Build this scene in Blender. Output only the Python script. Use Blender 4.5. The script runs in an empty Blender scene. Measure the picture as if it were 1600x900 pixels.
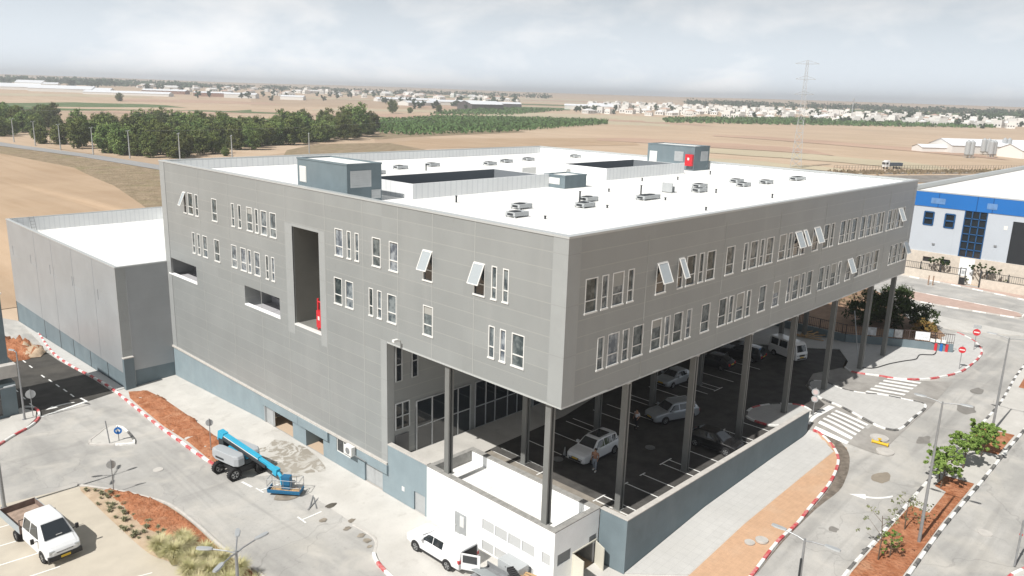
import bpy, bmesh, math, random
from math import sin, cos, pi, radians, hypot, atan2, sqrt, floor
from mathutils import Vector, Matrix, noise
random.seed(7)
SC = bpy.context.scene
COL = SC.collection

# ---------------------------------------------------------------- camera
yaw, pitch, roll = radians(43.7359), radians(-13.8234), radians(1.7557)
CAM = Vector((-32.934, -27.282, 17.564))
F = Vector((cos(pitch)*cos(yaw), cos(pitch)*sin(yaw), sin(pitch)))
RT = Vector((sin(yaw), -cos(yaw), 0.0)); UP = RT.cross(F)
R2 = cos(roll)*RT + sin(roll)*UP; U2 = -sin(roll)*RT + cos(roll)*UP
cam = bpy.data.cameras.new('camera'); camo = bpy.data.objects.new('camera', cam); COL.objects.link(camo)
camo.matrix_world = Matrix(((R2.x, U2.x, -F.x, CAM.x), (R2.y, U2.y, -F.y, CAM.y), (R2.z, U2.z, -F.z, CAM.z), (0, 0, 0, 1)))
cam.sensor_width = 36.0; cam.lens = 1231.0/1600*36.0; cam.clip_start = 0.5; cam.clip_end = 20000
SC.camera = camo

# ---------------------------------------------------------------- light
SUN_DIR = Vector((8.0, 0.12, -9.4)).normalized()       # direction the light travels
SUN_EL = math.asin(-SUN_DIR.z)
w = bpy.data.worlds.new('World'); SC.world = w; w.use_nodes = True
nt = w.node_tree; nt.nodes.clear()
def N(t, typ, **k):
    n = t.nodes.new(typ)
    for a, b in k.items(): setattr(n, a, b)
    return n
out = N(nt, 'ShaderNodeOutputWorld'); bg = N(nt, 'ShaderNodeBackground'); nt.links.new(bg.outputs[0], out.inputs[0])
sky = N(nt, 'ShaderNodeTexSky', sky_type='NISHITA'); sky.sun_disc = False
sky.sun_elevation = SUN_EL; sky.sun_rotation = atan2(-SUN_DIR.x, -SUN_DIR.y)
sky.dust_density = 3.0; sky.air_density = 1.0; sky.altitude = 50
tc = N(nt, 'ShaderNodeTexCoord'); sep = N(nt, 'ShaderNodeSeparateXYZ'); nt.links.new(tc.outputs['Generated'], sep.inputs[0])
cmb = N(nt, 'ShaderNodeMapping'); cmb.inputs['Scale'].default_value = (1, 1, 2.3); nt.links.new(tc.outputs['Generated'], cmb.inputs[0])
cn = N(nt, 'ShaderNodeTexNoise'); cn.inputs['Scale'].default_value = 5.5; cn.inputs['Detail'].default_value = 8; cn.inputs['Roughness'].default_value = 0.55
cn.inputs['Distortion'].default_value = 0.25
nt.links.new(cmb.outputs[0], cn.inputs['Vector'])
cr = N(nt, 'ShaderNodeValToRGB'); nt.links.new(cn.outputs[0], cr.inputs[0])
cr.color_ramp.elements[0].position = 0.46; cr.color_ramp.elements[0].color = (0.655, 0.715, 0.775, 1)
cr.color_ramp.elements[1].position = 0.64; cr.color_ramp.elements[1].color = (0.87, 0.885, 0.905, 1)
SKY_CLOUD = 8.4
sc_ = N(nt, 'ShaderNodeVectorMath', operation='SCALE'); sc_.inputs['Scale'].default_value = SKY_CLOUD
nt.links.new(cr.outputs[0], sc_.inputs[0])
el = N(nt, 'ShaderNodeMapRange'); el.inputs[1].default_value = 0.15; el.inputs[2].default_value = 0.60; el.inputs[3].default_value = SKY_CLOUD; el.inputs[4].default_value = SKY_CLOUD*0.36
nt.links.new(sep.outputs[2], el.inputs[0])
dt = N(nt, 'ShaderNodeVectorMath', operation='DOT_PRODUCT'); dt.inputs[1].default_value = (0.7, 0.7, 0); nt.links.new(tc.outputs['Generated'], dt.inputs[0])
azf = N(nt, 'ShaderNodeMapRange'); azf.inputs[1].default_value = -0.5; azf.inputs[2].default_value = 0.5; azf.inputs[3].default_value = 0.85; azf.inputs[4].default_value = 1.0
nt.links.new(dt.outputs['Value'], azf.inputs[0])
hzb = N(nt, 'ShaderNodeMapRange'); hzb.inputs[1].default_value = 0.0; hzb.inputs[2].default_value = 0.11; hzb.inputs[3].default_value = 1.82; hzb.inputs[4].default_value = 1.0
nt.links.new(sep.outputs[2], hzb.inputs[0])
k1 = N(nt, 'ShaderNodeMath', operation='MULTIPLY'); nt.links.new(el.outputs[0], k1.inputs[0]); nt.links.new(azf.outputs[0], k1.inputs[1])
k2 = N(nt, 'ShaderNodeMath', operation='MULTIPLY'); nt.links.new(k1.outputs[0], k2.inputs[0]); nt.links.new(hzb.outputs[0], k2.inputs[1])
nt.links.new(k2.outputs[0], sc_.inputs['Scale'])
mx = N(nt, 'ShaderNodeMix', data_type='RGBA'); mx.inputs[0].default_value = 0.90
nt.links.new(sky.outputs[0], mx.inputs[6]); nt.links.new(sc_.outputs[0], mx.inputs[7])
nt.links.new(mx.outputs[2], bg.inputs[0]); bg.inputs[1].default_value = 0.10
sl = bpy.data.lights.new('sun', 'SUN'); sl.energy = 4.8; sl.angle = radians(0.6); sl.color = (1.0, 0.965, 0.91)
so = bpy.data.objects.new('sun', sl); COL.objects.link(so); so.rotation_euler = SUN_DIR.to_track_quat('-Z', 'Y').to_euler(); so.location = (0, 0, 60)
SC.view_settings.view_transform = 'Standard'; SC.view_settings.look = 'None'; SC.view_settings.gamma = 1.0
SC.view_settings.exposure = 0.22
SC.cycles.max_bounces = 6; SC.cycles.diffuse_bounces = 4; SC.cycles.transparent_max_bounces = 8

# ---------------------------------------------------------------- helpers
BASE = {}
class MB:
    def __init__(s): s.v = []; s.f = []; s.m = []
    def face(s, pts, m=0):
        i = len(s.v); s.v += [tuple(p) for p in pts]; s.f.append(tuple(range(i, i+len(pts)))); s.m.append(m)
    def box(s, x0, y0, z0, x1, y1, z1, m=0, T=None):
        P = [(x0,y0,z0),(x1,y0,z0),(x1,y1,z0),(x0,y1,z0),(x0,y0,z1),(x1,y0,z1),(x1,y1,z1),(x0,y1,z1)]
        if T: P = [tuple(T @ Vector(p)) for p in P]
        i = len(s.v); s.v += P
        for q in ((0,3,2,1),(4,5,6,7),(0,1,5,4),(1,2,6,5),(2,3,7,6),(3,0,4,7)): s.f.append(tuple(i+k for k in q)); s.m.append(m)
    def cyl(s, p0, p1, r0, r1=None, n=10, m=0, cap=True):
        r1 = r0 if r1 is None else r1
        p0 = Vector(p0); p1 = Vector(p1); d = (p1-p0).normalized()
        a = d.orthogonal().normalized(); b = d.cross(a); i = len(s.v)
        for k in range(n):
            t = 2*pi*k/n; s.v.append(tuple(p0+r0*(cos(t)*a+sin(t)*b)))
        for k in range(n):
            t = 2*pi*k/n; s.v.append(tuple(p1+r1*(cos(t)*a+sin(t)*b)))
        for k in range(n):
            s.f.append((i+k, i+(k+1) % n, i+n+(k+1) % n, i+n+k)); s.m.append(m)
        if cap:
            s.f.append(tuple(i+k for k in reversed(range(n)))); s.m.append(m)
            s.f.append(tuple(i+n+k for k in range(n))); s.m.append(m)
    def tube(s, pts, r, n=6, m=0):
        for a, b in zip(pts[:-1], pts[1:]): s.cyl(a, b, r, r, n, m)
    def prism(s, poly, z0, z1, m=0, mt=None):
        n = len(poly); i = len(s.v)
        s.v += [(p[0], p[1], z0) for p in poly] + [(p[0], p[1], z1) for p in poly]
        for k in range(n): s.f.append((i+k, i+(k+1) % n, i+n+(k+1) % n, i+n+k)); s.m.append(m)
        s.f.append(tuple(i+n+k for k in range(n))); s.m.append(m if mt is None else mt)
        s.f.append(tuple(i+k for k in reversed(range(n)))); s.m.append(m)
    def loft(s, rings, m=0, closed=True, cap=True):
        i = len(s.v); n = len(rings[0])
        for r in rings: s.v += [tuple(p) for p in r]
        for a in range(len(rings)-1):
            for k in range(n if closed else n-1):
                s.f.append((i+a*n+k, i+a*n+(k+1) % n, i+(a+1)*n+(k+1) % n, i+(a+1)*n+k)); s.m.append(m)
        if cap and closed:
            s.f.append(tuple(i+k for k in reversed(range(n)))); s.m.append(m)
            s.f.append(tuple(i+(len(rings)-1)*n+k for k in range(n))); s.m.append(m)
    def build(s, name, mats, parent=None, world=False, smooth=False, loc=None, bevel=0):
        me = bpy.data.meshes.new(name)
        off = Vector((0, 0, 0))
        if loc is not None: off = Vector(loc)
        elif world and parent is not None: off = BASE[parent.name]
        V = [(v[0]-off.x, v[1]-off.y, v[2]-off.z) for v in s.v] if off.length > 0 else s.v
        me.from_pydata(V, [], s.f)
        if not isinstance(mats, (list, tuple)): mats = [mats]
        for m in mats: me.materials.append(m)
        if len(mats) > 1: me.polygons.foreach_set('material_index', s.m)
        bm = bmesh.new(); bm.from_mesh(me)
        bmesh.ops.remove_doubles(bm, verts=bm.verts, dist=0.0004)
        bmesh.ops.recalc_face_normals(bm, faces=bm.faces) if len(bm.faces) < 4000 else None
        bm.to_mesh(me); bm.free()
        if smooth: me.shade_smooth()
        o = bpy.data.objects.new(name, me); COL.objects.link(o)
        if loc is not None: o.location = loc
        if parent is not None: o.parent = parent
        BASE[o.name] = off.copy() if world else Vector((0, 0, 0))
        if loc is not None: BASE[o.name] = Vector(loc)
        if bevel:
            b = o.modifiers.new('bevel', 'BEVEL'); b.width = bevel; b.segments = 2; b.limit_method = 'ANGLE'; b.angle_limit = radians(35)
        return o
def tag(o, label=None, cat=None, group=None, kind=None):
    if label: o['label'] = label
    if cat: o['category'] = cat
    if group: o['group'] = group
    if kind: o['kind'] = kind
    return o
def thing(name, label, cat, loc=(0,0,0), rz=0, group=None):
    o = bpy.data.objects.new(name, None); COL.objects.link(o); o.location = loc; o.rotation_euler = (0, 0, rz)
    o.empty_display_size = 0.3; BASE[o.name] = Vector(loc)
    return tag(o, label, cat, group)
def kids(o): return [c for c in CH.get(o.name, [])]
CH = {}
def index_children():
    CH.clear()
    for o in bpy.data.objects:
        if o.parent: CH.setdefault(o.parent.name, []).append(o)
def clone(root, loc=None, rz=None, label=None, group=None, scale=None):
    def rec(o, par):
        c = o.copy(); COL.objects.link(c)
        if par is not None: c.parent = par
        for ch in kids(o): rec(ch, c)
        return c
    c = rec(root, None)
    if loc is not None: c.location = loc
    if rz is not None: c.rotation_euler = (0, 0, rz)
    if label: c['label'] = label
    if group: c['group'] = group
    if scale is not None: c.scale = scale if isinstance(scale, (tuple, list)) else (scale,)*3
    return c

# ---------------------------------------------------------------- materials
MATS = {}
def mat(name, col, rough=0.8, metal=0.0, var=0.0, vscale=1.0, bump=0.0, bscale=20.0, col2=None, spec=0.3, alpha=None, coat=0, detail=5, objrand=0.0, stretch=None, bdist=0.02, ramp=(0.35, 0.65)):
    m = bpy.data.materials.new(name); m.use_nodes = True; t = m.node_tree
    b = t.nodes['Principled BSDF']; b.inputs['Roughness'].default_value = rough; b.inputs['Metallic'].default_value = metal
    b.inputs['Specular IOR Level'].default_value = spec; b.inputs['Coat Weight'].default_value = coat
    c = (*col, 1)
    b.inputs['Base Color'].default_value = c
    geo = N(t, 'ShaderNodeNewGeometry'); vec = geo.outputs['Position']
    if stretch:
        mp = N(t, 'ShaderNodeMapping'); mp.inputs['Scale'].default_value = stretch[:3]
        if len(stretch) > 3: mp.inputs['Rotation'].default_value = (0, 0, stretch[3])
        t.links.new(vec, mp.inputs[0]); vec = mp.outputs[0]
    last = None
    if col2 is not None or var > 0:
        n = N(t, 'ShaderNodeTexNoise'); n.inputs['Scale'].default_value = vscale; n.inputs['Detail'].default_value = detail; n.inputs['Roughness'].default_value = 0.6
        t.links.new(vec, n.inputs['Vector'])
        r = N(t, 'ShaderNodeValToRGB'); t.links.new(n.outputs[0], r.inputs[0])
        a = tuple(max(0, x*(1-var)) for x in col); z = tuple(col2) if col2 is not None else tuple(min(1, x*(1+var)) for x in col)
        r.color_ramp.elements[0].position = ramp[0]; r.color_ramp.elements[0].color = (*(a if col2 is None else col), 1)
        r.color_ramp.elements[1].position = ramp[1]; r.color_ramp.elements[1].color = (*z, 1)
        last = r.outputs[0]
    if objrand:
        oi = N(t, 'ShaderNodeObjectInfo'); hs = N(t, 'ShaderNodeHueSaturation')
        mm = N(t, 'ShaderNodeMapRange'); mm.inputs[3].default_value = 1-objrand; mm.inputs[4].default_value = 1+objrand
        t.links.new(oi.outputs['Random'], mm.inputs[0]); t.links.new(mm.outputs[0], hs.inputs['Value'])
        m2 = N(t, 'ShaderNodeMapRange'); m2.inputs[3].default_value = 0.5-objrand*0.08; m2.inputs[4].default_value = 0.5+objrand*0.05
        t.links.new(oi.outputs['Random'], m2.inputs[0]); t.links.new(m2.outputs[0], hs.inputs['Hue'])
        if last is not None: t.links.new(last, hs.inputs['Color'])
        else: hs.inputs['Color'].default_value = c
        last = hs.outputs[0]
    if last is not None: t.links.new(last, b.inputs['Base Color'])
    if bump:
        n2 = N(t, 'ShaderNodeTexNoise'); n2.inputs['Scale'].default_value = bscale; n2.inputs['Detail'].default_value = 4
        t.links.new(geo.outputs['Position'], n2.inputs['Vector'])
        bu = N(t, 'ShaderNodeBump'); bu.inputs['Strength'].default_value = bump; bu.inputs['Distance'].default_value = bdist
        t.links.new(n2.outputs[0], bu.inputs['Height']); t.links.new(bu.outputs[0], b.inputs['Normal'])
    if alpha is not None: b.inputs['Alpha'].default_value = alpha
    MATS[name] = m
    return m
def mixin(m, fac_socket_fn, col):
    """mix a further colour over the base colour by a factor built by fac_socket_fn(tree)"""
    t = m.node_tree; b = t.nodes['Principled BSDF']; inp = b.inputs['Base Color']
    mixn = N(t, 'ShaderNodeMix', data_type='RGBA')
    if inp.is_linked: t.links.new(inp.links[0].from_socket, mixn.inputs[6])
    else: mixn.inputs[6].default_value = inp.default_value
    mixn.inputs[7].default_value = (*col, 1)
    t.links.new(fac_socket_fn(t), mixn.inputs[0]); t.links.new(mixn.outputs[2], inp)
def mth(t, op, a, b=None, c=None):
    n = N(t, 'ShaderNodeMath', operation=op)
    for i, x in enumerate((a, b, c)):
        if x is None: continue
        if isinstance(x, (int, float)): n.inputs[i].default_value = x
        else: t.links.new(x, n.inputs[i])
    return n.outputs[0]
def pos(t, scale=None, rot=0):
    g = N(t, 'ShaderNodeNewGeometry'); v = g.outputs['Position']
    if scale or rot:
        mp = N(t, 'ShaderNodeMapping'); mp.inputs['Scale'].default_value = scale or (1,1,1); mp.inputs['Rotation'].default_value = (0,0,rot)
        t.links.new(v, mp.inputs[0]); v = mp.outputs[0]
    s = N(t, 'ShaderNodeSeparateXYZ'); t.links.new(v, s.inputs[0]); return s.outputs, v
def lines(axis, period, width, offset=0.0, strength=1.0):
    def f(t):
        s, _ = pos(t)
        q = mth(t, 'FRACT', mth(t, 'DIVIDE', mth(t, 'ADD', s[axis], offset+1000*period), period))
        return mth(t, 'MULTIPLY', mth(t, 'LESS_THAN', q, width/period), strength)
    return f
def noisefac(scale, lo, hi, strength=1.0, stretch=None, rot=0, detail=5, dist=0.0):
    def f(t):
        _, v = pos(t, stretch, rot)
        n = N(t, 'ShaderNodeTexNoise'); n.inputs['Scale'].default_value = scale; n.inputs['Detail'].default_value = detail; n.inputs['Distortion'].default_value = dist
        t.links.new(v, n.inputs['Vector'])
        r = N(t, 'ShaderNodeMapRange'); r.inputs[1].default_value = lo; r.inputs[2].default_value = hi; r.inputs[4].default_value = strength
        t.links.new(n.outputs[0], r.inputs[0]); return r.outputs[0]
    return f
def bands(axis, period, lo, hi, strength, offset=0.0):
    """per-panel tone: white noise of floor(coord/period)"""
    def f(t):
        s, _ = pos(t)
        q = mth(t, 'FLOOR', mth(t, 'DIVIDE', mth(t, 'ADD', s[axis], offset), period))
        q2 = mth(t, 'FLOOR', mth(t, 'DIVIDE', mth(t, 'ADD', s[0], s[1]), 8.5))
        wn = N(t, 'ShaderNodeTexWhiteNoise', noise_dimensions='2D'); cb = N(t, 'ShaderNodeCombineXYZ')
        t.links.new(q, cb.inputs[0]); t.links.new(q2, cb.inputs[1]); t.links.new(cb.outputs[0], wn.inputs['Vector'])
        return mth(t, 'MULTIPLY', wn.outputs[0], strength)
    return f

cladding = mat('cladding', (0.290, 0.306, 0.306), 0.38, 0.12, var=0.05, vscale=0.25, spec=0.45)
mixin(cladding, bands(2, 1.0, 0, 1, 0.50), (0.250, 0.264, 0.264))
mixin(cladding, lines(2, 1.0, 0.035, 0, 0.5), (0.44, 0.44, 0.42))
mixin(cladding, noisefac(0.35, 0.5, 0.75, 0.22, stretch=(1, 1, 0.25)), (0.345, 0.357, 0.355))
mixin(cladding, noisefac(0.8, 0.58, 0.75, 0.25, stretch=(1, 1, 0.12), detail=8), (0.36, 0.365, 0.36))
mixin(cladding, noisefac(3.0, 0.66, 0.74, 0.25, stretch=(1, 1, 0.4), detail=8), (0.20, 0.20, 0.195))
trimM = mat('cladding_trim', (0.315, 0.33, 0.33), 0.4, var=0.04, vscale=0.5, spec=0.45)
mixin(trimM, lines(2, 3.0, 0.03, 0, 0.4), (0.20, 0.20, 0.19))
coping = mat('coping_metal', (0.48, 0.50, 0.50), 0.35, 0.2)
jointL = mat('joint_light', (0.37, 0.38, 0.37), 0.5); jointS = mat('joint_silver', (0.33, 0.345, 0.36), 0.45); jointD = mat('joint_dark', (0.07, 0.075, 0.08), 0.6)
silver = mat('silver_cladding', (0.335, 0.355, 0.37), 0.38, 0.15, var=0.06, vscale=0.3, spec=0.5)
mixin(silver, bands(2, 1.0, 0, 1, 0.3), (0.31, 0.325, 0.345))
mixin(silver, lines(2, 1.0, 0.025, 0, 0.35), (0.28, 0.29, 0.30))
bluegrey = mat('bluegrey_paint', (0.155, 0.198, 0.220), 0.75, var=0.07, vscale=0.6, bump=0.15, bscale=12)
mixin(bluegrey, noisefac(0.7, 0.5, 0.8, 0.30, stretch=(1, 1, 0.3)), (0.26, 0.30, 0.32))
plinthp = mat('plinth_paint', (0.235, 0.295, 0.325), 0.75, var=0.06, vscale=0.6, bump=0.15, bscale=12)
mixin(plinthp, noisefac(0.7, 0.5, 0.8, 0.35, stretch=(1, 1, 0.3)), (0.31, 0.36, 0.38))
wallpaint = mat('white_render', (0.87, 0.88, 0.88), 0.8, var=0.03, vscale=1.2, bump=0.05)
mixin(wallpaint, noisefac(0.8, 0.55, 0.8, 0.18, stretch=(1, 1, 0.25)), (0.55, 0.54, 0.50))
greycope = mat('grey_coping', (0.30, 0.295, 0.28), 0.85, var=0.15, vscale=3)
roofm = mat('roof_membrane', (0.80, 0.80, 0.78), 0.7, var=0.02, vscale=0.15, bump=0.05, bscale=3)
mixin(roofm, noisefac(0.12, 0.55, 0.8, 0.15), (0.70, 0.67, 0.62))
mixin(roofm, lines(1, 2.0, 0.04, 0, 0.25), (0.5, 0.5, 0.48))
mixin(roofm, noisefac(0.25, 0.56, 0.70, 0.35, detail=9, dist=1.5), (0.60, 0.585, 0.55))
mixin(roofm, noisefac(1.6, 0.66, 0.74, 0.4, detail=8), (0.50, 0.48, 0.45))
corr = mat('corrugated_white', (0.77, 0.785, 0.79), 0.5, var=0.03, vscale=0.5)
mixin(corr, lambda t: mth(t, 'MULTIPLY', mth(t, 'LESS_THAN', mth(t, 'FRACT', mth(t, 'MULTIPLY', mth(t, 'ADD', mth(t, 'ADD', pos(t)[0][0], pos(t)[0][1]), 500), 1.6)), 0.22), 0.45), (0.60, 0.62, 0.64))
soffit = mat('soffit', (0.42, 0.42, 0.41), 0.8, var=0.1, vscale=0.4)
darkglass = mat('dark_glass', (0.022, 0.028, 0.034), 0.06, 0.0, spec=0.9, coat=0.3)
winglass = mat('window_glass', (0.05, 0.066, 0.078), 0.12, 0.0, spec=0.45, coat=0.0, col2=(0.19, 0.215, 0.225), vscale=1.6, detail=5, ramp=(0.42, 0.6), objrand=0.6)
sashglass = mat('open_sash_glass', (0.42, 0.46, 0.48), 0.25, 0.2, spec=0.8)  # pale base colour stands in for sky reflected in the tilted panes
whitefr = mat('white_frame', (0.70, 0.70, 0.68), 0.5)
metalw = mat('light_metal', (0.45, 0.47, 0.48), 0.45, 0.3, var=0.05, vscale=2)
steel = mat('galvanised_steel', (0.32, 0.33, 0.34), 0.5, 0.5, var=0.08, vscale=3)
colsteel = mat('column_steel', (0.185, 0.19, 0.185), 0.5, 0.1, var=0.06, vscale=0.8)
darksteel = mat('dark_steel', (0.045, 0.05, 0.055), 0.55, 0.2)
red = mat('red_paint', (0.55, 0.025, 0.035), 0.45, spec=0.5)
black = mat('black_rubber', (0.022, 0.022, 0.023), 0.8)
blacktrim = mat('black_trim', (0.03, 0.03, 0.032), 0.5)
asph = mat('bleached_asphalt', (0.44, 0.43, 0.41), 0.92, var=0.10, vscale=0.35, bump=0.35, bscale=30, detail=9)
mixin(asph, noisefac(0.11, 0.42, 0.72, 0.75, dist=0.6), (0.285, 0.28, 0.268))
mixin(asph, noisefac(0.22, 0.5, 0.75, 0.5, stretch=(1, 0.12, 1), dist=0.4), (0.47, 0.455, 0.425))
mixin(asph, noisefac(6.0, 0.60, 0.75, 0.35), (0.17, 0.165, 0.155))
mixin(asph, noisefac(0.5, 0.60, 0.70, 0.25, stretch=(0.10, 1, 1), rot=0.15), (0.20, 0.195, 0.185))
asphd = mat('new_asphalt', (0.060, 0.057, 0.052), 0.9, var=0.2, vscale=0.8, bump=0.3, bscale=40, detail=8)
mixin(asphd, noisefac(0.25, 0.45, 0.75, 0.55, dist=0.5), (0.125, 0.115, 0.10))
deckm = mat('parking_asphalt', (0.075, 0.072, 0.068), 0.88, var=0.25, vscale=0.9, bump=0.3, bscale=40, detail=8)
mixin(deckm, noisefac(0.4, 0.52, 0.78, 0.5, dist=0.5), (0.12, 0.113, 0.105))
dusty = mat('dusty_asphalt', (0.335, 0.32, 0.30), 0.9, var=0.12, vscale=0.9, bump=0.3, bscale=35)
mixin(dusty, noisefac(0.35, 0.45, 0.7, 0.5, dist=0.5), (0.16, 0.15, 0.135))
def sidefac(right, base):
    def f(t):
        s_, _ = pos(t); n_ = base(t)
        m_ = N(t, 'ShaderNodeMapRange'); m_.inputs[1].default_value = -3.0 if right else -9.0; m_.inputs[2].default_value = -9.0 if right else -3.0
        t.links.new(s_[1], m_.inputs[0]); return mth(t, 'MULTIPLY', n_, m_.outputs[0])
    return f
mixin(asph, sidefac(False, noisefac(0.55, 0.50, 0.66, 0.55, stretch=(1, 0.09, 1), rot=0.35, dist=1.2)), (0.27, 0.265, 0.255))
mixin(asph, sidefac(True, noisefac(0.6, 0.50, 0.66, 0.6, stretch=(0.06, 1, 1), dist=1.0)), (0.24, 0.235, 0.225))
mixin(asph, noisefac(0.16, 0.56, 0.72, 0.6, dist=1.5), (0.49, 0.465, 0.42))
mixin(asph, noisefac(2.5, 0.62, 0.74, 0.35, detail=9, dist=0.6), (0.22, 0.215, 0.205))
mixin(asph, noisefac(14, 0.52, 0.70, 0.35, detail=8), (0.30, 0.295, 0.285))
mixin(asph, noisefac(1.3, 0.50, 0.68, 0.35, detail=10, dist=0.8), (0.37, 0.36, 0.34))
mixin(asph, noisefac(0.35, 0.50, 0.68, 0.5, detail=10, dist=0.8), (0.52, 0.495, 0.455))
def cracks(scale, width, strength):
    def f(t):
        g = N(t, 'ShaderNodeNewGeometry'); n = N(t, 'ShaderNodeTexNoise'); n.inputs['Scale'].default_value = 0.5; t.links.new(g.outputs['Position'], n.inputs['Vector'])
        ad = N(t, 'ShaderNodeVectorMath', operation='MULTIPLY_ADD'); t.links.new(n.outputs['Color'], ad.inputs[0]); ad.inputs[1].default_value = (3, 3, 0); t.links.new(g.outputs['Position'], ad.inputs[2])
        v = N(t, 'ShaderNodeTexVoronoi', feature='DISTANCE_TO_EDGE'); v.inputs['Scale'].default_value = scale; t.links.new(ad.outputs[0], v.inputs['Vector'])
        return mth(t, 'MULTIPLY', mth(t, 'LESS_THAN', v.outputs['Distance'], width), strength)
    return f
mixin(asph, cracks(0.07, 0.0025, 0.22), (0.14, 0.135, 0.13))
pave = mat('paving', (0.53, 0.515, 0.485), 0.9, var=0.06, vscale=0.6, bump=0.2, bscale=25, detail=8)
mixin(pave, noisefac(0.25, 0.45, 0.75, 0.5, dist=0.5), (0.40, 0.385, 0.355))
mixin(pave, noisefac(1.1, 0.60, 0.75, 0.4), (0.33, 0.31, 0.28))
mixin(pave, noisefac(0.4, 0.52, 0.70, 0.5, stretch=(1, .3, 1), dist=1.5), (0.42, 0.41, 0.385))
mixin(pave, noisefac(8, 0.62, 0.72, 0.4), (0.30, 0.285, 0.26))
slabs = mat('paving_slabs', (0.50, 0.495, 0.48), 0.9, var=0.05, vscale=1.2, bump=0.2, bscale=25)
mixin(slabs, noisefac(0.3, 0.45, 0.75, 0.45), (0.43, 0.42, 0.395))
mixin(slabs, lines(0, 0.6, 0.03, 0, 0.18), (0.2, 0.2, 0.19)); mixin(slabs, lines(1, 0.6, 0.03, 0, 0.18), (0.2, 0.2, 0.19))
pinkpave = mat('pink_paving', (0.46, 0.34, 0.29), 0.9, var=0.08, vscale=1.0)
brick = mat('brick_paving', (0.52, 0.335, 0.215), 0.92, var=0.07, vscale=2.2, bump=0.2, bscale=30, detail=8)
mixin(brick, noisefac(0.5, 0.48, 0.75, 0.5), (0.56, 0.42, 0.31))
mixin(brick, lines(0, 0.25, 0.02, 0, 0.25), (0.33, 0.22, 0.16)); mixin(brick, lines(1, 0.25, 0.02, 0, 0.25), (0.33, 0.22, 0.16))
soil = mat('red_soil', (0.30, 0.115, 0.055), 0.95, bump=1.0, bscale=5, bdist=0.15, col2=(0.44, 0.205, 0.115), vscale=1.6, detail=10, spec=0.1)
mixin(soil, noisefac(0.7, 0.55, 0.72, 0.5), (0.50, 0.30, 0.19))
mixin(soil, noisefac(4.0, 0.58, 0.70, 0.6), (0.17, 0.06, 0.035))
sand = mat('sandy_soil', (0.50, 0.40, 0.29), 0.95, bump=0.5, bscale=6, bdist=0.06, col2=(0.40, 0.30, 0.21), vscale=1.2, detail=9)
mark = mat('road_paint', (0.78, 0.78, 0.76), 0.7, var=0.04, vscale=2, col2=(0.80, 0.80, 0.78)); mixin(mark, noisefac(5, 0.58, 0.75, 0.5), (0.42, 0.41, 0.39))
kw = mat('kerb_white', (0.76, 0.76, 0.74), 0.75); mixin(kw, noisefac(4, 0.48, 0.70, 0.6), (0.5, 0.48, 0.45))
kr = mat('kerb_red', (0.50, 0.06, 0.07), 0.75); mixin(kr, noisefac(4, 0.40, 0.68, 0.75), (0.58, 0.34, 0.32))
kb = mat('kerb_black', (0.085, 0.085, 0.085), 0.8); mixin(kb, noisefac(4, 0.42, 0.7, 0.75), (0.30, 0.29, 0.27))
kc = mat('kerb_concrete', (0.50, 0.48, 0.45), 0.85, var=0.08, vscale=2)
stain = mat('oil_stain', (0.10, 0.09, 0.075), 0.85, var=0.3, vscale=2)
tanfield = mat('stubble_field', (0.48, 0.365, 0.265), 0.95, var=0.06, vscale=0.02, spec=0.05, detail=8)
mixin(tanfield, noisefac(0.012, 0.45, 0.7, 0.6, dist=0.8), (0.42, 0.325, 0.23))
mixin(tanfield, noisefac(0.05, 0.48, 0.68, 0.45, stretch=(1.0, 0.10, 1), rot=0.5), (0.58, 0.475, 0.365))
mixin(tanfield, noisefac(0.4, 0.5, 0.7, 0.35, stretch=(1.0, 0.06, 1), rot=0.5), (0.38, 0.29, 0.20))
stub = mat('straw_field', (0.42, 0.31, 0.215), 0.95, var=0.05, vscale=0.05, spec=0.05, bump=0.6, bscale=3, bdist=0.1)
mixin(stub, noisefac(0.35, 0.42, 0.66, 0.5, stretch=(1.0, 0.05, 1), rot=0.9), (0.34, 0.24, 0.155))
mixin(stub, noisefac(0.05, 0.45, 0.7, 0.4, dist=1), (0.47, 0.36, 0.255))
dry = mat('dry_grass', (0.34, 0.265, 0.185), 0.95, spec=0.05, col2=(0.22, 0.175, 0.115), vscale=0.25, detail=10, bump=1.0, bscale=1.2, bdist=0.5)
mixin(dry, noisefac(0.09, 0.52, 0.72, 0.5), (0.23, 0.22, 0.11))
tandk = mat('brown_field', (0.40, 0.30, 0.215), 0.95, spec=0.05, var=0.08, vscale=0.02)
mixin(tandk, noisefac(0.03, 0.45, 0.7, 0.5, stretch=(1, 0.2, 1), rot=0.7), (0.46, 0.36, 0.265))
pinkf = mat('pink_earth_field', (0.44, 0.31, 0.235), 0.95, spec=0.05, var=0.08, vscale=0.02)
greenf = mat('green_field', (0.085, 0.135, 0.055), 0.9, spec=0.05, col2=(0.14, 0.18, 0.085), vscale=0.02)
palef = mat('pale_field', (0.46, 0.40, 0.29), 0.95, spec=0.05, var=0.06, vscale=0.02)
farroad = mat('far_road', (0.30, 0.30, 0.30), 0.9, var=0.05, vscale=0.1)
leafA = mat('leaf_green', (0.075, 0.115, 0.036), 0.75, spec=0.15, col2=(0.175, 0.215, 0.068), vscale=0.22, detail=4, objrand=0.42)
leafB = mat('leaf_fresh', (0.12, 0.20, 0.04), 0.7, spec=0.2, col2=(0.22, 0.31, 0.08), vscale=1.2, detail=3)
leafO = mat('leaf_orchard', (0.065, 0.125, 0.040), 0.8, spec=0.1, col2=(0.11, 0.175, 0.06), vscale=0.2)
leafS = mat('leaf_sparse', (0.13, 0.16, 0.07), 0.8, spec=0.1, col2=(0.22, 0.23, 0.12), vscale=1.2)
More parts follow.
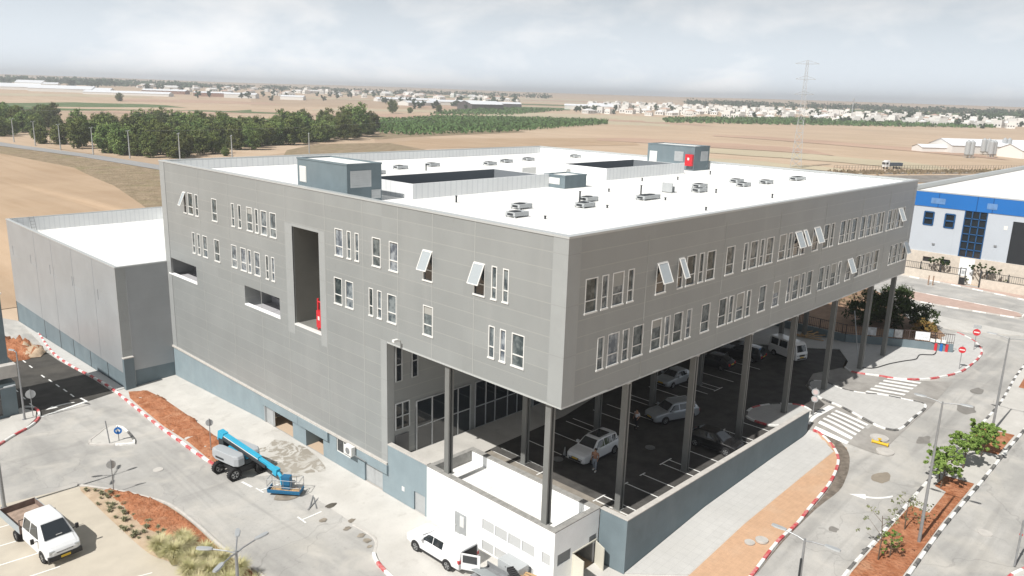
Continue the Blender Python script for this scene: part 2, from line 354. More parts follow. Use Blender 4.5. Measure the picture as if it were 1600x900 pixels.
leafK = mat('leaf_dark', (0.030, 0.050, 0.020), 0.8, spec=0.1, col2=(0.060, 0.085, 0.030), vscale=0.9)
leafF = mat('leaf_far', (0.065, 0.095, 0.050), 0.85, spec=0.05, objrand=0.2)
strawg = mat('straw_grass', (0.62, 0.56, 0.36), 0.9, spec=0.1, col2=(0.42, 0.41, 0.20), vscale=1.3)
bark = mat('bark', (0.12, 0.09, 0.065), 0.9, var=0.2, vscale=3)
carW = mat('car_white', (0.72, 0.73, 0.74), 0.3, spec=0.5, coat=0.4)
carS = mat('car_silver', (0.42, 0.45, 0.48), 0.3, 0.4, spec=0.5, coat=0.4)
carB = mat('car_black', (0.010, 0.010, 0.011), 0.25, spec=0.5, coat=0.5)
carD = mat('car_darkgrey', (0.05, 0.052, 0.058), 0.25, 0.3, spec=0.5, coat=0.5)
rimm = mat('alloy', (0.42, 0.43, 0.44), 0.35, 0.7)
lens = mat('headlamp_lens', (0.55, 0.58, 0.60), 0.15, 0.3, spec=0.8)
tail = mat('tail_lamp', (0.45, 0.015, 0.02), 0.2, spec=0.8)
plateY = mat('number_plate', (0.62, 0.42, 0.04), 0.5)
liftB = mat('lift_blue', (0.035, 0.36, 0.55), 0.45, spec=0.4, var=0.04, vscale=2)
liftD = mat('lift_deep_blue', (0.02, 0.13, 0.26), 0.5)
liftG = mat('lift_grey', (0.38, 0.40, 0.42), 0.5)
wood = mat('timber', (0.46, 0.31, 0.17), 0.85, var=0.15, vscale=4)
bluecl = mat('bright_blue_cladding', (0.020, 0.145, 0.44), 0.45, var=0.03, vscale=0.3)
palecl = mat('pale_blue_cladding', (0.46, 0.50, 0.55), 0.5, var=0.02, vscale=0.3); mixin(palecl, lines(1, 8.0, 0.06, 0, 0.4), (0.36, 0.40, 0.44))
stone = mat('cream_stone', (0.58, 0.52, 0.45), 0.9, var=0.08, vscale=2.0)
skin = mat('skin', (0.42, 0.24, 0.16), 0.6); hairm = mat('hair', (0.02, 0.015, 0.012), 0.7)

# ---------------------------------------------------------------- terrain
from mathutils.geometry import tessellate_polygon
def interp(xs, ys, x):
    if x <= xs[0]: return ys[0]
    for i in range(len(xs)-1):
        if x <= xs[i+1]:
            t = (x-xs[i])/(xs[i+1]-xs[i]); return ys[i]*(1-t)+ys[i+1]*t
    return ys[-1]
def sm(a, b, x):
    t = min(1, max(0, (x-a)/(b-a))); return t*t*(3-2*t)
def G(x, y):
    gx = interp([-6,4.4,14,24,31,40,50,200], [-12.4,-11.9,-10.9,-10.5,-10.35,-9.75,-9.5,-9.4], x)
    t = sm(30,33,x)*sm(-8,-1.5,y); gx = gx*(1-t) - 9.4*t
    gl = interp([36,52,92,130], [0,-0.8,-2.1,-2.1], y)*(1-sm(-2,10,x))
    h = gx+gl; r = hypot(x-10, y-10); w_ = sm(110,260,r)
    return h*(1-w_) + w_*(-12.0+interp([0,1000,3000,4200,6000], [0,0,22,36,50], r))
def grow(a, step, end, k=1.13):
    L = []; x = a
    while x < end: step *= k; x += step; L.append(x)
    return L
def axis(lo, hi, extra):
    c = [lo+i*2.0 for i in range(int((hi-lo)/2)+1)]
    c += grow(hi, 2.0, 7000); c += [lo-(v-lo) for v in grow(lo, 2.0, 2*lo*0+7000+lo)]
    c += extra
    c = sorted(set(round(v, 3) for v in c)); return c
XS = axis(-44, 130, [4.4, 14, 24, 31, 27, 29, 33, 35]); YS = axis(-30, 140, [-9,-7,-5,-3,-1])
def in_build(x, y): return 4.6 < x < 57.0 and -1.8 < y < 54.0 and not (x > 31.5 and y < 1)
m = MB()
for y in YS:
    for x in XS:
        z = G(x, y) - 0.02
        r = hypot(x, y)
        if r > 2300: z += (r-2300)/3500*14*noise.noise(Vector((x/1800, y/1800, 0.3)))
        if in_build(x, y): z = -12.7
        elif x > 31 and x < 64 and -8 < y < 17: z -= 0.25
        m.v.append((x, y, z))
nx = len(XS)
for j in range(len(YS)-1):
    for i in range(nx-1):
        a = j*nx+i; m.f.append((a, a+1, a+1+nx, a+nx)); m.m.append(0)
tag(m.build('terrain', tanfield, smooth=True), kind='structure')

KX = [-6,4.4,14,24,30,30.5,31,31.5,32,32.5,33,40,50]; KY = [-8,-7,-6,-5,-4,-3,-2,-1.5,36,52,92,130]
def sheet(name, poly, off, material, skirt=0.0, step=None, rough=0.0, cutx=None, cuty=None, label=None, kind='structure', far=False, gfun=None, edge=True):
    """polygon draped on the ground"""
    gf = gfun or G
    bm = bmesh.new(); vs = [bm.verts.new((p[0], p[1], 0)) for p in poly]
    for tri in tessellate_polygon([[Vector((p[0], p[1], 0)) for p in poly]]):
        a_, b_, c_2 = [poly[i] for i in tri]
        if abs((b_[0]-a_[0])*(c_2[1]-a_[1])-(c_2[0]-a_[0])*(b_[1]-a_[1])) > 1e-7:
            try: bm.faces.new([vs[i] for i in tri])
            except ValueError: pass
    for v in [v for v in bm.verts if not v.link_faces]: bm.verts.remove(v)
    x0 = min(p[0] for p in poly); x1 = max(p[0] for p in poly); y0 = min(p[1] for p in poly); y1 = max(p[1] for p in poly)
    cx = list(cutx if cutx is not None else (XS if far else KX)); cy = list(cuty if cuty is not None else (YS if far else KY))
    if far:
        cx = [c for c in cx if x0 < c < x1]; cy = [c for c in cy if y0 < c < y1]
    if step:
        k = x0
        while k < x1: k += step; cx.append(k)
        k = y0
        while k < y1: k += step; cy.append(k)
    for c in sorted(set(cx)):
        if x0 < c < x1: bmesh.ops.bisect_plane(bm, geom=bm.verts[:]+bm.edges[:]+bm.faces[:], plane_co=(c,0,0), plane_no=(1,0,0))
    for c in sorted(set(cy)):
        if y0 < c < y1: bmesh.ops.bisect_plane(bm, geom=bm.verts[:]+bm.edges[:]+bm.faces[:], plane_co=(0,c,0), plane_no=(0,1,0))
    bmesh.ops.triangulate(bm, faces=[f for f in bm.faces if len(f.verts) > 4])
    bnd = set(v for e in bm.edges if e.is_boundary for v in e.verts)
    for v in bm.verts:
        v.co.z = gf(v.co.x, v.co.y)+off
        if rough and v not in bnd:
            v.co.z += rough*(0.5+noise.noise(Vector((v.co.x*1.1, v.co.y*1.1, 1.0)))+0.5*noise.noise(Vector((v.co.x*3.3, v.co.y*3.3, 5.0))))
    if skirt:
        r = bmesh.ops.extrude_edge_only(bm, edges=[e for e in bm.edges if e.is_boundary])
        for v in r['geom']:
            if isinstance(v, bmesh.types.BMVert): v.co.z -= skirt
    for f in bm.faces: f.normal_update()
    bmesh.ops.recalc_face_normals(bm, faces=bm.faces)
    me = bpy.data.meshes.new(name); bm.to_mesh(me); bm.free(); me.materials.append(material)
    if rough: me.shade_smooth()
    if sum(p.normal.z*p.area for p in me.polygons) < 0: me.flip_normals()
    o = bpy.data.objects.new(name, me); COL.objects.link(o)
    if kind: o['kind'] = kind
    return o
def arc(cx, cy, r, a0, a1, n=10): return [(cx+r*cos(radians(a0+(a1-a0)*i/n)), cy+r*sin(radians(a0+(a1-a0)*i/n))) for i in range(n+1)]
def smooth_path(P, n=6, closed=False):
    if closed: Q = [P[-1]]+list(P)+[P[0], P[1]]
    else: Q = [P[0]]+list(P)+[P[-1]]
    O = []
    for i in range(1, len(Q)-2):
        p0, p1, p2, p3 = [Vector((q[0], q[1])) for q in Q[i-1:i+3]]
        for k in range(n):
            t = k/n
            O.append(tuple(0.5*((2*p1)+(-p0+p2)*t+(2*p0-5*p1+4*p2-p3)*t*t+(-p0+3*p1-3*p2+p3)*t**3)))
    if not closed: O.append(tuple(P[-1][:2]))
    return O
def kerb(path, mats, w=0.22, h=0.15, seg=1.0, base=0.02, name='kerb', closed=False, gf=None, skip=None):
    gf = gf or G
    if closed: path = list(path)+[path[0]]
    # resample to segments
    P = [Vector(p) for p in path]; L = [0]
    for a, b in zip(P[:-1], P[1:]): L.append(L[-1]+(b-a).length)
    tot = L[-1]; n = max(1, round(tot/seg)); sub = 3
    def at(s):
        for i in range(len(L)-1):
            if s <= L[i+1]+1e-9:
                t = (s-L[i])/max(1e-9, L[i+1]-L[i]); return P[i].lerp(P[i+1], t), (P[i+1]-P[i]).normalized()
        return P[-1], (P[-1]-P[-2]).normalized()
    mb = MB()
    for k in range(n):
        rings = []
        for j in range(sub+1):
            s = (k+j/sub*0.985)/n*tot
            p, d = at(s); p2, d2 = at(min(tot, s+0.3)); p3, d3 = at(max(0, s-0.3)); dd = (p2-p3).normalized() if (p2-p3).length > 0 else d
            nn = Vector((-dd.y, dd.x)); z = gf(p.x, p.y)
            a = p-nn*w/2; b = p+nn*w/2; a2 = p-nn*(w/2-0.03); b2 = p+nn*(w/2-0.03)
            rings.append([(a.x,a.y,z-0.1),(b.x,b.y,z-0.1),(b.x,b.y,z+base+h-0.03),(b2.x,b2.y,z+base+h),(a2.x,a2.y,z+base+h),(a.x,a.y,z+base+h-0.03)])
        mb.loft(rings, m=k % len(mats))
    o = mb.build(name, mats); o['kind'] = 'structure'; return o

# roads and pavements round the building
ROADP = [(-48,-30),(40,-30),(78,-30),(78,-2),(104,-12),(104,22),(98,22),(78,4),(67,-1),(60,-1),(52,1.2),(47.5,1.2),(42,2.6),(38,2.6),(33,-1.8),(31.2,-2.0),(4.3,-2.0),(0.1,0.0),(0.1,54),(-5.0,54),(-5,92),(-12,110),(-22,108),(-30,92),(-46,92)]
sheet('road', ROADP, 0.0, asph)
sheet('road', [(78,-30),(104,-30),(104,22),(98,22),(78,4)], 0.004, asph)
# dark new asphalt of the left street
sheet('road', [(-13.4,51.9),(-6.4,53.9),(-6.4,60),(-6.9,69),(-6.9,76),(-14.6,73.5),(-15.4,58)], 0.012, asphd)
# parking asphalt under the building, dusty outer part
sheet('parking_deck', [(7.0,-1.8),(31.2,-1.8),(36.6,-1.2),(37.8,0.2),(40,2.2),(44,3.2),(48.4,1.9),(57.6,4.6),(57.6,16.5),(7.0,16.5)], 0.02, deckm, gfun=lambda x, y: -9.4, cutx=[], cuty=[])
sheet('road', [(31.2,-1.9),(31.3,-2.2),(31.4,-8.0),(44.5,-8.0),(53,-7.5),(50,-4.5),(48.2,-1.5),(47.6,0.4),(48.4,1.9),(44,3.2),(40,2.2),(36.6,-1.2),(33,-1.5)], 0.03, dusty)
sheet('pavement', [(4.75,-1.75),(7.0,-1.75),(7.0,12.6),(0.4,12.6),(0.4,12.1),(4.6,12.1),(4.75,12.0)], 0.03, mat('strip_concrete', (0.27,0.245,0.21), 0.9, var=0.12, vscale=1.2), gfun=lambda x, y: -9.4, cutx=[], cuty=[])
sheet('pavement', [(0.4,12.3),(8.0,12.9),(16.5,13.2),(24,14.6),(24,16.5),(0.4,16.5)], 0.036, pave, gfun=lambda x, y: -9.4, cutx=[], cuty=[])
sheet('pavement', [(48.4,16.5),(48.4,12.4),(51.8,7.6),(54.4,4.6),(58,4.2),(59,10),(58,16.5)], 0.10, slabs, skirt=0.14, gfun=lambda x, y: -9.4, cutx=[], cuty=[])
# pavement along the left facade, round the white annex and along the retaining wall
LEFTK = [(-6.15,55.0),(-6.62,47.2),(-7.02,41.0),(-7.2,35.9),(-7.17,31.8),(-7.0,29.1),(-6.2,26.6),(-4.35,25.2)]
sheet('pavement', [(-0.02,54.0),(-5.1,54.0)]+[(-6.05,55.0),(-6.52,47.2),(-6.92,41.0),(-7.1,35.9),(-7.07,31.8),(-6.9,29.1),(-6.1,26.6),(-4.2,25.2)]+[(-4.1,20.4),(-4.1,14.4),(-4.0,12.5),(-5.4,11.0),(-5.8,9.9),(-6.2,4),(-5.9,-1.0),(-4.2,-4.6),(-1.0,-7.6),(3.5,-8.6),(9.6,-8.3),(6.94,-5.3),(29.1,-5.15),(31.0,-3.0),(31.1,-2.2),(4.4,-2.16),(4.32,-0.02),(-0.02,-0.02)], 0.03, pave, skirt=0.08)
sheet('pavement', [(6.9,-5.25),(29.2,-5.12),(31.0,-3.4),(31.1,-2.18),(4.45,-2.18)], 0.12, slabs, skirt=0.15)
sheet('pavement', [(-6.1,56),(-6.1,62),(-6.5,68),(-6.5,76),(-5.2,90),(-5.21,92),(-5.21,54.2),(-6.0,54.2)], 0.10, slabs, skirt=0.15)
RK = smooth_path([(1.0,-8.9),(6,-8.5),(9.56,-8.25),(13.5,-7.9),(16.6,-7.87),(19.2,-7.6),(22.66,-7.3),(25.05,-6.9),(27.4,-6.27),(29.04,-5.5),(30.5,-4.3),(31.2,-3.1),(31.3,-2.45)], 5)
sheet('pavement', [(x, y+0.08) for x, y in RK[:-3]]+[(29.25,-5.2),(6.94,-5.32),(1,-7.0)], 0.12, brick, skirt=0.15)
kerb(RK, [kr, kw], seg=1.05)
kerb([(6.94,-5.3),(29.2,-5.16)], [kc], w=0.14, h=0.115)
kerb(smooth_path([(-5.0,83.8),(-6.4,73.7),(-6.6,66.3),(-6.25,60.4),(-6.15,55.0),(-6.62,47.2),(-7.02,41.0),(-7.2,35.9),(-7.17,31.8),(-6.95,29.1)], 4), [kw, kr], seg=1.0)
kerb(smooth_path([(-4.2,15),(-4.1,13.2),(-4.35,12.1),(-5.3,11.1)], 4), [kc], h=0.03)
kerb(smooth_path([(-5.3,11.1),(-5.75,10.0),(-6.1,7.5),(-6.2,4),(-5.9,-1.0),(-4.2,-4.6),(-1.0,-7.9),(1,-8.9)], 5), [kw, kr], seg=1.1)
kerb(smooth_path([(-24,41.5),(-20.5,44.8),(-18.1,47.1),(-16.8,48.4),(-15.2,49.7),(-14.0,51.4),(-13.4,53.5),(-13.5,55.0),(-14.2,55.7)], 4), [kw, kr], seg=1.4)
sheet('pavement', [(-24,41.9),(-18.1,47.3),(-15.3,49.9),(-14.2,51.5),(-13.6,53.5),(-14.4,55.6),(-16,53.2),(-22,50.5),(-26,48)], 0.11, pave, skirt=0.1)
# traffic island with the blue sign
TI = smooth_path([(-12.75,41.5),(-10.4,38.9),(-9.85,39.6),(-9.45,43.3),(-10.2,44.4),(-11.5,43.2)], 4, closed=True)
sheet('pavement', TI, 0.13, pave, skirt=0.15); kerb(TI, [kc, kw, kb, kw, kc, kc], seg=2.3, closed=True)
# red soil bed on the left, excavated earth
sheet('soil', [(-6.75,35.5),(-6.95,31.2),(-6.6,29.0),(-5.2,28.2),(-4.7,34.0),(-4.1,41.5),(-3.75,48.3),(-3.9,51.8),(-5.3,53.0),(-5.9,51),(-6.25,47),(-6.7,41)], 0.05, soil, step=0.45, rough=0.22)
sheet('soil', [(-8.6,83),(-7.4,78.2),(-6.9,74.0),(-9.3,72.3),(-12.5,72.6),(-14.5,78),(-12,83)], 0.03, soil, step=0.5, rough=1.0)
sheet('soil', [(-7.4,78.2),(-6.9,74.0),(-8.0,72.2),(-9.5,72.8),(-8.8,77)], 0.08, sand, step=0.5, rough=0.9)
# parking lot and soil bed bottom left
LOT = [(-16.1,33.8),(-15.9,30.0),(-16.0,25),(-15.9,21.5),(-15.2,19),(-14.9,16.5),(-14.5,13),(-14.2,6),(-16,0),(-30,-8),(-48,-8),(-48,33),(-30,34.5),(-21,34.6)]
sheet('parking_lot', LOT, 0.014, mat('beige_concrete', (0.50,0.455,0.38), 0.9, var=0.06, vscale=0.7, bump=0.2, bscale=25, detail=8))
BED = smooth_path([(-16.1,33.6),(-14.5,31.0),(-13.3,28.6),(-12.5,26.5),(-12.25,22.7),(-12.3,17.9),(-12.0,14.0),(-12.3,9),(-13.2,3),(-15.2,2),(-14.9,8),(-14.9,16.5),(-15.3,19.2),(-15.9,21),(-16.1,25),(-16.2,30)], 3, closed=True)
sheet('soil', BED, 0.05, sand, step=0.6, rough=0.10)
sheet('soil', smooth_path([(-15.0,31.7),(-14.3,31.0),(-13.1,28.6),(-12.55,26.2),(-12.3,22.7),(-12.4,18.5),(-12.2,14.5),(-12.6,9),(-13.6,9.5),(-13.9,15.5),(-14.1,19.5),(-14.2,22.0),(-15.0,25),(-14.9,28.5)], 3, closed=True), 0.09, soil, step=0.4, rough=0.26)
kerb(smooth_path([(-16.1,34.0),(-14.3,31.2),(-13.1,28.7),(-12.3,26.5),(-12.05,22.7),(-12.1,17.9),(-11.8,14.0),(-12.1,9),(-13,3)], 4), [kc], h=0.10, w=0.18)
for i, yy in enumerate((21.2,23.6,26.1,28.6,31.2)):
    sheet('road_marking', [(-28,yy+0.5),(-20.5-0.4*(i>2),yy),(-20.5-0.4*(i>2),yy-0.12),(-28,yy+0.38)], 0.022, mark)
sheet('road_marking', [(-18.6,19.5),(-16.6,19.0),(-16.6,18.9),(-18.6,19.4)], 0.022, mark)
# left street markings
for x, y in ((-9.79,71.8),(-9.83,69.2),(-9.9,64.6),(-9.8,62.4),(-9.75,60.2),(-9.68,58.1),(-9.66,56.0)):
    sheet('road_marking', [(x-0.07,y-0.55),(x+0.07,y-0.55),(x+0.07,y+0.55),(x-0.07,y+0.55)], 0.02, mark)
for x, y in ((-13.2,61.5),(-13.3,58.6),(-13.35,56.0)): sheet('road_marking', [(x-0.06,y-0.5),(x+0.06,y-0.5),(x+0.06,y+0.5),(x-0.06,y+0.5)], 0.02, mark)
sheet('road_marking', [(-13.7,51.65),(-9.3,53.0),(-9.35,53.35),(-13.75,52.0)], 0.024, mark)
sheet('road_marking', [(-9.3,53.0),(-9.12,53.05),(-9.25,54.6),(-9.43,54.6)], 0.024, mark)
def arrow(name, cx, cy, ang, L=3.0, off=0.02, bend=0.0):
    ca, sa = cos(ang), sin(ang)
    def T(u, v): return (cx+u*ca-v*sa, cy+u*sa+v*ca)
    n = 8; up = []; dn = []
    for i in range(n+1):
        s = i/n; u = -L/2+s*L*0.62; v = bend*(1-s)**2
        up.append(T(u, v+0.13)); dn.append(T(u, v-0.13))
    e = -L/2+L*0.62
    return sheet(name, up+[T(e, 0.42), T(L/2, 0), T(e, -0.42)]+dn[::-1], off, mark)
arrow('road_marking', -11.6, 53.9, radians(200), 2.6, 0.02, 0.6)
for (a, b, c) in (((-6.51,24.54),(-6.43,23.51),(-4.72,23.85)), ((-6.43,18.7),(-6.43,17.6),(-4.83,18.1))):
    sheet('road_marking', [(a[0]-.06,a[1]),(b[0]-.06,b[1]),(b[0]+.06,b[1]),(a[0]+.06,a[1])], 0.02, mark)
    ym = (a[1]+b[1])/2
    sheet('road_marking', [(b[0],ym-.06),(c[0],c[1]-.06),(c[0],c[1]+.06),(b[0],ym+.06)], 0.018, mark)
sheet('road_marking', [(-6.9,26.2),(-6.7,26.2),(-6.55,24.9),(-6.75,24.9)], 0.018, mark)
# stains on the yard
rs = random.Random(5)
def blob(cx, cy, rx, ry, mt, off=0.038, gf=None, seed=0):
    r = random.Random(seed); n = 12
    P = [(cx+rx*cos(2*pi*i/n)*r.uniform(.7,1.15), cy+ry*sin(2*pi*i/n)*r.uniform(.7,1.15)) for i in range(n)]
    return sheet('stain', smooth_path(P, 2, True), off, mt, gfun=gf)
wet = mat('damp_concrete', (0.25,0.22,0.18), 0.9, var=0.3, vscale=1.5, detail=8)
for i, (x, y, a, b) in enumerate(((-3.9,18.3,0.45,0.3),(-4.8,14.9,0.3,0.22),(-4.0,15.5,0.3,0.25),(-4.6,13.5,0.3,0.25),(-4.7,12.7,0.3,0.3),(-5.4,17.0,0.3,0.25),(-5.0,12.0,0.2,0.15))): blob(x, y, a, b, stain if i == 0 else wet, seed=i)
wetp = mat('damp_patch', (0.50,0.485,0.455), 0.9, var=0.06, vscale=0.6, bump=0.2, bscale=25); mixin(wetp, noisefac(0.75, 0.45, 0.52, 0.85, detail=10, dist=2.0), (0.25,0.225,0.185)); mixin(wetp, noisefac(0.35, 0.42, 0.60, 0.6), (0.33,0.305,0.265))
blob(-2.4,26.8,2.2,4.3,wetp,off=0.040,seed=33)
blob(-5.4,22.0,0.9,0.9,wet,seed=50)
# median with red soil
gm = lambda x, y: G(x, y)
MED = [(-6,-12.9),(4,-12.85),(13.4,-12.6),(22,-12.55),(30,-12.42),(41,-12.55),(50,-12.45),(60,-11.6),(74,-11.0),(76,-12.5),(74,-14.2),(60,-15.2),(45,-15.45),(37,-15.35),(24,-15.2),(16,-15.35),(4,-15.6),(-6,-15.8)]
sheet('pavement', MED, 0.13, pave, skirt=0.15)
for poly in ([(-6,-13.0),(4,-12.95),(13.4,-12.8),(21.6,-12.7),(24.6,-12.7),(24.4,-14.0),(28.5,-13.9),(28.9,-13.0),(31.2,-13.1),(31.4,-15.05),(24,-15.05),(16,-15.2),(4,-15.45),(-6,-15.6)], [(37.2,-12.8),(42.2,-12.8),(42.6,-15.2),(37.6,-15.15)], [(56,-12.6),(64,-12.0),(64,-14.4),(56,-14.9)]):
    sheet('soil', poly, 0.15, soil, step=0.5, rough=0.07)
ML = smooth_path([(-6,-12.85),(4,-12.8),(13.4,-12.55),(22,-12.5),(30,-12.37),(41,-12.5),(50,-12.4),(60,-11.55),(72,-11.0)], 4)
MR = smooth_path([(-6,-15.85),(4,-15.65),(16,-15.4),(24,-15.25),(37,-15.4),(45,-15.5),(60,-15.25),(74,-14.2)], 4)
kerb(ML, [kb, kw], seg=1.1); kerb(MR, [kw, kb], seg=1.1)
sheet('pavement', [(19.2,-19.8),(26,-21.5),(60,-22.5),(60,-30),(10,-30),(14,-21)], 0.12, pave, skirt=0.1)
kerb(smooth_path([(14,-21),(19.2,-19.8),(26,-21.5),(40,-22.2),(60,-22.5)], 4), [kw, kr], seg=1.1)
# islands at the entrance
IA = smooth_path([(40.7,2.2),(39.2,1.3),(37.7,-0.2),(37.2,-1.9),(36.4,-5.2),(36.2,-6.4),(36.6,-7.4),(37.6,-7.75),(40,-7.75),(43.1,-7.8),(44.3,-7.4),(44.2,-6.4),(43.3,-4.0),(42.0,-2.3),(41.7,-0.6),(42.3,1.2),(41.7,2.2)], 4, True)
sheet('pavement', IA, 0.13, slabs, skirt=0.18, cutx=KX+[36,38,39,41,42,43], cuty=KY+[0,1]); kerb(IA, [kb, kw], seg=1.05, closed=True)
IB = smooth_path([(48.4,1.7),(47.7,1.0),(47.7,0.0),(48.5,-1.7),(49.2,-3.4),(51,-5.1),(53.4,-6.2),(56.8,-7.1),(60,-7.2),(63.8,-7.1),(67.2,-6.5),(70.5,-4.8),(72.5,-2.5)], 4)
sheet('pavement', IB+[(68.5,-1.8),(63.5,-4.4),(57.7,5.3),(54,4.5),(50.5,2.2)], 0.13, slabs, skirt=0.18); kerb(IB, [kw, kr], seg=1.3)
# zebra crossings
for i in range(6):
    x = 42.75+i*1.12
    sheet('road_marking', [(x,-2.5-0.02*i),(x+0.55,-2.5),(x+1.75,-5.35),(x+1.2,-5.35)], 0.045, mark)
for i in range(6):
    x = 31.35+i*0.86
    sheet('road_marking', [(x,-2.45),(x+0.42,-2.45),(x+0.25,-5.45),(x-0.2,-5.45)], 0.045, mark, cutx=KX, cuty=KY+[-4.5,-3.5,-2.5])
sheet('road_marking', [(31.7,-1.95),(36.6,-2.15),(36.6,-1.55),(31.7,-1.35)], 0.05, mark)
arrow('road_marking', 23.8, -10.2, radians(112), 3.0, 0.02, -0.9)
arrow('road_marking', 15.6, -17.3, radians(0), 3.4, 0.02, 0)
dirt = mat('gutter_dirt', (0.17,0.145,0.12), 0.95, var=0.3, vscale=2.5, detail=8)
sheet('stain', smooth_path([(9.5,-8.42),(13.5,-8.05),(19.2,-7.75),(22.66,-7.45),(25.05,-7.05),(27.4,-6.42),(29.1,-5.65),(30.6,-4.5),(31.35,-3.2),(31.7,-3.3),(31.2,-4.9),(30.0,-6.1),(27.6,-7.1),(25.4,-7.7),(23.1,-8.1),(19.5,-7.95),(13.5,-8.15)], 3, True), 0.012, dirt)
for i, (x, y, a, b) in enumerate(((27.5,-9.6,1.2,0.7),(46,-10.5,1.4,0.9),(52,-10.0,1.2,0.6),(17.8,-9.9,0.4,0.35),(36.5,-9.8,1.0,0.5))): blob(x, y, a, b, mat('patch_%d'%i, (0.215,0.205,0.19) if i else (0.27,0.235,0.19), 0.9, var=0.1, vscale=2), off=0.012, seed=70+i)
# parking bays on the deck
def dline(x0, y0, x1, y1, wd=0.11, off=0.028):
    d = Vector((x1-x0, y1-y0)).normalized(); n = Vector((-d.y, d.x))*wd/2
    sheet('road_marking', [(x0+n.x,y0+n.y),(x0-n.x,y0-n.y),(x1-n.x,y1-n.y),(x1+n.x,y1+n.y)], off, mark, gfun=lambda x, y: -9.4, cutx=[], cuty=[])
for x in (6.85,7.75,10.4,12.45,15.0,15.95,18.5,21.1,23.4,24.2,26.9,29.3): dline(x, -1.7, x, 2.2, off=0.04)
for a, b in ((6.6,8.0),(10.15,10.65),(12.1,12.8),(14.7,16.3),(18.1,18.9),(23.2,24.5),(26.5,27.3)): dline(a, 2.25, b, 2.25, off=0.046)
for x in (7.0,7.9,10.5,13.2,15.7,16.6,19.4,21.4,24.0,24.9,28.0,30.6,32.0,32.9,35.5,38,41): dline(x, 7.5+0.001*x, x, 12.4)
for a, b in ((6.6,8.3),(15.3,17.0),(23.7,25.2),(31.7,33.3)): dline(a, 7.5, b, 7.5, off=0.034)
# far side of the right street
sheet('pavement', [(96.5,-14),(99.5,-4.4),(101.8,6.2),(103,16),(103.4,16),(102.4,5),(101.9,-14)], 0.13, pinkpave, skirt=0.15)
sheet('pavement', [(85.5,4.6),(86.8,-5.2),(88.5,-6.1),(90.2,-5.2),(91.0,2.0),(91.5,8.5),(88.5,12),(86.3,9)], 0.13, pinkpave, skirt=0.15)
kerb(smooth_path([(86.3,9),(85.5,4.6),(86.8,-5.2),(88.5,-6.1),(90.2,-5.2),(91.0,2.0),(91.5,8.5)], 4), [kw, kc], seg=1.6)
kerb([(96.4,-14),(99.4,-4.4),(101.6,6.2),(102.8,16)], [kw, kc], seg=1.6)
sheet('pavement', [(74,-3.6),(78,-8.5),(79,-8.5),(79.2,2),(84.5,8.4),(84,9.4),(78,6.6),(73,2.5)], 0.12, pave, skirt=0.15)
sheet('dry_ground', [(57.9,10.2),(57.7,5.5),(63.4,-4.4),(69,-2.5),(74,0.5),(79.5,7.3),(86,11),(98,24),(98,34),(58,34),(57.8,16)], 0.04, mat('brown_earth', (0.27,0.175,0.115), 0.95, var=0.2, vscale=0.8, bump=0.6, bscale=4, bdist=0.1, detail=8))
# fields beyond
sheet('field', [(12,110),(24,125),(34,142),(50,210),(60,275),(55,345),(40,420),(-300,700),(-300,120),(-20,112),(-6,100),(4,98)], 0.06, stub, far=True)
sheet('field', [(24,96),(24,125),(34,142),(50,210),(60,275),(55,345),(62,420),(67,420),(74,330),(80,262),(90,200),(80,110),(60,96)], 0.06, dry, far=True)
FR = [(58,470),(65,388),(76,319),(81,254),(92,170),(110,100),(130,40),(137,40),(118,100),(100,175),(89,256),(84,321),(73,390),(66,472)]
sheet('road', FR, 0.16, farroad, far=True)
sheet('field', [(89,256),(100,175),(112,140),(160,230),(240,300),(310,380),(300,430),(240,345),(160,305),(110,275),(88,320),(80,380)], 0.07, tandk, far=True)
sheet('field', [(150,290),(235,295),(250,345),(205,350),(168,318)], 0.10, dry, far=True)
sheet('field', [(262,372),(300,388),(440,415),(455,440),(310,435),(270,395)], 0.10, dry, far=True)
sheet('field', [(233,305),(395,272),(460,330),(300,372),(250,345)], 0.08, stub, far=True)
def pol(a, r): return (CAM.x+r*cos(radians(a)), CAM.y+r*sin(radians(a)))
def far_patch(name, a0, a1, r0, r1, mt, off=0.5, n=8, r0b=None, r1b=None):
    r0b = r0b or r0; r1b = r1b or r1
    P = [pol(a0+(a1-a0)*i/n, r0+(r0b-r0)*i/n) for i in range(n+1)]+[pol(a0+(a1-a0)*i/n, r1+(r1b-r1)*i/n) for i in range(n, -1, -1)]
    return sheet(name, P, off, mt, far=True)
far_patch('field', 78, 62, 900, 1120, greenf, 0.040, r0b=1000, r1b=1080)
far_patch('field', 78, 64, 640, 900, tandk, 0.032)
far_patch('field', 66, 58, 760, 800, greenf, 0.048)
far_patch('field', 60, 52, 690, 730, greenf, 0.048)
far_patch('field', 62, 46, 1250, 1900, tandk, 0.048)
far_patch('field', 46, 33, 900, 1250, palef, 0.040)
far_patch('field', 48, 40, 1450, 1600, greenf, 0.064)
far_patch('field', 48, 36, 2100, 2700, palef, 0.080)
far_patch('field', 45, 33, 1700, 1900, tandk, 0.072)

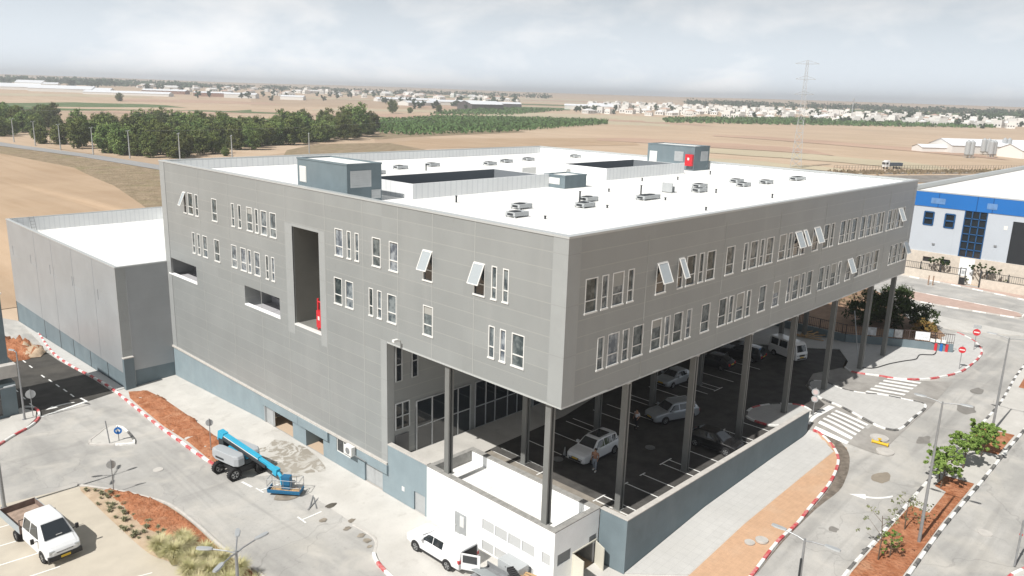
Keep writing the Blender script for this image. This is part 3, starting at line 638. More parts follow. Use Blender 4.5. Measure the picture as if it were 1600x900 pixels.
RF = random.Random(44)
def strip_patch(a0, a1, r0, wd, mt, off, slope=0.0):
    n = 10; lo = []; hi = []
    for i in range(n+1):
        f = i/n; a = a0+(a1-a0)*f; env = sin(pi*min(1, max(0.02, f)))**.35
        rr = r0*(1+slope*f)+RF.uniform(-.06,.06)*wd
        lo.append(pol(a, rr)); hi.append(pol(a, rr+wd*env*RF.uniform(.8,1.1)))
    sheet('field', lo+hi[::-1], off, mt, far=True)
for i, (a0, a1, r0, wd, mt, sl) in enumerate(((79,66,1050,130,greenf,.05),(72,58,860,120,pinkf,.1),(66,52,980,60,greenf,-.1),(60,45,900,140,pinkf,.05),(58,44,1120,90,palef,.05),(70,60,1300,160,pinkf,0),(79,68,1400,160,palef,.1),(52,40,1350,120,pinkf,.05),(45,36,1150,100,palef,-.03),(40,30,1050,70,pinkf,-.08),(33,14,480,60,palef,-.12),(38,22,560,70,pinkf,-.1),(30,12,700,60,pinkf,-.2),(36,20,420,30,greenf if False else palef,-.1),(46,36,1750,110,greenf,0),(60,48,1750,120,palef,0),(44,30,2250,260,pinkf,0),(56,44,2350,200,greenf,0),(25,12,2200,300,greenf,0))):
    strip_patch(a0, a1, r0, wd, mt, .06+.012*i, sl)
sheet('pavement', smooth_path([(28.3,2.3),(27.9,.6),(28.6,-.6),(31.5,-1.5),(33.6,-1.3),(34.4,.2),(33.0,1.9),(30.5,2.9)],4,True), 0.12, slabs, skirt=.14, gfun=lambda x, y: -9.4, cutx=[], cuty=[])
kerb(smooth_path([(28.3,2.3),(27.9,.6),(28.6,-.6),(31.5,-1.5),(33.6,-1.3),(34.4,.2),(33.0,1.9),(30.5,2.9)],4,True), [kw, kr, kw, kb], seg=1.1, closed=True, gf=lambda x, y: -9.4)

# ---------------------------------------------------------------- buildings
def holed(mb, ax, c, u0, u1, v0, v1, holes, depth, inward, m=0, mr=0):
    """wall sheet in the plane ax=c, u0..u1 by v0..v1 with rectangular holes and reveals"""
    def P(u, v, d=0.0):
        q = c+inward*d
        return (q, u, v) if ax == 0 else (u, q, v)
    us = sorted(set([u0,u1]+[h[k] for h in holes for k in (0,1)])); vs = sorted(set([v0,v1]+[h[k] for h in holes for k in (2,3)]))
    us = [u for u in us if u0 <= u <= u1]; vs = [v for v in vs if v0 <= v <= v1]
    for j in range(len(vs)-1):
        run = None
        for i in range(len(us)-1):
            cu = (us[i]+us[i+1])/2; cv = (vs[j]+vs[j+1])/2
            hole = any(h[0] < cu < h[1] and h[2] < cv < h[3] for h in holes)
            if not hole and run is None: run = us[i]
            if run is not None and (hole or i == len(us)-2):
                e = us[i] if hole else us[i+1]
                mb.face([P(run,vs[j]),P(e,vs[j]),P(e,vs[j+1]),P(run,vs[j+1])], m); run = None
    for (a, b, d0, d1) in [h[:4] for h in holes]:
        mb.face([P(a,d0),P(a,d1),P(a,d1,depth),P(a,d0,depth)], mr); mb.face([P(b,d0),P(b,d0,depth),P(b,d1,depth),P(b,d1)], mr)
        mb.face([P(a,d1),P(b,d1),P(b,d1,depth),P(a,d1,depth)], mr); mb.face([P(a,d0),P(a,d0,depth),P(b,d0,depth),P(b,d0)], mr)
L_, W_ = 57.3, 54.1
B1 = [(48.37,48.99,'o'),(46.92,47.99),(45.80,46.42),(41.95,42.98),(38.62,39.18),(37.39,37.95),(35.38,36.40),(34.39,34.93),(32.94,33.94),(31.43,32.46),(21.80,22.85),(20.77,21.28),(19.77,20.27),(17.16,18.16),(15.17,16.18),(11.50,12.50,'o'),(6.55,7.57,'o'),(5.50,5.98),(4.50,5.00)]
B2 = [(47.0,47.57),(45.88,46.45),(44.36,45.32),(41.9,42.95),(38.56,39.58),(36.85,37.88),(35.97,36.53),(34.42,35.40),(32.97,33.47),(31.99,32.48),(22.04,23.10),(20.57,21.60),(18.11,18.63),(17.09,17.62),(15.38,16.42),(11.43,12.47),(5.58,6.12),(4.60,5.12),(3.06,4.11)]
R1 = [(1.66,2.80),(3.20,3.84),(4.24,5.38),(5.79,6.43),(8.87,10.02,'o'),(11.37,12.03,'o'),(12.42,13.58),(14.0,14.64),(15.02,16.17),(17.68,18.86),(20.2,20.85),(21.24,22.42),(22.79,23.45),(23.8,24.98),(25.97,27.14),(27.53,28.18),(28.57,29.74,'o'),(30.1,30.75,'o'),(32.16,33.36,'o'),(34.3,35.5),(35.88,36.56),(37.87,39.07),(39.4,40.06),(40.53,41.75),(42.58,43.78),(44.2,45.4),(45.68,46.3),(46.6,47.8),(47.95,48.6),(49.6,50.85),(51.2,51.85),(52.3,53.5,'o'),(53.87,54.52)]
R2 = [(3.10,3.74),(4.1,5.26),(5.62,6.3),(6.68,7.85),(8.76,9.93),(10.28,10.94),(11.33,12.47),(12.94,13.6),(14.88,16.06),(17.27,18.42),(18.77,19.45),(19.85,21.02),(21.42,22.1),(23.4,24.57),(25.78,26.94),(28.27,28.94),(29.32,30.5),(30.88,31.54),(31.95,33.08),(34.35,35.5),(35.95,36.6),(36.97,38.16),(38.56,39.24),(40.47,41.67,'o'),(42.63,43.8),(44.15,44.83),(45.0,46.2),(46.48,47.12),(47.43,48.58),(51.64,52.34),(52.72,53.95),(54.4,55.1),(55.4,56.6,'o')]
Z1, Z2 = (5.30, 7.42), (1.50, 3.62)
ob = thing('office_building', 'large two storey grey metal clad building raised on tall steel columns above a car park', 'building', (0, 0, -12.4))
def bpart(mb, name, mats, **k): return mb.build(name, mats, ob, world=True, **k)
wins = []
for L, Z, ax in ((B1,Z1,0),(B2,Z2,0),(R1,Z1,1),(R2,Z2,1)):
    for t in L: wins.append((ax, t[0], t[1], Z[0], Z[1], len(t) > 2))
ZC = -9.5
# left facade
w_ = MB()
hL = [(a,b,z0,z1) for ax,a,b,z0,z1,o in wins if ax == 0]
slot = (25.1, 29.0, -1.44, 6.72); bal1 = (47.15, 53.55, -1.48, 0.2); bal2 = (31.4, 37.45, -1.5, 0.2)
holed(w_, 0, 0.0, 16.55, W_, ZC, 10.0, [h for h in hL if h[0] > 16.55]+[slot, bal1, bal2], 0.16, 1)
holed(w_, 0, 0.0, 1.1, 16.55, 0.0, 10.0, [h for h in hL if h[0] < 16.55 and h[0] > 1], 0.16, 1)
holed(w_, 1, 0.0, 0.84, L_, 0.0, 10.0, [(a,b,z0,z1) for ax,a,b,z0,z1,o in wins if ax == 1], 0.16, 1)
# inner leaf thickness, back and right sides
w_.face([(0.5,1.1,0),(0.5,W_,0),(0.5,W_,10),(0.5,1.1,10)]) if False else None
w_.face([(L_,0,0),(L_,W_,0),(L_,W_,10),(L_,0,10)]); w_.face([(0,W_,ZC),(L_,W_,ZC),(L_,W_,10),(0,W_,10)])
bpart(w_, 'wall', cladding)
c_ = MB()
c_.box(-0.02,-0.02,0.0,1.1,0.30,9.93,0); c_.box(-0.021,0.30,0.001,0.30,1.1,9.93,0)      # corner trim on both faces
c_.box(0.30,-0.021,0.0,0.84,0.0,9.93,0)
bpart(c_, 'corner_trim', trimM); c_ = MB()
c_.box(-0.02,53.0,ZC,0.2,W_+0.02,9.93,0); bpart(c_, 'corner_trim', trimM); c_ = MB()
c_.box(-0.02,16.53,ZC,0.62,17.25,0.0,0); bpart(c_, 'corner_trim', trimM); c_ = MB()
c_.box(-0.015,29.0,-2.4,0.05,30.1,6.9,0); c_.box(-0.015,24.25,-2.4,0.05,25.1,6.9,0); c_.box(-0.015,25.1,6.72,0.05,29.0,6.95,0)
bpart(c_, 'recess_trim', trimM)
for y in (7.5,11.55,15.2,19.3,24.2,29.97,34.5,39.8,45.6,53.0): 
    j_ = MB(); j_.box(-0.012,y-0.025,0.0 if y < 16 else ZC,0.0,y+0.025,9.9); bpart(j_, 'cladding_joint', jointL if y < 53 else jointD)
for x in (0.84,7.78,17.33,25.8,34.4,42.7,49.7,56.5): 
    j_ = MB(); j_.box(x-0.025,-0.012,0.02,x+0.025,0.0,9.3); bpart(j_, 'cladding_joint', jointL)
p_ = MB()
p_.box(-0.05,-0.05,9.93,0.45,W_+0.05,10.06,0); p_.box(0.45,-0.05,9.93,L_+0.05,0.40,10.06,0); p_.box(0.45,W_-0.35,9.93,L_+0.05,W_+0.05,10.06,0); p_.box(L_-0.35,0.40,9.93,L_+0.05,W_-0.35,10.06,0)
bpart(p_, 'coping', coping)
p_ = MB()
p_.box(0.30,0.25,8.9,0.34,W_-0.25,9.93); p_.box(0.34,0.25,8.9,L_-0.2,0.29,9.93); p_.box(0.34,W_-0.3,8.9,L_-0.2,W_-0.26,9.93); p_.box(L_-0.24,0.29,8.9,L_-0.2,W_-0.3,9.93)
bpart(p_, 'parapet', corr)
# roof with two courtyards
cts = [(7.6,24.0,23.0,30.2),(34.2,49.0,23.7,30.8)]
r_ = MB()
def roof_grid(mb, z, x0, x1, y0, y1, holes):
    us = sorted(set([x0,x1]+[h[0] for h in holes]+[h[1] for h in holes])); vs = sorted(set([y0,y1]+[h[2] for h in holes]+[h[3] for h in holes]))
    for j in range(len(vs)-1):
        for i in range(len(us)-1):
            cu = (us[i]+us[i+1])/2; cv = (vs[j]+vs[j+1])/2
            if not any(h[0] < cu < h[1] and h[2] < cv < h[3] for h in holes): mb.face([(us[i],vs[j],z),(us[i+1],vs[j],z),(us[i+1],vs[j+1],z),(us[i],vs[j+1],z)])
roof_grid(r_, 9.0, 0.34, L_-0.24, 0.29, W_-0.3, cts)
bpart(r_, 'roof', roofm)
for (x0,x1,y0,y1) in cts:
    q = MB(); q.box(x0-0.15,y0-0.15,9.0,x1+0.15,y0,10.25); q.box(x0-0.15,y1,9.0,x1+0.15,y1+0.15,10.1); q.box(x0-0.15,y0,9.0,x0,y1,10.25); q.box(x1,y0,9.0,x1+0.15,y1,10.1)
    ct = bpart(q, 'courtyard_parapet', corr)
    q = MB(); q.box(x0,y1-0.02,1.0,x1,y1-0.004,10.08); q.box(x0,y0+0.004,1.0,x1,y0+0.02,10.2); q.face([(x0,y0,1.0),(x1,y0,1.0),(x1,y1,1.0),(x0,y1,1.0)])
    q.box(x0+0.004,y0+0.02,1.0,x0+0.02,y1-0.02,10.2); q.box(x1-0.02,y0+0.02,1.0,x1-0.004,y1-0.02,10.08)
    bpart(q, 'courtyard_wall', mat('shade_toned_wall', (0.20,0.22,0.24), 0.6))  # courtyard shade is put into this dark wall colour
# soffit
q = MB(); q.face([(0.02,0.02,0.02),(0.02,16.6,0.02),(L_-0.02,16.6,0.02),(L_-0.02,0.02,0.02)])
q.box(0.0,-0.03,-0.10,L_,0.18,0.0,1); q.box(-0.03,0.0,-0.10,0.18,16.5,0.0,1)
for x in (7,15.4,23.5,31.6,40,49,55.6): q.box(x-0.15,0.2,-0.35,x+0.15,16.5,0.018,0)
bpart(q, 'soffit', [soffit, coping])
# balconies and recess
BW = mat('balcony_wall', (0.40,0.40,0.42), 0.8)
for (a,b,z0,z1) in (bal1, bal2):
    q = MB()
    q.face([(2.6,a,z0-0.3),(2.6,b,z0-0.3),(2.6,b,z1),(2.6,a,z1)],1); q.face([(0.16,a,z1-0.001),(2.6,a,z1-0.001),(2.6,b,z1-0.001),(0.16,b,z1-0.001)],1)
    q.face([(0.16,a,z0-0.3),(2.6,a,z0-0.3),(2.6,a,z1),(0.16,a,z1)],0); q.face([(0.16,b-0.001,z0-0.3),(2.6,b-0.001,z0-0.3),(2.6,b-0.001,z1),(0.16,b-0.001,z1)],2)
    q.face([(0.0,a,z0-0.3),(2.6,a,z0-0.3),(2.6,b,z0-0.3),(0.0,b,z0-0.3)],1)
    q.box(-0.03,a-0.05,z0-0.12,0.30,b+0.05,z0+0.02,0)
    bpart(q, 'balcony', [wallpaint, BW, cladding])
q = MB()
q.box(2.50,31.9,-1.3,2.58,33.0,-0.1); q.box(1.2,31.405,-1.35,1.75,31.46,-0.2); q.box(2.50,35.5,-1.2,2.58,36.8,-0.1)
q.box(0.55,31.405,-1.35,0.9,31.46,-0.2); q.box(1.8,47.155,-1.2,2.5,47.25,0.1)
bpart(q, 'balcony_opening', darkglass)
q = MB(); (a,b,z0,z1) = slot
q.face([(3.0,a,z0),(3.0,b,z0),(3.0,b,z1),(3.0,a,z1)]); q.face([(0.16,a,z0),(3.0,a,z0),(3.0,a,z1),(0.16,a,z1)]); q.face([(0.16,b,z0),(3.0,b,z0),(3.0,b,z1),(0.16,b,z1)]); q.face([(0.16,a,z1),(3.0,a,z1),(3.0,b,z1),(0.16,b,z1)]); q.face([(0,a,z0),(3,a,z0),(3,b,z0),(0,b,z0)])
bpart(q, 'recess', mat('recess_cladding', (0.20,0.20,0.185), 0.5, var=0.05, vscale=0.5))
q = MB(); q.box(-0.03,a-0.05,z0-0.14,0.3,b+0.05,z0+0.01); bpart(q, 'recess_sill', whitefr)
q = MB(); q.box(2.9,a+0.9,z0,2.98,a+2.0,z0+2.15,0); q.box(2.86,a+2.0,z0,2.98,a+2.8,z0+2.2,1); bpart(q, 'recess_door', [darkglass, whitefr])
q = MB(); q.box(0.12,a+0.12,z0+0.35,0.42,a+0.85,z0+1.75,0); q.box(0.10,a+0.38,z0+1.0,0.12,a+0.62,z0+1.3,1); q.cyl((0.5,a+1.15,z0),(0.5,a+1.15,z0+2.6),0.09,n=8,m=0); q.cyl((0.5,a+0.75,z0+1.7),(0.5,a+0.75,z0+2.4),0.07,n=8,m=0); q.cyl((0.5,a+0.75,z0+2.35),(0.5,a+1.15,z0+2.35),0.07,n=8,m=0)
bpart(q, 'fire_hose_cabinet', [red, whitefr])
# windows
def window(ax, a, b, z0, z1, opened, d=0.10, inward=1, c=0.0, parent=ob, glassm=winglass, name='window', stuff=None):
    mb = stuff or MB(); gb = MB()
    fr = 0.065
    def bx(M, u0, u1, v0, v1, d0, d1, mm=0):
        q0, q1 = sorted((c+inward*d0, c+inward*d1))
        if ax == 0: M.box(q0,u0,v0,q1,u1,v1,mm)
        else: M.box(u0,q0,v0,u1,q1,v1,mm)
    zt = z0+0.73
    bx(mb,a,a+fr,z0,z1,-0.02,d); bx(mb,b-fr,b,z0,z1,-0.02,d); bx(mb,a+fr,b-fr,z1-fr,z1,-0.02,d); bx(mb,a-0.04,b+0.04,z0-0.02,z0+fr+0.02,-0.06,d); bx(mb,a+fr,b-fr,zt,zt+fr,0.02,d)
    bx(gb,a+fr,b-fr,z0+fr+0.02,zt,d-0.03,d-0.01); bx(gb,a+fr,b-fr,zt+fr,z1-fr,d-0.03,d-0.01)
    W = mb.build(name, whitefr, parent, world=True) if stuff is None else None
    g = darkglass if opened else glassm
    gb.build('pane', g, W, world=True)
    if opened:
        h = z1-zt-0.02; th = radians(24)
        sb = MB(); s2 = MB()
        def sp(u, s, t):      # s along the sash from the hinge, t outward thickness
            q = -(s*sin(th)+t*cos(th)); z = z1-fr-s*cos(th)+t*sin(th)
            q = c+inward*(q-0.03)
            return (q,u,z) if ax == 0 else (u,q,z)
        def sbx(M, u0, u1, s0, s1, t0, t1):
            P = [sp(u0,s0,t0),sp(u1,s0,t0),sp(u1,s1,t0),sp(u0,s1,t0),sp(u0,s0,t1),sp(u1,s0,t1),sp(u1,s1,t1),sp(u0,s1,t1)]
            i = len(M.v); M.v += P
            for q in ((0,3,2,1),(4,5,6,7),(0,1,5,4),(1,2,6,5),(2,3,7,6),(3,0,4,7)): M.f.append(tuple(i+k for k in q)); M.m.append(0)
        e = 0.06; sbx(sb,a+.02,a+.02+e,0,h,0,.05); sbx(sb,b-.02-e,b-.02,0,h,0,.05); sbx(sb,a+.02+e,b-.02-e,0,e,0,.05); sbx(sb,a+.02+e,b-.02-e,h-e,h,0,.05)
        sbx(s2,a+.02+e,b-.02-e,e,h-e,.015,.03)
        S = sb.build('open_sash', whitefr, W, world=True)
        tmp = s2.build('pane', sashglass, W, world=True)
    elif stuff is None and RW.random() < .22 and b-a > .8:
        k_ = MB(); hb = z1-fr-(z1-zt)*RW.uniform(.25,.8); bx(k_,a+fr+.01,b-fr-.01,hb,z1-fr,d-.045,d-.035); k_.build('blind', blindm, W, world=True)
    return W
RW = random.Random(8); blindm = mat('blind', (0.34,0.34,0.32), .8)
order = sorted(wins, key=lambda t: ((t[1] if t[0] == 1 else 0)-CAM.x)**2+((t[1] if t[0] == 0 else 0)-CAM.y)**2)
far_fr = MB(); far_gl = MB()
NW = 96
for i, (ax, a, b, z0, z1, o) in enumerate(order):
    if i < NW or o: window(ax, a, b, z0, z1, o)
    else:
        fr = .065; zt = z0+.73
        for M_, bxs in ((far_fr, [(a,a+fr,z0,z1,-.02,.1),(b-fr,b,z0,z1,-.02,.1),(a+fr,b-fr,z1-fr,z1,-.02,.1),(a-.04,b+.04,z0-.02,z0+fr+.02,-.06,.1),(a+fr,b-fr,zt,zt+fr,.02,.1)]), (far_gl, [(a+fr,b-fr,z0+fr+.02,zt,.07,.09),(a+fr,b-fr,zt+fr,z1-fr,.07,.09)])):
            for (u0,u1,v0,v1,d0,d1) in bxs:
                if ax == 0: M_.box(d0,u0,v0,d1,u1,v1)
                else: M_.box(u0,d0,v0,u1,d1,v1)
if far_fr.v:
    wf = bpart(far_fr, 'window', whitefr); wf['kind'] = 'stuff'; far_gl.build('pane', winglass, wf, world=True)
# plinth on the left street
q = MB(); zb = -13.6
ops = [(30.05,34.95,zb,-10.45),(25.3,27.95,zb,-10.45),(21.4,23.35,-10.95,-9.75),(17.2,19.5,zb,-10.4)]
holed(q, 0, 0.0, 16.55, 54.0, zb, ZC-0.0, ops, 0.35, 1)
holed(q, 0, 0.0, 12.0, 16.55, zb, -8.05, [(12.2,13.45,zb,-10.6)], 0.25, 1)
q.face([(0.35,12.0,-8.05),(0.35,16.55,-8.05),(0.35,16.55,-9.4),(0.35,12.0,-9.4)])
q.box(-0.18,16.45,-10.40,-0.003,20.3,-9.68); q.box(-0.20,24.35,-10.42,-0.003,28.85,-9.66); q.box(-0.16,28.95,-10.44,-0.003,35.2,-9.7)
q.box(0.36,25.2,zb,3.0,25.3,-10.3); q.box(0.36,27.95,zb,3.0,28.05,-10.3)
bpart(q, 'plinth', plinthp)
q = MB(); q.box(-0.14,16.5,-9.66,0.02,54.0,-9.47); q.box(-0.03,12.0,-8.05,0.38,16.53,-7.97); bpart(q, 'plinth_coping', kc)
q = MB(); q.face([(3.0,25,-12.66),(3.0,35,-12.66),(3.0,35,-10.2),(3.0,25,-10.2)]); q.face([(0.35,25,-10.3),(3,25,-10.3),(3,35,-10.3),(0.35,35,-10.3)]); q.box(0.36,30.0,zb,3.0,30.05,-10.3); q.box(0.36,34.95,zb,3.0,35.0,-10.3); q.face([(-0.0,25,-12.38),(3,25,-12.38),(3,35,-12.38),(-0.0,35,-12.38)])
bpart(q, 'loading_bay', pave)
q = MB(); q.box(0.10,33.3,-12.36,0.16,34.9,-10.5); q.cyl((-0.05,34.75,-12.36),(-0.05,34.75,-10.5),0.05,n=8); q.cyl((-0.05,33.25,-12.36),(-0.05,33.25,-10.6),0.04,n=8)
bpart(q, 'gate_leaf', metalw)
q = MB()
for (a, b) in ((17.22,18.34),(18.36,19.48)): q.box(0.14,a,-12.42,0.20,b,-10.42); q.box(0.12,a+0.12,-11.3,0.14,b-0.12,-10.6)
bpart(q, 'double_door', metalw)
q = MB(); q.box(0.10,12.22,-12.45,0.15,13.43,-10.62); q.box(0.08,13.25,-11.6,0.10,13.32,-11.45); bpart(q, 'door', metalw)
q = MB(); q.box(0.05,21.42,-10.95,0.12,21.5,-9.75); q.box(0.05,23.27,-10.95,0.12,23.35,-9.75); q.box(0.05,22.34,-10.95,0.12,22.42,-9.75); q.box(0.04,21.4,-10.97,0.14,23.35,-10.88); q.box(0.05,21.4,-9.83,0.12,23.35,-9.75)
wv = bpart(q, 'window', whitefr); q = MB(); q.box(0.08,21.5,-10.88,0.10,23.27,-9.83); q.build('pane', darkglass, wv, world=True)
q = MB(); q.box(-0.012,14.55,-11.1,-0.002,14.85,-10.75); bpart(q, 'notice_plate', whitefr)
# glazed ground floor front under the box
q = MB(); q.box(0.62,16.6,-9.6,L_,16.9,0.0)
bpart(q, 'ground_floor_wall', cladding)
def glazing(x0, x1, z0, z1, vs, hs, y=16.55, nm='glazed_front'):
    f_ = MB(); g_ = MB()
    for x in [x0]+vs+[x1]: f_.box(x-.05,y-.06,z0,x+.05,y+.03,z1)
    for z in [z0]+hs+[z1]: f_.box(x0,y-.05,z-.04,x1,y+.02,z+.04)
    g_.box(x0,y-.01,z0,x1,y+.01,z1)
    W = bpart(f_, nm, metalw); g_.build('pane', darkglass, W, world=True)
glazing(2.75,8.35,-9.38,-5.35,[4.3,5.7,7.0],[-7.45]); glazing(8.9,15.0,-9.38,-5.35,[10.1,11.2,12.7,13.9],[-7.5]); glazing(16.0,30.0,-9.38,-5.35,[18,20,22,24,26,28],[-7.5])
glazing(0.75,2.05,-7.12,-5.05,[1.4],[-6.1],nm='window'); glazing(0.8,1.35,-3.3,-0.6,[],[-2.0],nm='window'); glazing(2.3,2.85,-3.3,-0.6,[],[-2.0],nm='window')
q = MB(); q.box(0.75,16.52,-9.38,2.0,16.58,-7.6); bpart(q, 'door', mat('grey_door', (0.16,0.16,0.16), 0.6))
# columns
def icol(mb, x, y, z0, z1, s=0.215):
    mb.box(x-s,y-s,z0,x-s+.12,y+s,z1); mb.box(x+s-.12,y-s,z0,x+s,y+s,z1); mb.box(x-s+.12,y-.05,z0,x+s-.12,y+.05,z1); mb.box(x-s-.08,y-s-.08,z0,x+s+.08,y+s+.08,z0+.05)
for (x, y, z0) in [(0.42,1.15,-8.1),(0.42,10.2,-8.1)]+[(x,.45,-9.38) for x in (7.1,15.3,23.4,31.6,40.1,49.1,55.7)]+[(x,9.45,-9.38) for x in (7.4,16.2,24.2,32.2,41.4,49.3,55.6)]:
    q = MB(); icol(q, x, y, z0, 0.0); bpart(q, 'column', colsteel)
# rooftop rooms
def roofroom(x0,x1,y0,y1,z1,louvres,extra=None,lab=None):
    q = MB(); q.box(x0,y0,9.0,x1,y1,z1-0.12,0); q.box(x0-.04,y0-.04,z1-.12,x0+.2,y1+.04,z1,0); q.box(x1-.2,y0-.04,z1-.12,x1+.04,y1+.04,z1,0); q.box(x0+.2,y0-.04,z1-.12,x1-.2,y0+.2,z1,0); q.box(x0+.2,y1-.2,z1-.12,x1-.2,y1+.04,z1,0)
    q.face([(x0+.2,y0+.2,z1-.1),(x1-.2,y0+.2,z1-.1),(x1-.2,y1-.2,z1-.1),(x0+.2,y1-.2,z1-.1)],1)
    R = bpart(q, 'rooftop_room', [bluegrey, roofm])
    for (ax, c, a, b, z0, z1_, mm) in louvres:
        q = MB(); n = max(3, int((z1_-z0)/0.16))
        for k in range(n):
            zz_ = z0+(z1_-z0)*k/n
            if ax == 1: q.box(a,c-.05,zz_,b,c-.012,zz_+(z1_-z0)/n*.72)
            else: q.box(c-.05,a,zz_,c-.012,b,zz_+(z1_-z0)/n*.72)
        if ax == 1: q.box(a-.05,c-.03,z0-.05,b+.05,c-.004,z1_+.05)
        else: q.box(c-.03,a-.05,z0-.05,c-.004,b+.05,z1_+.05)
        q.build('louvre', mm, R, world=True)
    return R
roofroom(1.9,5.15,23.9,31.0,12.0,[(1,23.9,2.25,4.1,10.2,11.4,metalw),(1,23.9,4.2,5.0,9.25,9.85,metalw),(0,1.9,29.7,30.6,10.1,11.3,whitefr)])
R = roofroom(53.1,56.6,24.7,31.6,12.0,[(1,24.7,54.6,56.2,10.2,11.3,metalw),(0,53.1,26.3,27.5,10.1,11.2,metalw),(0,53.1,30.2,31.2,9.1,11.0,whitefr)])
q = MB(); q.box(52.7,24.75,9.6,53.05,25.75,11.0,0); q.box(52.68,25.15,10.3,52.70,25.4,10.6,1); bpart(q, 'fire_hose_cabinet', [red, whitefr])
roofroom(24.2,27.4,20.9,23.5,10.25,[(0,24.2,21.6,23.0,9.4,9.9,whitefr)])
# rooftop units, each its own thing
def roof_unit(x, y, w1=1.45, d1=.95, h=0.40, lab='', rz=0):
    t = thing('rooftop_vent', lab, 'roof vent', (x, y, 9.0), rz, 'low vents on the white roof')
    q = MB()
    for (a, b) in ((-w1/2,-d1/2),(w1/2-.1,-d1/2),(-w1/2,d1/2-.1),(w1/2-.1,d1/2-.1)): q.box(a,b,0,a+.1,b+.1,.14)
    q.box(-w1/2,-d1/2,.12,w1/2,d1/2,h); q.build('housing', metalw, t)
    q = MB(); q.box(-w1/2+.15,-d1/2+.18,h,w1/2-.6,d1/2-.18,h+.05); q.box(-w1/2-.02,-d1/2+.2,.16,-w1/2-.001,d1/2-.2,h-.08); q.build('grille', darksteel, t)
roofu = [(7.9,11.5,'front one of the pair of roof vents nearest the left facade'),(11.2,14.2,'rear one of the pair of roof vents nearest the left facade'),(16.0,11.8,'front one of the second pair of roof vents from the left'),(19.2,14.0,'rear one of the second pair of roof vents from the left'),(24.7,11.8,'single roof vent standing alone midway along the front of the white roof'),
 (33.8,12.2,'front vent of the pair beside the thin bracket on the roof'),(37.2,14.2,'rear vent of the pair beside the thin bracket on the roof'),(42.6,12.3,'front vent of the group of three toward the right end of the roof'),(45.4,14.6,'rear vent of the group of three toward the right end of the roof'),(47.4,12.2,'right hand vent of the group of three toward the right end'),
 (54.6,12.0,'long low roof vent nearest the far right corner of the roof'),(28.0,44.6,'roof vent behind the first roof courtyard, middle'),(22.6,43.8,'roof vent behind the first courtyard, on its left'),(40.0,44.2,'roof vent behind the courtyards beside the small stub pipe'),(45.0,45.0,'second roof vent behind the courtyards toward the right'),(17.0,40.5,'roof vent directly beside the left blue grey rooftop room'),(55.5,45.6,'roof vent near the far back corner of the roof'),(35.5,42.6,'flat pale roof vent behind the gap between the courtyards')]
for x, y, l in roofu: roof_unit(x, y, lab=l, w1=2.4 if 'long' in l else 1.45)
pg = [(9.3,19.6,.5,'stub pipe on the roof before the first courtyard parapet'),(8.8,9.6,.2,'tiny drain pipe on the roof right of the first vent pair'),(17.2,10.5,.2,'tiny drain pipe on the roof right of the second vent pair'),(17.9,13.9,.9,'tall thin pipe standing beside the second vent pair'),(27.2,14.3,.8,'tall thin pipe standing beside the lone middle vent'),(25.6,10.6,.2,'short pipe just right of the lone middle vent'),(22.9,5,.25,'short pipe close to the front edge of the roof'),(26.2,17.2,.25,'short pipe in front of the small blue grey rooftop room'),(34.5,10.8,.35,'short pipe right of the vent pair with the bracket'),(51.0,21.1,.4,'short pipe in front of the right rooftop room'),(41.8,19.7,.3,'short pipe before the second courtyard, right'),(37.1,21.1,.3,'short pipe before the second courtyard, left'),(35.7,5.7,.35,'short pipe on the front edge of the roof toward the right'),(24,41,.7,'thin pipe behind the first courtyard')]
for x, y, h, l in pg:
    q = MB(); q.cyl((x,y,9.0),(x,y,9.0+h),.07,n=8); q.cyl((x,y,9.0+h),(x,y,9.04+h),.11,n=8); tag(q.build('vent_pipe', darksteel, loc=(x,y,9.0)), l, 'pipe', 'stub pipes on the white roof')
q = MB(); q.box(30.6,13.2,9.0,30.7,14.3,9.9); q.box(31.0,13.2,9.0,31.1,14.3,9.6); q.box(30.6,13.2,9.0,31.6,14.3,9.05); tag(q.build('roof_bracket', metalw, loc=(31,13.7,9.0)), 'pale tilted metal bracket on the roof left of a vent pair', 'bracket')
q = MB(); q.box(29.0,31.0,9.0,31.2,31.5,9.9,0); q.box(31.6,27.0,9.0,32.3,27.6,10.0,0); q.box(31.58,27.1,9.2,31.6,27.5,9.7,1); tag(q.build('roof_cabinet', [whitefr, darksteel], loc=(31,29,9.0)), 'white metal cabinet with a dark grille between the two roof courtyards', 'cabinet')
# air conditioner on the facade
t = thing('air_conditioner', 'white air conditioner unit bracketed on the blue grey wall beside a window', 'air conditioner', (-0.25,20.9,-10.2))
q = MB(); q.box(-.35,-.5,-.05,.05,.5,.7,0); q.build('casing', whitefr, t, bevel=.02)
q = MB(); q.cyl((-.36,.0,.32),(-.38,0,.32),.26,n=16); q.build('fan_grille', steel, t); q = MB(); q.box(-.3,-.45,-.12,.05,-.4,-.05); q.box(-.3,.4,-.12,.05,.45,-.05); q.box(-.1,-2.0,-.0,-.05,-.5,.05); q.build('bracket', steel, t)
q = MB(); q.cyl((-0.02,15.0,0.45),(-0.5,14.8,0.62),0.05,n=8); q.box(-0.75,14.7,0.5,-0.35,14.95,0.68); tag(q.build('wall_lamp', whitefr, loc=(0,15,0.5)), 'small white lamp fixed to the cladding above the recess', 'lamp')

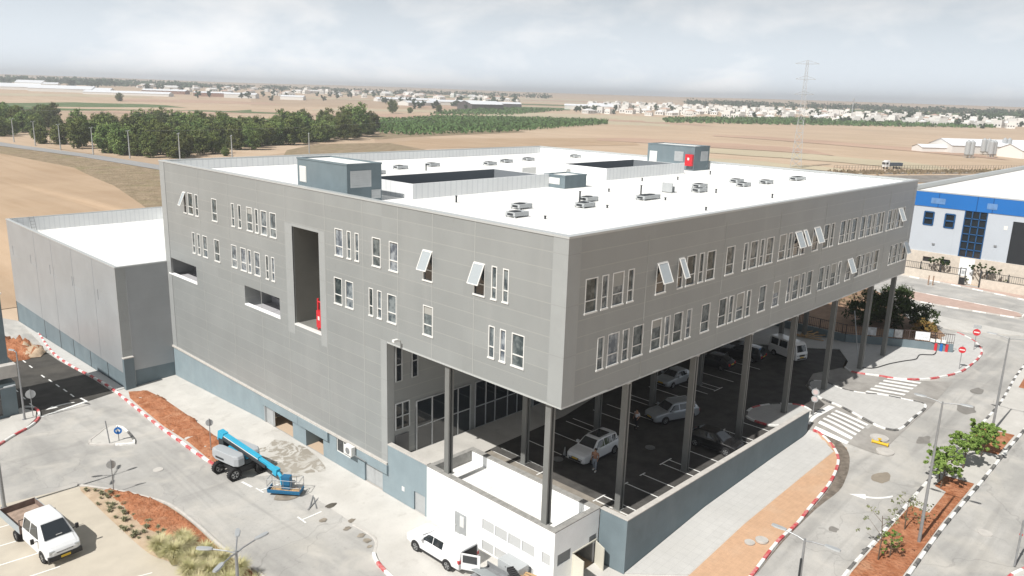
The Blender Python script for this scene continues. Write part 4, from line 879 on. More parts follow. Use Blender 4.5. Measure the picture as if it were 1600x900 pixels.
# ---- annex at the left
an = thing('annex_building', 'lower silver clad hall with a white roof and blue grey base at the left', 'building', (-5.2,54.0,-13.3))
q = MB(); AX0, AY0, AX1, AY1, AZ = -5.2, 54.0, 16.0, 91.8, -0.45
aw = [(86.9,90.3,-4.9,-3.7),(79.7,82.7,-4.8,-3.7),(72.1,75.2,-4.8,-3.7),(64.5,67.5,-4.8,-3.7),(56.8,59.6,-4.8,-3.65)]
holed(q, 0, AX0, AY0, AY1, -11.5, AZ, aw, 0.03, 1); q.face([(AX0+.03,AY0,-5.5),(AX0+.03,AY1,-5.5),(AX0+.03,AY1,-3),(AX0+.03,AY0,-3)])
q.face([(AX0,AY1,-16),(AX1,AY1,-16),(AX1,AY1,AZ),(AX0,AY1,AZ)]); q.face([(AX0+1.0,AY0,-11.4),(-0.03,AY0,-11.4),(-0.03,AY0,AZ),(AX0+1.0,AY0,AZ)])
q.build('wall', silver, an, world=True)
q = MB(); q.box(AX0-.02,AY0-.02,-13.0,AX0+1.1,AY0+0.2,AZ); q.build('corner_trim', trimM, an, world=True)
q = MB(); q.box(AX0+.96,AY0-.035,-11.4,AX0+1.12,AY0-.022,AZ-.1); 
for y in (60.5,67,74,80.5): q.box(AX0-.015,y-.025,-11.5,AX0-.001,y+.025,AZ)
q.build('cladding_joint', jointS, an, world=True)
q = MB(); q.box(AX0+.05,AY0+.25,-16.5,AX0+.3,AY1-.1,-11.5); q.box(AX0+1.1,AY0+.02,-14,-0.03,AY0+.3,-11.4); q.build('plinth', bluegrey, an, world=True)
q = MB(); 
for y in (58.8,64.0,69.5,74.2,80): q.box(AX0+.03,y-.05,-16,AX0+.048,y+.05,-11.5)
q.build('plinth_joint', darksteel, an, world=True)
q = MB(); q.box(AX0-.1,AY0-.45,-14,AX0+.9,AY0-.03,-9.85,0); q.box(AX0-.13,AY0-.48,-9.85,AX0+.93,AY0-.01,-9.75,1); q.build('corner_pier', [bluegrey, kc], an, world=True)
q = MB(); q.box(AX0-.05,AY0-.05,AZ,AX0+.3,AY1+.05,AZ+.12); q.box(AX0+.3,AY0-.05,AZ,AX1,AY0+.25,AZ+.12); q.box(AX0+.3,AY1-.25,AZ,AX1,AY1+.05,AZ+.12); q.build('coping', coping, an, world=True)
q = MB(); q.box(AX0+.2,AY0+.25,-2.2,AX0+.24,AY1-.25,AZ); q.box(AX0+.24,AY1-.29,-2.2,AX1,AY1-.25,AZ); q.box(AX1-.1,AY0,-2.2,AX1-.06,AY1-.3,AZ+.1); q.build('parapet', corr, an, world=True)
q = MB(); q.face([(AX0+.24,AY0+.2,-2.2),(AX1,AY0+.2,-2.2),(AX1,AY1-.29,-2.2),(AX0+.24,AY1-.29,-2.2)]); q.face([(AX1,AY0,-16),(AX1,AY1,-16),(AX1,AY1,AZ),(AX1,AY0,AZ)]); q.build('roof', roofm, an, world=True)
q = MB(); q.box(-3.6,55.6,-2.19,0.0,55.75,-2.0); q.box(-3.6,58.2,-2.19,-0.2,58.3,-2.08)
for k in range(9): q.cyl((-4.6+k*.5,55.3,-2.19),(-4.6+k*.5,55.3,-2.0),.06,n=6)
q.build('roof_pipe', steel, an, world=True)
q = MB()
for dxx in (0,.55): q.box(-2.6+dxx,AY1-.9,-2.19,-2.55+dxx,AY1-.35,AZ+.3) if False else q.cyl((-2.6+dxx,AY1-1.3,-2.19),(-2.6+dxx,AY1-.4,AZ+.2),.035,n=6)
for k in range(5): q.cyl((-2.6,AY1-1.2+k*.18,-2.0+k*.38),(-2.05,AY1-1.2+k*.18,-2.0+k*.38),.025,n=6)
q.build('ladder', steel, an, world=True)

# ---- white utility building below the corner
ub = thing('utility_building', 'small white flat roofed utility building under the corner of the grey box', 'building', (0,0,-12.0))
def ubp(mb, n, mt, **k): return mb.build(n, mt, ub, world=True, **k)
q = MB(); zb = -13.2
shut = [(5.19,6.29),(4.0,5.08),(2.78,3.88),(1.6,2.68),(0.30,0.97)]
sh = [(a,b,-10.52,-9.76) for a, b in shut]; sh2 = [(a,b,-12.04,-11.32) for a, b in shut[:4]]
holed(q, 0, 0.0, 0.0, 12.0, zb, -8.1, sh+sh2+[(7.82,8.98,zb,-10.3)], 0.10, 1)
holed(q, 1, 0.0, 0.0, 4.35, zb, -8.1, [(1.85,4.10,zb,-10.25),(0.35,1.62,-10.52,-9.76),(3.44,4.2,-10.24,-9.78)], 0.2, 1)
q.face([(0.35,0.35,-8.9),(0.35,12,-8.9),(0.35,12,-8.1),(0.35,0.35,-8.1)]); q.face([(0.35,0.35,-8.9),(4.0,0.35,-8.9),(4.0,0.35,-8.1),(0.35,0.35,-8.1)]); q.face([(4.0,0.35,-8.9),(4.0,11.65,-8.9),(4.0,11.65,-8.1),(4.0,0.35,-8.1)]); q.face([(4.38,0,-9.5),(4.38,12,-9.5),(4.38,12,-8.1),(4.38,0,-8.1)])
ubp(q, 'wall', wallpaint)
q = MB(); q.face([(0.35,11.66,-8.9),(4.0,11.66,-8.9),(4.0,11.66,-8.1),(0.35,11.66,-8.1)]); ubp(q, 'inner_wall', greycope)
q = MB(); q.box(-.03,-.03,-8.1,.38,12.0,-8.03); q.box(.38,-.03,-8.1,4.45,.38,-8.03); q.box(3.98,.38,-8.1,4.45,12.0,-8.03); q.box(.38,11.6,-8.1,3.98,12.0,-8.03); ubp(q, 'coping', greycope)
q = MB(); q.face([(0.35,0.35,-8.9),(4.0,0.35,-8.9),(4.0,11.65,-8.9),(0.35,11.65,-8.9)]); ubp(q, 'roof', roofm)
lou = mat('louvre_grey', (0.50,0.51,0.51), 0.6); mixin(lou, lines(2, 0.09, 0.02, 0, 0.35), (0.33,0.34,0.34))
for (a,b,z0,z1) in sh+sh2:
    q = MB(); q.box(0.03,a+.02,z0+.02,0.08,b-.02,z1-.02); ubp(q, 'shutter', lou)
for (a,b,z0,z1) in ((0.35,1.62,-10.52,-9.76),(3.44,4.2,-10.24,-9.78)):
    q = MB(); q.box(a+.02,.05,z0+.02,b-.02,.1,z1-.02); ubp(q, 'shutter', mat('louvre_shade', (0.16,0.17,0.18), 0.6))
q = MB(); q.box(0.02,7.84,-12.2,0.07,8.96,-10.32,0); q.box(0.0,8.1,-11.3,0.02,8.5,-10.5,1); q.cyl((-0.02,8.85,-11.3),(-.06,8.85,-11.3),.04,m=1); ubp(q, 'door', [metalw, whitefr])
cream = mat('cream_door', (0.60,0.58,0.50), 0.5)
q = MB(); q.box(1.78,-.06,zb,1.85,.06,-10.22); q.box(4.10,-.06,zb,4.17,.06,-10.22); q.box(1.78,-.06,-10.25,4.17,.06,-10.17); ubp(q, 'door_frame', cream)
q = MB(); T = Matrix.Translation((1.83,-.05,0)) @ Matrix.Rotation(radians(-100),4,'Z'); q.box(0,-.03,-12.2,1.0,.03,-10.28,T=T); ubp(q, 'door', cream)
q = MB(); T = Matrix.Translation((4.10,-.05,0)) @ Matrix.Rotation(radians(-110),4,'Z'); q.box(0,-.03,-12.1,1.0,.03,-10.28,T=T); ubp(q, 'door', cream)
q = MB(); q.face([(1.85,2.0,zb),(4.1,2.0,zb),(4.1,2.0,-10),(1.85,2.0,-10)],0); q.face([(1.85,.2,zb),(1.85,2,zb),(1.85,2,-10),(1.85,.2,-10)],0); q.face([(4.1,.2,zb),(4.1,2,zb),(4.1,2,-10),(4.1,.2,-10)],0); q.face([(1.85,.2,-10.24),(4.1,.2,-10.24),(4.1,2,-10.24),(1.85,2,-10.24)],0); q.box(2.1,1.2,-12.2,3.0,1.9,-10.6,1)
ubp(q, 'interior', [greycope, bluegrey])

# ---- retaining wall
q = MB(); T_ = -8.1
q.box(4.42,-2.15,-13.2,4.74,-0.005,T_-.02,0); q.box(4.74,-2.15,-13.2,30.8,-1.8,T_-.02,0)
q.box(4.39,-2.18,T_-.02,4.77,-0.03,T_+.04,1); q.box(4.77,-2.18,T_-.02,30.83,-1.77,T_+.04,1)
tag(q.build('retaining_wall', [bluegrey, kc], loc=(4.4,-2.15,-12)), 'long dark blue grey retaining wall with pale coping along the sunken pavement', 'wall')
# ---- neighbour at the left edge
nb = thing('corner_building', 'corner of a blue grey building cut off by the left edge of the photo', 'building', (-16,54,-13.3))
q = MB(); q.box(-24,54.0,-14,-14.9,62,-10.0,0); q.box(-24.2,53.7,-9.4,-14.7,62,-8.2,1); q.box(-24,54.6,-8.2,-15.1,62,-1.6,0); q.box(-24,55,-10,-15.8,61,-9.4,0)
q.build('wall', [bluegrey, kc], nb, world=True)
q = MB(); q.box(-23.5,53.96,-13.0,-16.2,53.99,-10.3); q.build('window', darkglass, nb, world=True)
q = MB(); q.box(-24.1,54.5,-1.6,-15.0,62,-1.45); q.build('roof', roofm, nb, world=True)

# ---- blue and white hall at the right
bb = thing('warehouse_building', 'pale warehouse with a bright blue top band and dark gridded glazing at the right', 'building', (105,0,-9.4))
q = MB(); holed(q, 0, 105.0, -40, 14.5, -5.3, 2.0, [(11.3,12.7,-.95,1.15),(8.2,9.6,-1.05,1.12),(3.75,6.85,-5.3,2.0),(-8,0.2,-5.3,1.1)], .3, 1); q.face([(105,14.5,-9.4),(185,14.5,-9.4),(185,14.5,4.3),(105,14.5,4.3)]); q.build('wall', palecl, bb, world=True)
q = MB(); q.box(104.9,-40,2.0,105.3,14.6,4.3); q.build('blue_band', bluecl, bb, world=True)
q = MB(); q.box(104.88,-40,4.3,105.4,14.7,4.45); q.build('coping', coping, bb, world=True)
for a in (-6,0.0+10.9,-12): pass
q = MB()
for y in (10.9,5.4,3.2,-3.0,-9): q.box(104.87,y-.05,2.0,104.9,y+.05,4.3)
q.build('band_joint', mat('deep_blue', (0.01,0.07,0.22), 0.5), bb, world=True)
for i, (a, b) in enumerate(((9.9,12.0),(2.6,4.0),(-6,-4.6))):
    q = MB(); q.box(104.86,a,2.55,104.885,b,3.45); q.build('faded_sign', mat('faded_sign_%d'%i, (0.12,0.24,0.46), 0.6, var=0.15, vscale=1.2), bb, world=True)
q = MB(); holed(q, 0, 104.8, -40, 14.6, -9.6, -5.3, [(10.6,11.9,-6.9,-6.1),(7.9,9.1,-6.95,-6.1)], .3, 1); q.face([(104.8,-40,-5.3),(105,-40,-5.3),(105,14.6,-5.3),(104.8,14.6,-5.3)]); q.face([(104.8,14.6,-9.4),(107,14.6,-9.4),(107,14.6,-5.3),(104.8,14.6,-5.3)]); q.build('stone_base', stone, bb, world=True)
for (a,b,z0,z1) in ((10.6,11.9,-6.9,-6.1),(7.9,9.1,-6.95,-6.1)):
    q = MB(); q.box(105.0,a,z0,105.05,b,z1); q.build('window', darkglass, bb, world=True)
bf = mat('blue_frame', (0.02,0.085,0.21), 0.5)
for (a,b,z0,z1,nv,nh) in ((11.3,12.7,-.95,1.15,1,2),(8.2,9.6,-1.05,1.12,1,2),(3.75,6.85,-5.3,2.0,3,6)):
    q = MB(); fw = .10 if nv == 1 else .07
    for k in range(nv+1): y = a+(b-a)*k/nv; q.box(104.93,y-fw,z0,105.06,y+fw,z1)
    for k in range(nh+1): z = z0+(z1-z0)*k/nh; q.box(104.93,a,z-fw,105.06,b,z+fw)
    W = q.build('window', bf, bb, world=True); q = MB(); q.box(105.08,a,z0,105.14,b,z1); q.build('pane', darkglass, W, world=True)
q = MB(); q.box(105.1,-8,-9.4,105.3,.2,1.1); q.build('shutter_door', mat('dark_shutter', (0.025,0.028,0.032), 0.5), bb, world=True)
q = MB(); q.box(104.6,4.3,-9.4,104.78,6.4,-5.5); q.build('entrance', wallpaint, bb, world=True)
q = MB(); q.face([(105.3,14.4,4.35),(105.3,-40,4.35),(180,-40,4.35),(180,14.4,4.35)]); q.build('roof', roofm, bb, world=True)
q = MB(); q.box(105.2,14.55,4.0,182,15.3,5.1); q.box(180,-40,4.0,181,14.5,5.6); q.build('parapet', coping, bb, world=True)
q = MB(); q.box(104.8,10.5,-4.0,104.98,10.9,-3.8,0); q.box(104.8,1.8,-3.0,104.98,2.2,-2.8,0); q.box(104.97,.8,-.3,104.99,1.3,.3,1); q.build('wall_light', [steel, whitefr], bb, world=True)

# boundary wall with rail panels in front of the warehouse
t = thing('boundary_wall', 'low pale boundary wall with dark rail panels in front of the blue and white warehouse', 'wall', (102.6,0,-9.4))
q = MB(); q.box(102.5,4.8,-9.5,102.8,18,-7.9); q.box(102.5,-30,-9.5,102.8,2.6,-7.9); q.build('wall', stone, t, world=True)
q = MB()
for s0, s1 in ((5.6,18),(-30,2.6)):
    q.box(102.6,s0,-6.85,102.66,s1,-6.78); q.box(102.6,s0,-7.85,102.66,s1,-7.78)
    y = s0
    while y <= s1+.01:
        q.box(102.56,y-.06,-7.9,102.7,y+.06,-6.6); y += 2.9
    y = s0
    while y <= s1:
        q.box(102.61,y-.018,-7.8,102.64,y+.018,-6.82); y += .28
q.build('railing', darksteel, t, world=True)
t = thing('gate_frame', 'tall dark metal pedestrian gate between the boundary wall panels', 'gate', (102.5,4.0,-9.4))
q = MB(); 
for (a, b) in ((4.75,5.6),): q.box(102.4,a,-9.4,102.5,a+.12,-6.6); q.box(102.4,b-.12,-9.4,102.5,b,-6.6); q.box(102.4,a+.12,-6.72,102.5,b-.12,-6.6); q.box(102.4,a+.12,-8.2,102.5,b-.12,-8.1)
q.box(102.4,2.62,-9.4,102.5,2.8,-6.6); q.build('frame', darksteel, t, world=True)
q = MB(); q.box(102.46,4.87,-9.35,102.49,5.48,-8.2); q.box(102.46,4.95,-7.6,102.49,5.4,-7.0,1); q.build('panel', [blacktrim, metalw], t, world=True)

# fence wall behind the columns
t = thing('fence_wall', 'low blue grey wall topped with a brown metal fence behind the right columns', 'fence', (60,3,-9.4))
FW = [(57.75,16.5),(57.6,5.4),(61.1,-0.4),(63.25,-4.5)]
def along(mb, P, w_, z0, z1, m=0):
    for a, b in zip(P[:-1], P[1:]):
        a = Vector(a); b = Vector(b); d = (b-a).normalized(); n = Vector((-d.y, d.x))*w_/2
        mb.prism([tuple(a+n), tuple(a-n), tuple(b-n), tuple(b+n)], z0, z1, m)
q = MB(); along(q, FW, .3, -9.5, -8.4); q.build('wall', bluegrey, t, world=True)
q = MB(); along(q, FW, .05, -7.3, -7.24); along(q, FW, .05, -8.25, -8.19)
for a, b in zip(FW[:-1], FW[1:]):
    a = Vector(a); b = Vector(b); L0 = (b-a).length; n = int(L0/.22)
    for k in range(n+1):
        p = a.lerp(b, k/n); r0 = .05 if k % 12 == 0 else .016; q.box(p.x-r0,p.y-r0,-8.4,p.x+r0,p.y+r0,-7.2)
q.build('railing', mat('brown_steel', (0.07,0.05,0.045), 0.6), t, world=True)
for i, (y0, y1, cc, nm) in enumerate(((2.6,3.6,(0.5,0.52,0.55),'grey'),(1.0,1.8,(0.25,0.33,0.38),'slate'),(0.2,0.9,(0.5,0.5,0.5),'pale'),(-2.3,-1.0,(0.75,0.76,0.78),'white'))):
    def fx(y): return 57.6+(5.4-y)/5.8*3.5 if y > -.4 else 61.1+(-.4-y)/4.1*2.15
    q = MB(); q.face([(fx(y0)-.2,y0,-8.2),(fx(y1)-.2,y1,-8.2),(fx(y1)-.2,y1,-7.25),(fx(y0)-.2,y0,-7.25)]); q.box(fx(y0)-.22,y0-.03,-8.2,fx(y0)-.16,y0,-7.25)
    tag(q.build('banner', mat('banner_%s'%nm, cc, 0.6, var=0.25, vscale=3), loc=(fx(y0),y0,-8.2)), 'small %s banner tied on the metal fence by the right columns' % nm, 'banner')
def pstripe(y, mt, nm):
    x = 61.1+(-.4-y)/4.1*2.15
    q = MB(); q.box(x-.28,y-.14,-9.3,x-.2,y+.14,-8.42); o = tag(q.build('painted_board', mt, loc=(x,y,-9.3)), nm, 'board')
pstripe(-3.0, red, 'red board leaning on the low wall, left of the blue one'); pstripe(-3.5, bluecl, 'blue board leaning on the low wall between two red ones'); pstripe(-4.0, red, 'red board leaning on the low wall, right of the blue one')
q = MB()
q.box(61.95,-2.9,-8.3,62.0,-2.4,-7.9); q.box(62.25,-3.4,-8.3,62.3,-2.95,-7.9) ; q.box(62.45,-3.9,-8.3,62.5,-3.45,-7.9)
tag(q.build('notice_board', whitefr, loc=(62.2,-3.1,-8.3)), 'row of three white notice plates on the fence end panel', 'sign')

# ---------------------------------------------------------------- vehicles (local +x forward, z=0 ground)
def wheel(t, x, y, r, wd, side, big=False):
    q = MB(); n = 18
    prof = [(r*.62,-wd/2),(r*.93,-wd/2),(r,-wd/2+.04),(r,wd/2-.04),(r*.93,wd/2),(r*.62,wd/2)]
    rings = [[(x+a*cos(2*pi*k/n), y+b, r+a*sin(2*pi*k/n)) for k in range(n)] for a, b in prof]
    q.loft(rings, cap=False)
    if big:
        for k in range(n):
            a0 = 2*pi*k/n; T = Matrix.Translation((x,y,r)) @ Matrix.Rotation(-a0,4,'Y'); q.box(r-.01,-wd/2,-.045,r+.035,wd/2,.045,T=T)
    w = q.build('wheel', black, t, smooth=False)
    q = MB(); yo = y+side*wd*.36
    q.cyl((x,yo-side*.06,r),(x,yo,r),r*.64,n=18,m=1)
    for k in range(5):
        a0 = 2*pi*k/5+.3; T = Matrix.Translation((x,yo,r)) @ Matrix.Rotation(-a0,4,'Y'); q.box(0,min(0,side*.03),-r*.09,r*.62,max(0,side*.03),r*.09,0,T=T)
    q.cyl((x,yo,r),(x,yo+side*.03,r),r*.2,n=10,m=0)
    for k in range(18):
        a0 = 2*pi*k/18; a1 = a0+2*pi/18
        q.face([(x+r*.63*cos(a0),yo+side*.02,r+r*.63*sin(a0)),(x+r*.63*cos(a1),yo+side*.02,r+r*.63*sin(a1)),(x+r*.54*cos(a1),yo+side*.02,r+r*.54*sin(a1)),(x+r*.54*cos(a0),yo+side*.02,r+r*.54*sin(a0))],0)
    q.build('rim', [rimm, blacktrim], w)
def car(name, label, cat, loc, rz, paint, st, wb, r=.35, glass=None, wind=None, rear=None, roofglass=False, rails=False, plate=True, sides=((.0,.5),(.52,1.0)), grille=True, lights=(.62,.78), mirror=True, zrear=None, noseh=.75):
    """st: stations (x, half width, z bottom, z belt, half width roof, z top); glass: (i0,i1) cabin stations; wind, rear: index pairs"""
    t = thing(name, label, cat, loc, rz)
    q = MB(); rings = []
    for (x, w, zb, zm, wr, zt) in st:
        c = [(0,zb),(w*.88,zb),(w,zb+.12),(w*1.0,zm*.55+zb*.45),(w*.985,zm-.06),(w*.94,zm),(wr,zt-.05 if zt > zm+.1 else zm+.01),(wr*.88,zt),(0,zt+.015)]
        P = [(x,y,z) for y, z in c]+[(x,-y,z) for y, z in c[-2:0:-1]]
        rings.append(P)
    q.loft(rings); b = q.build('body', paint, t, bevel=.045); b.modifiers['bevel'].segments = 3; b.modifiers['bevel'].angle_limit = radians(20)
    md = b.modifiers.new('wn','WEIGHTED_NORMAL') if False else None
    for p in b.data.polygons: p.use_smooth = False
    def at(x):
        for i in range(len(st)-1):
            if st[i][0] >= x >= st[i+1][0]:
                f = (st[i][0]-x)/(st[i][0]-st[i+1][0]); return [st[i][k]*(1-f)+st[i+1][k]*f for k in range(6)]
        return list(st[-1])
    def side(x, h, s, o=.012):
        a = at(x); y0 = a[1]*.94; z0 = a[3]; y1 = a[4]; z1 = a[5]-.05; return (x, s*((y0+(y1-y0)*h)+o), z0+(z1-z0)*h)
    if sides:
        xf, xb, slf, slb = glass
        for s in (1,-1):
            for (u0, u1) in sides:
                q = MB(); xa = xf+(xb-xf)*u0; xe = xf+(xb-xf)*u1
                fa = slf if u0 < .02 else 0; fb = slb if u1 > .98 else 0
                n = 4; lo = [side(xa+(xe-xa)*k/n,.08,s) for k in range(n+1)]; hi = [side(xa-fa+((xe+fb)-(xa-fa))*k/n,.90,s) for k in range(n+1)]
                for k in range(n): q.face([lo[k],lo[k+1],hi[k+1],hi[k]])
                q.build('side_window', darkglass, t)
    def scr(ia, ib, nm, f0=.08, f1=.92, o=.014, wy=.86):
        A = st[ia]; B = st[ib]; q = MB()
        def pt(f, sy):
            x = A[0]+(B[0]-A[0])*f; z = (A[5]+(B[5]-A[5])*f)+.012; y = (A[4]+(B[4]-A[4])*f)*.88*sy
            nx_ = Vector((-(B[5]-A[5]), 0, (B[0]-A[0]))).normalized(); nx_ = nx_ if nx_.z > 0 else -nx_
            p = Vector((x,y,z))+nx_*o; return tuple(p)
        q.face([pt(f0,-.97),pt(f0,.97),pt(f1,.97),pt(f1,-.97)]); q.build(nm, darkglass, t)
    if wind: scr(wind[0], wind[1], 'windscreen')
    if rear: scr(rear[0], rear[1], 'rear_window')
    for x in (wb/2, -wb/2):
        a = at(x)
        for s in (1,-1):
            q = MB(); n = 12; yy = s*(a[1]+.006)
            pts = [(x+r*1.17*cos(pi*k/n), yy, r+r*1.17*sin(pi*k/n)) for k in range(n+1)]
            q.face(pts+[(x-r*1.17, yy, .2),(x+r*1.17, yy, .2)]); q.build('wheel_arch', blacktrim, t)
            wheel(t, x, s*(a[1]-.08), r, .22, s)
    F0 = st[0]; Rr = st[-1]
    for s in (1,-1):
        q = MB(); A = at(F0[0]-.02)
        T = Matrix.Translation((F0[0]-.01, s*F0[1]*.76, F0[3]-.13)); q.box(-.16,-.17,-.06,.035,.17,.06,T=T); q.build('headlight', lens, t, bevel=.02)
        q = MB(); T = Matrix.Translation((Rr[0]+.02, s*Rr[1]*.84, Rr[3]-.08)); q.box(-.04,-.12,-.15,.12,.15,.10,T=T); q.build('taillight', tail, t, bevel=.02)
        if mirror:
            xf = glass[0] if glass else F0[0]-1.4
            a = at(xf-.12); q = MB(); q.box(xf-.28,s*(a[1]+.10)-.11,a[3]+.02,xf-.1,s*(a[1]+.10)+.11,a[3]+.2); q.build('mirror', paint if mirror is True else blacktrim, t, bevel=.03)
    if grille:
        q = MB(); q.box(F0[0]-.02,-F0[1]*.5,F0[3]-.24,F0[0]+.025,F0[1]*.5,F0[3]-.05); q.build('grille', blacktrim, t)
        q = MB(); q.box(F0[0]-.1,-F0[1]*.86,F0[2]+.02,F0[0]+.03,F0[1]*.86,F0[2]+.14); q.build('bumper_intake', blacktrim, t)
    if plate:
        q = MB(); q.box(F0[0]+.0,-.26,F0[2]+.17,F0[0]+.04,.26,F0[2]+.28); q.build('number_plate', plateY, t)
        q = MB(); q.box(Rr[0]-.03,-.26,Rr[2]+.3,Rr[0]+.0,.26,Rr[2]+.41); q.build('number_plate', plateY, t)
    q = MB(); sx0, sx1 = wb/2-r*1.3, -wb/2+r*1.3
    for s in (1,-1): q = MB(); q.box(sx1,s*at(0)[1]*.95-.05,at(0)[2]-.03,sx0,s*at(0)[1]*.95+.05,at(0)[2]+.1); q.build('sill', blacktrim, t)
    if roofglass: 
        q = MB(); zt = at(roofglass[0]-.3)[5]+.02; wr = at(roofglass[0])[4]*.72; q.box(roofglass[1],-wr,zt-.02,roofglass[0],wr,zt+.012); q.build('roof_glass', darkglass, t)
    if rails:
        for s in (1,-1):
            q = MB(); a = at(rails[0]); q.tube([(rails[0],s*a[4]*.93,a[5]-.02),(rails[0]-.1,s*a[4]*.93,a[5]+.06),(rails[1]+.1,s*a[4]*.93,at(rails[1])[5]+.05),(rails[1],s*a[4]*.93,at(rails[1])[5]-.03)], .018); q.build('roof_rail', rimm, t)
    return t
def SUV(L=4.75, H=1.70, W=.94):
    h = L/2
    return [(h,W*.70,.38,.72,W*.55,.74),(h-.10,W*.90,.28,.86,W*.72,.88),(h-.45,W*.98,.24,.96,W*.84,1.0),(h-1.25,W,.24,1.04,W*.88,1.07),(h-1.98,W,.24,1.06,W*.70,H-.04),(h-2.5,W,.24,1.06,W*.71,H),(h-3.6,W,.24,1.07,W*.70,H-.01),(h-4.25,W*.98,.26,1.08,W*.66,H-.08),(h-4.55,W*.95,.32,1.06,W*.75,1.14),(-h,W*.86,.40,.90,W*.70,.92)]
PI = pi
DZ = -9.38
car('car', 'white sports utility car with a black glass roof, nearest the white building', 'car', (12.25,6.65,DZ), radians(181), carW, SUV(), 2.75, glass=(.95,-2.0,.35,-.22), wind=(3,4), rear=(7,8), roofglass=(.1,-1.2), rails=(.2,-1.9), sides=((0,.36),(.39,.70),(.73,1)))
car('car', 'silver sports utility car seen side on, half hidden by a column under the building', 'car', (23.0,6.6,DZ), radians(160), carS, SUV(4.7,1.68,.93), 2.7, glass=(.95,-1.95,.35,-.22), wind=(3,4), rear=(7,8), rails=(.2,-1.9), sides=((0,.36),(.39,.70),(.73,1)))
HB = [(2.1,.62,.38,.68,.5,.70),(2.0,.80,.28,.78,.64,.80),(1.65,.86,.22,.86,.74,.90),(.95,.88,.22,.94,.78,.97),(.2,.88,.22,.96,.60,1.44),(-.3,.88,.22,.96,.62,1.48),(-1.1,.88,.22,.97,.60,1.44),(-1.85,.86,.26,.96,.66,1.02),(-2.1,.76,.36,.86,.6,.88)]
car('car', 'black car with pale reflections on its windscreen facing the low wall in the car park', 'car', (20.55,.95,DZ), radians(-86), carB, [(a*1.02,b*1.03,c,d*1.05,e*1.02,f*1.06) for a,b,c,d,e,f in HB], 2.62, glass=(.8,-1.5,.5,-.3), wind=(3,4), rear=(6,7), plate=False)
car('car', 'small silver car parked far under the building between two columns', 'car', (30.6,11.3,DZ), radians(176), carS, HB, 2.5, r=.31, glass=(.8,-1.5,.5,-.3), wind=(3,4), rear=(6,7))
car('car', 'dark grey sports utility car with red tail lights parked left of the white van', 'car', (42.9,10.6,DZ), radians(97), carD, SUV(4.7,1.68,.93), 2.7, glass=(.95,-1.95,.35,-.22), wind=(3,4), rear=(7,8), rails=(.2,-1.9))
VAN = [(2.35,.80,.38,.95,.76,.97),(2.28,.93,.30,1.10,.84,1.14),(2.0,.95,.28,1.2,.78,2.0),(1.7,.95,.28,1.2,.80,2.18),(-2.3,.95,.28,1.2,.80,2.2),(-2.45,.93,.34,1.15,.76,2.05)]
car('van', 'white minibus parked at the far end under the building', 'van', (47.0,7.4,DZ), radians(-108), carW, [(a*.82,b*.95,c,d,e*.95,f*.97) for a,b,c,d,e,f in VAN], 2.25, r=.32, glass=(1.5,-1.8,.12,0), wind=(1,2), sides=((0,.22),(.30,.62),(.68,.98)))
car('car', 'dark car parked deep in shade behind the dark grey sports utility car', 'car', (38.2,11.4,DZ), radians(95), carD, HB, 2.5, r=.31, glass=(.8,-1.5,.5,-.3), wind=(3,4), rear=(6,7))
# pickup with canopy
gz = -12.3
PK = [(2.65,.72,.50,.86,.56,.88),(2.52,.88,.40,.98,.72,1.0),(2.1,.92,.36,1.08,.80,1.12),(1.2,.93,.36,1.16,.84,1.20),(.45,.93,.36,1.18,.66,1.76),(.05,.93,.36,1.18,.68,1.80),(-1.05,.93,.36,1.18,.68,1.80),(-1.12,.93,.40,1.18,.78,1.80),(-2.55,.93,.45,1.18,.76,1.82),(-2.62,.92,.5,1.16,.74,1.78)]
pk = car('pickup_truck', 'white pickup truck with a canopy and its rear door open beside the white utility building', 'pickup truck', (-2.2,7.85,gz), radians(91), carW, PK, 3.1, r=.39, glass=(1.0,-.98,.5,0), wind=(3,4), sides=((0,.52),(.55,1)), plate=True)
q = MB(); q.box(-2.66,-.66,.62,-2.63,.66,1.68); q.build('cargo_opening', blacktrim, pk)
q = MB(); T = Matrix.Translation((-2.66,.72,0)) @ Matrix.Rotation(radians(-62),4,'Z'); q.box(-.03,-1.25,.60,.03,0,1.72,0,T=T); q.box(-.04,-1.05,1.1,-.031,-.1,1.62,1,T=T); q.build('rear_door', [carW, darkglass], pk)
q = MB(); q.tube([(1.25,.55,1.22),(.75,.1,1.52)],.012); q.build('wiper', blacktrim, pk)
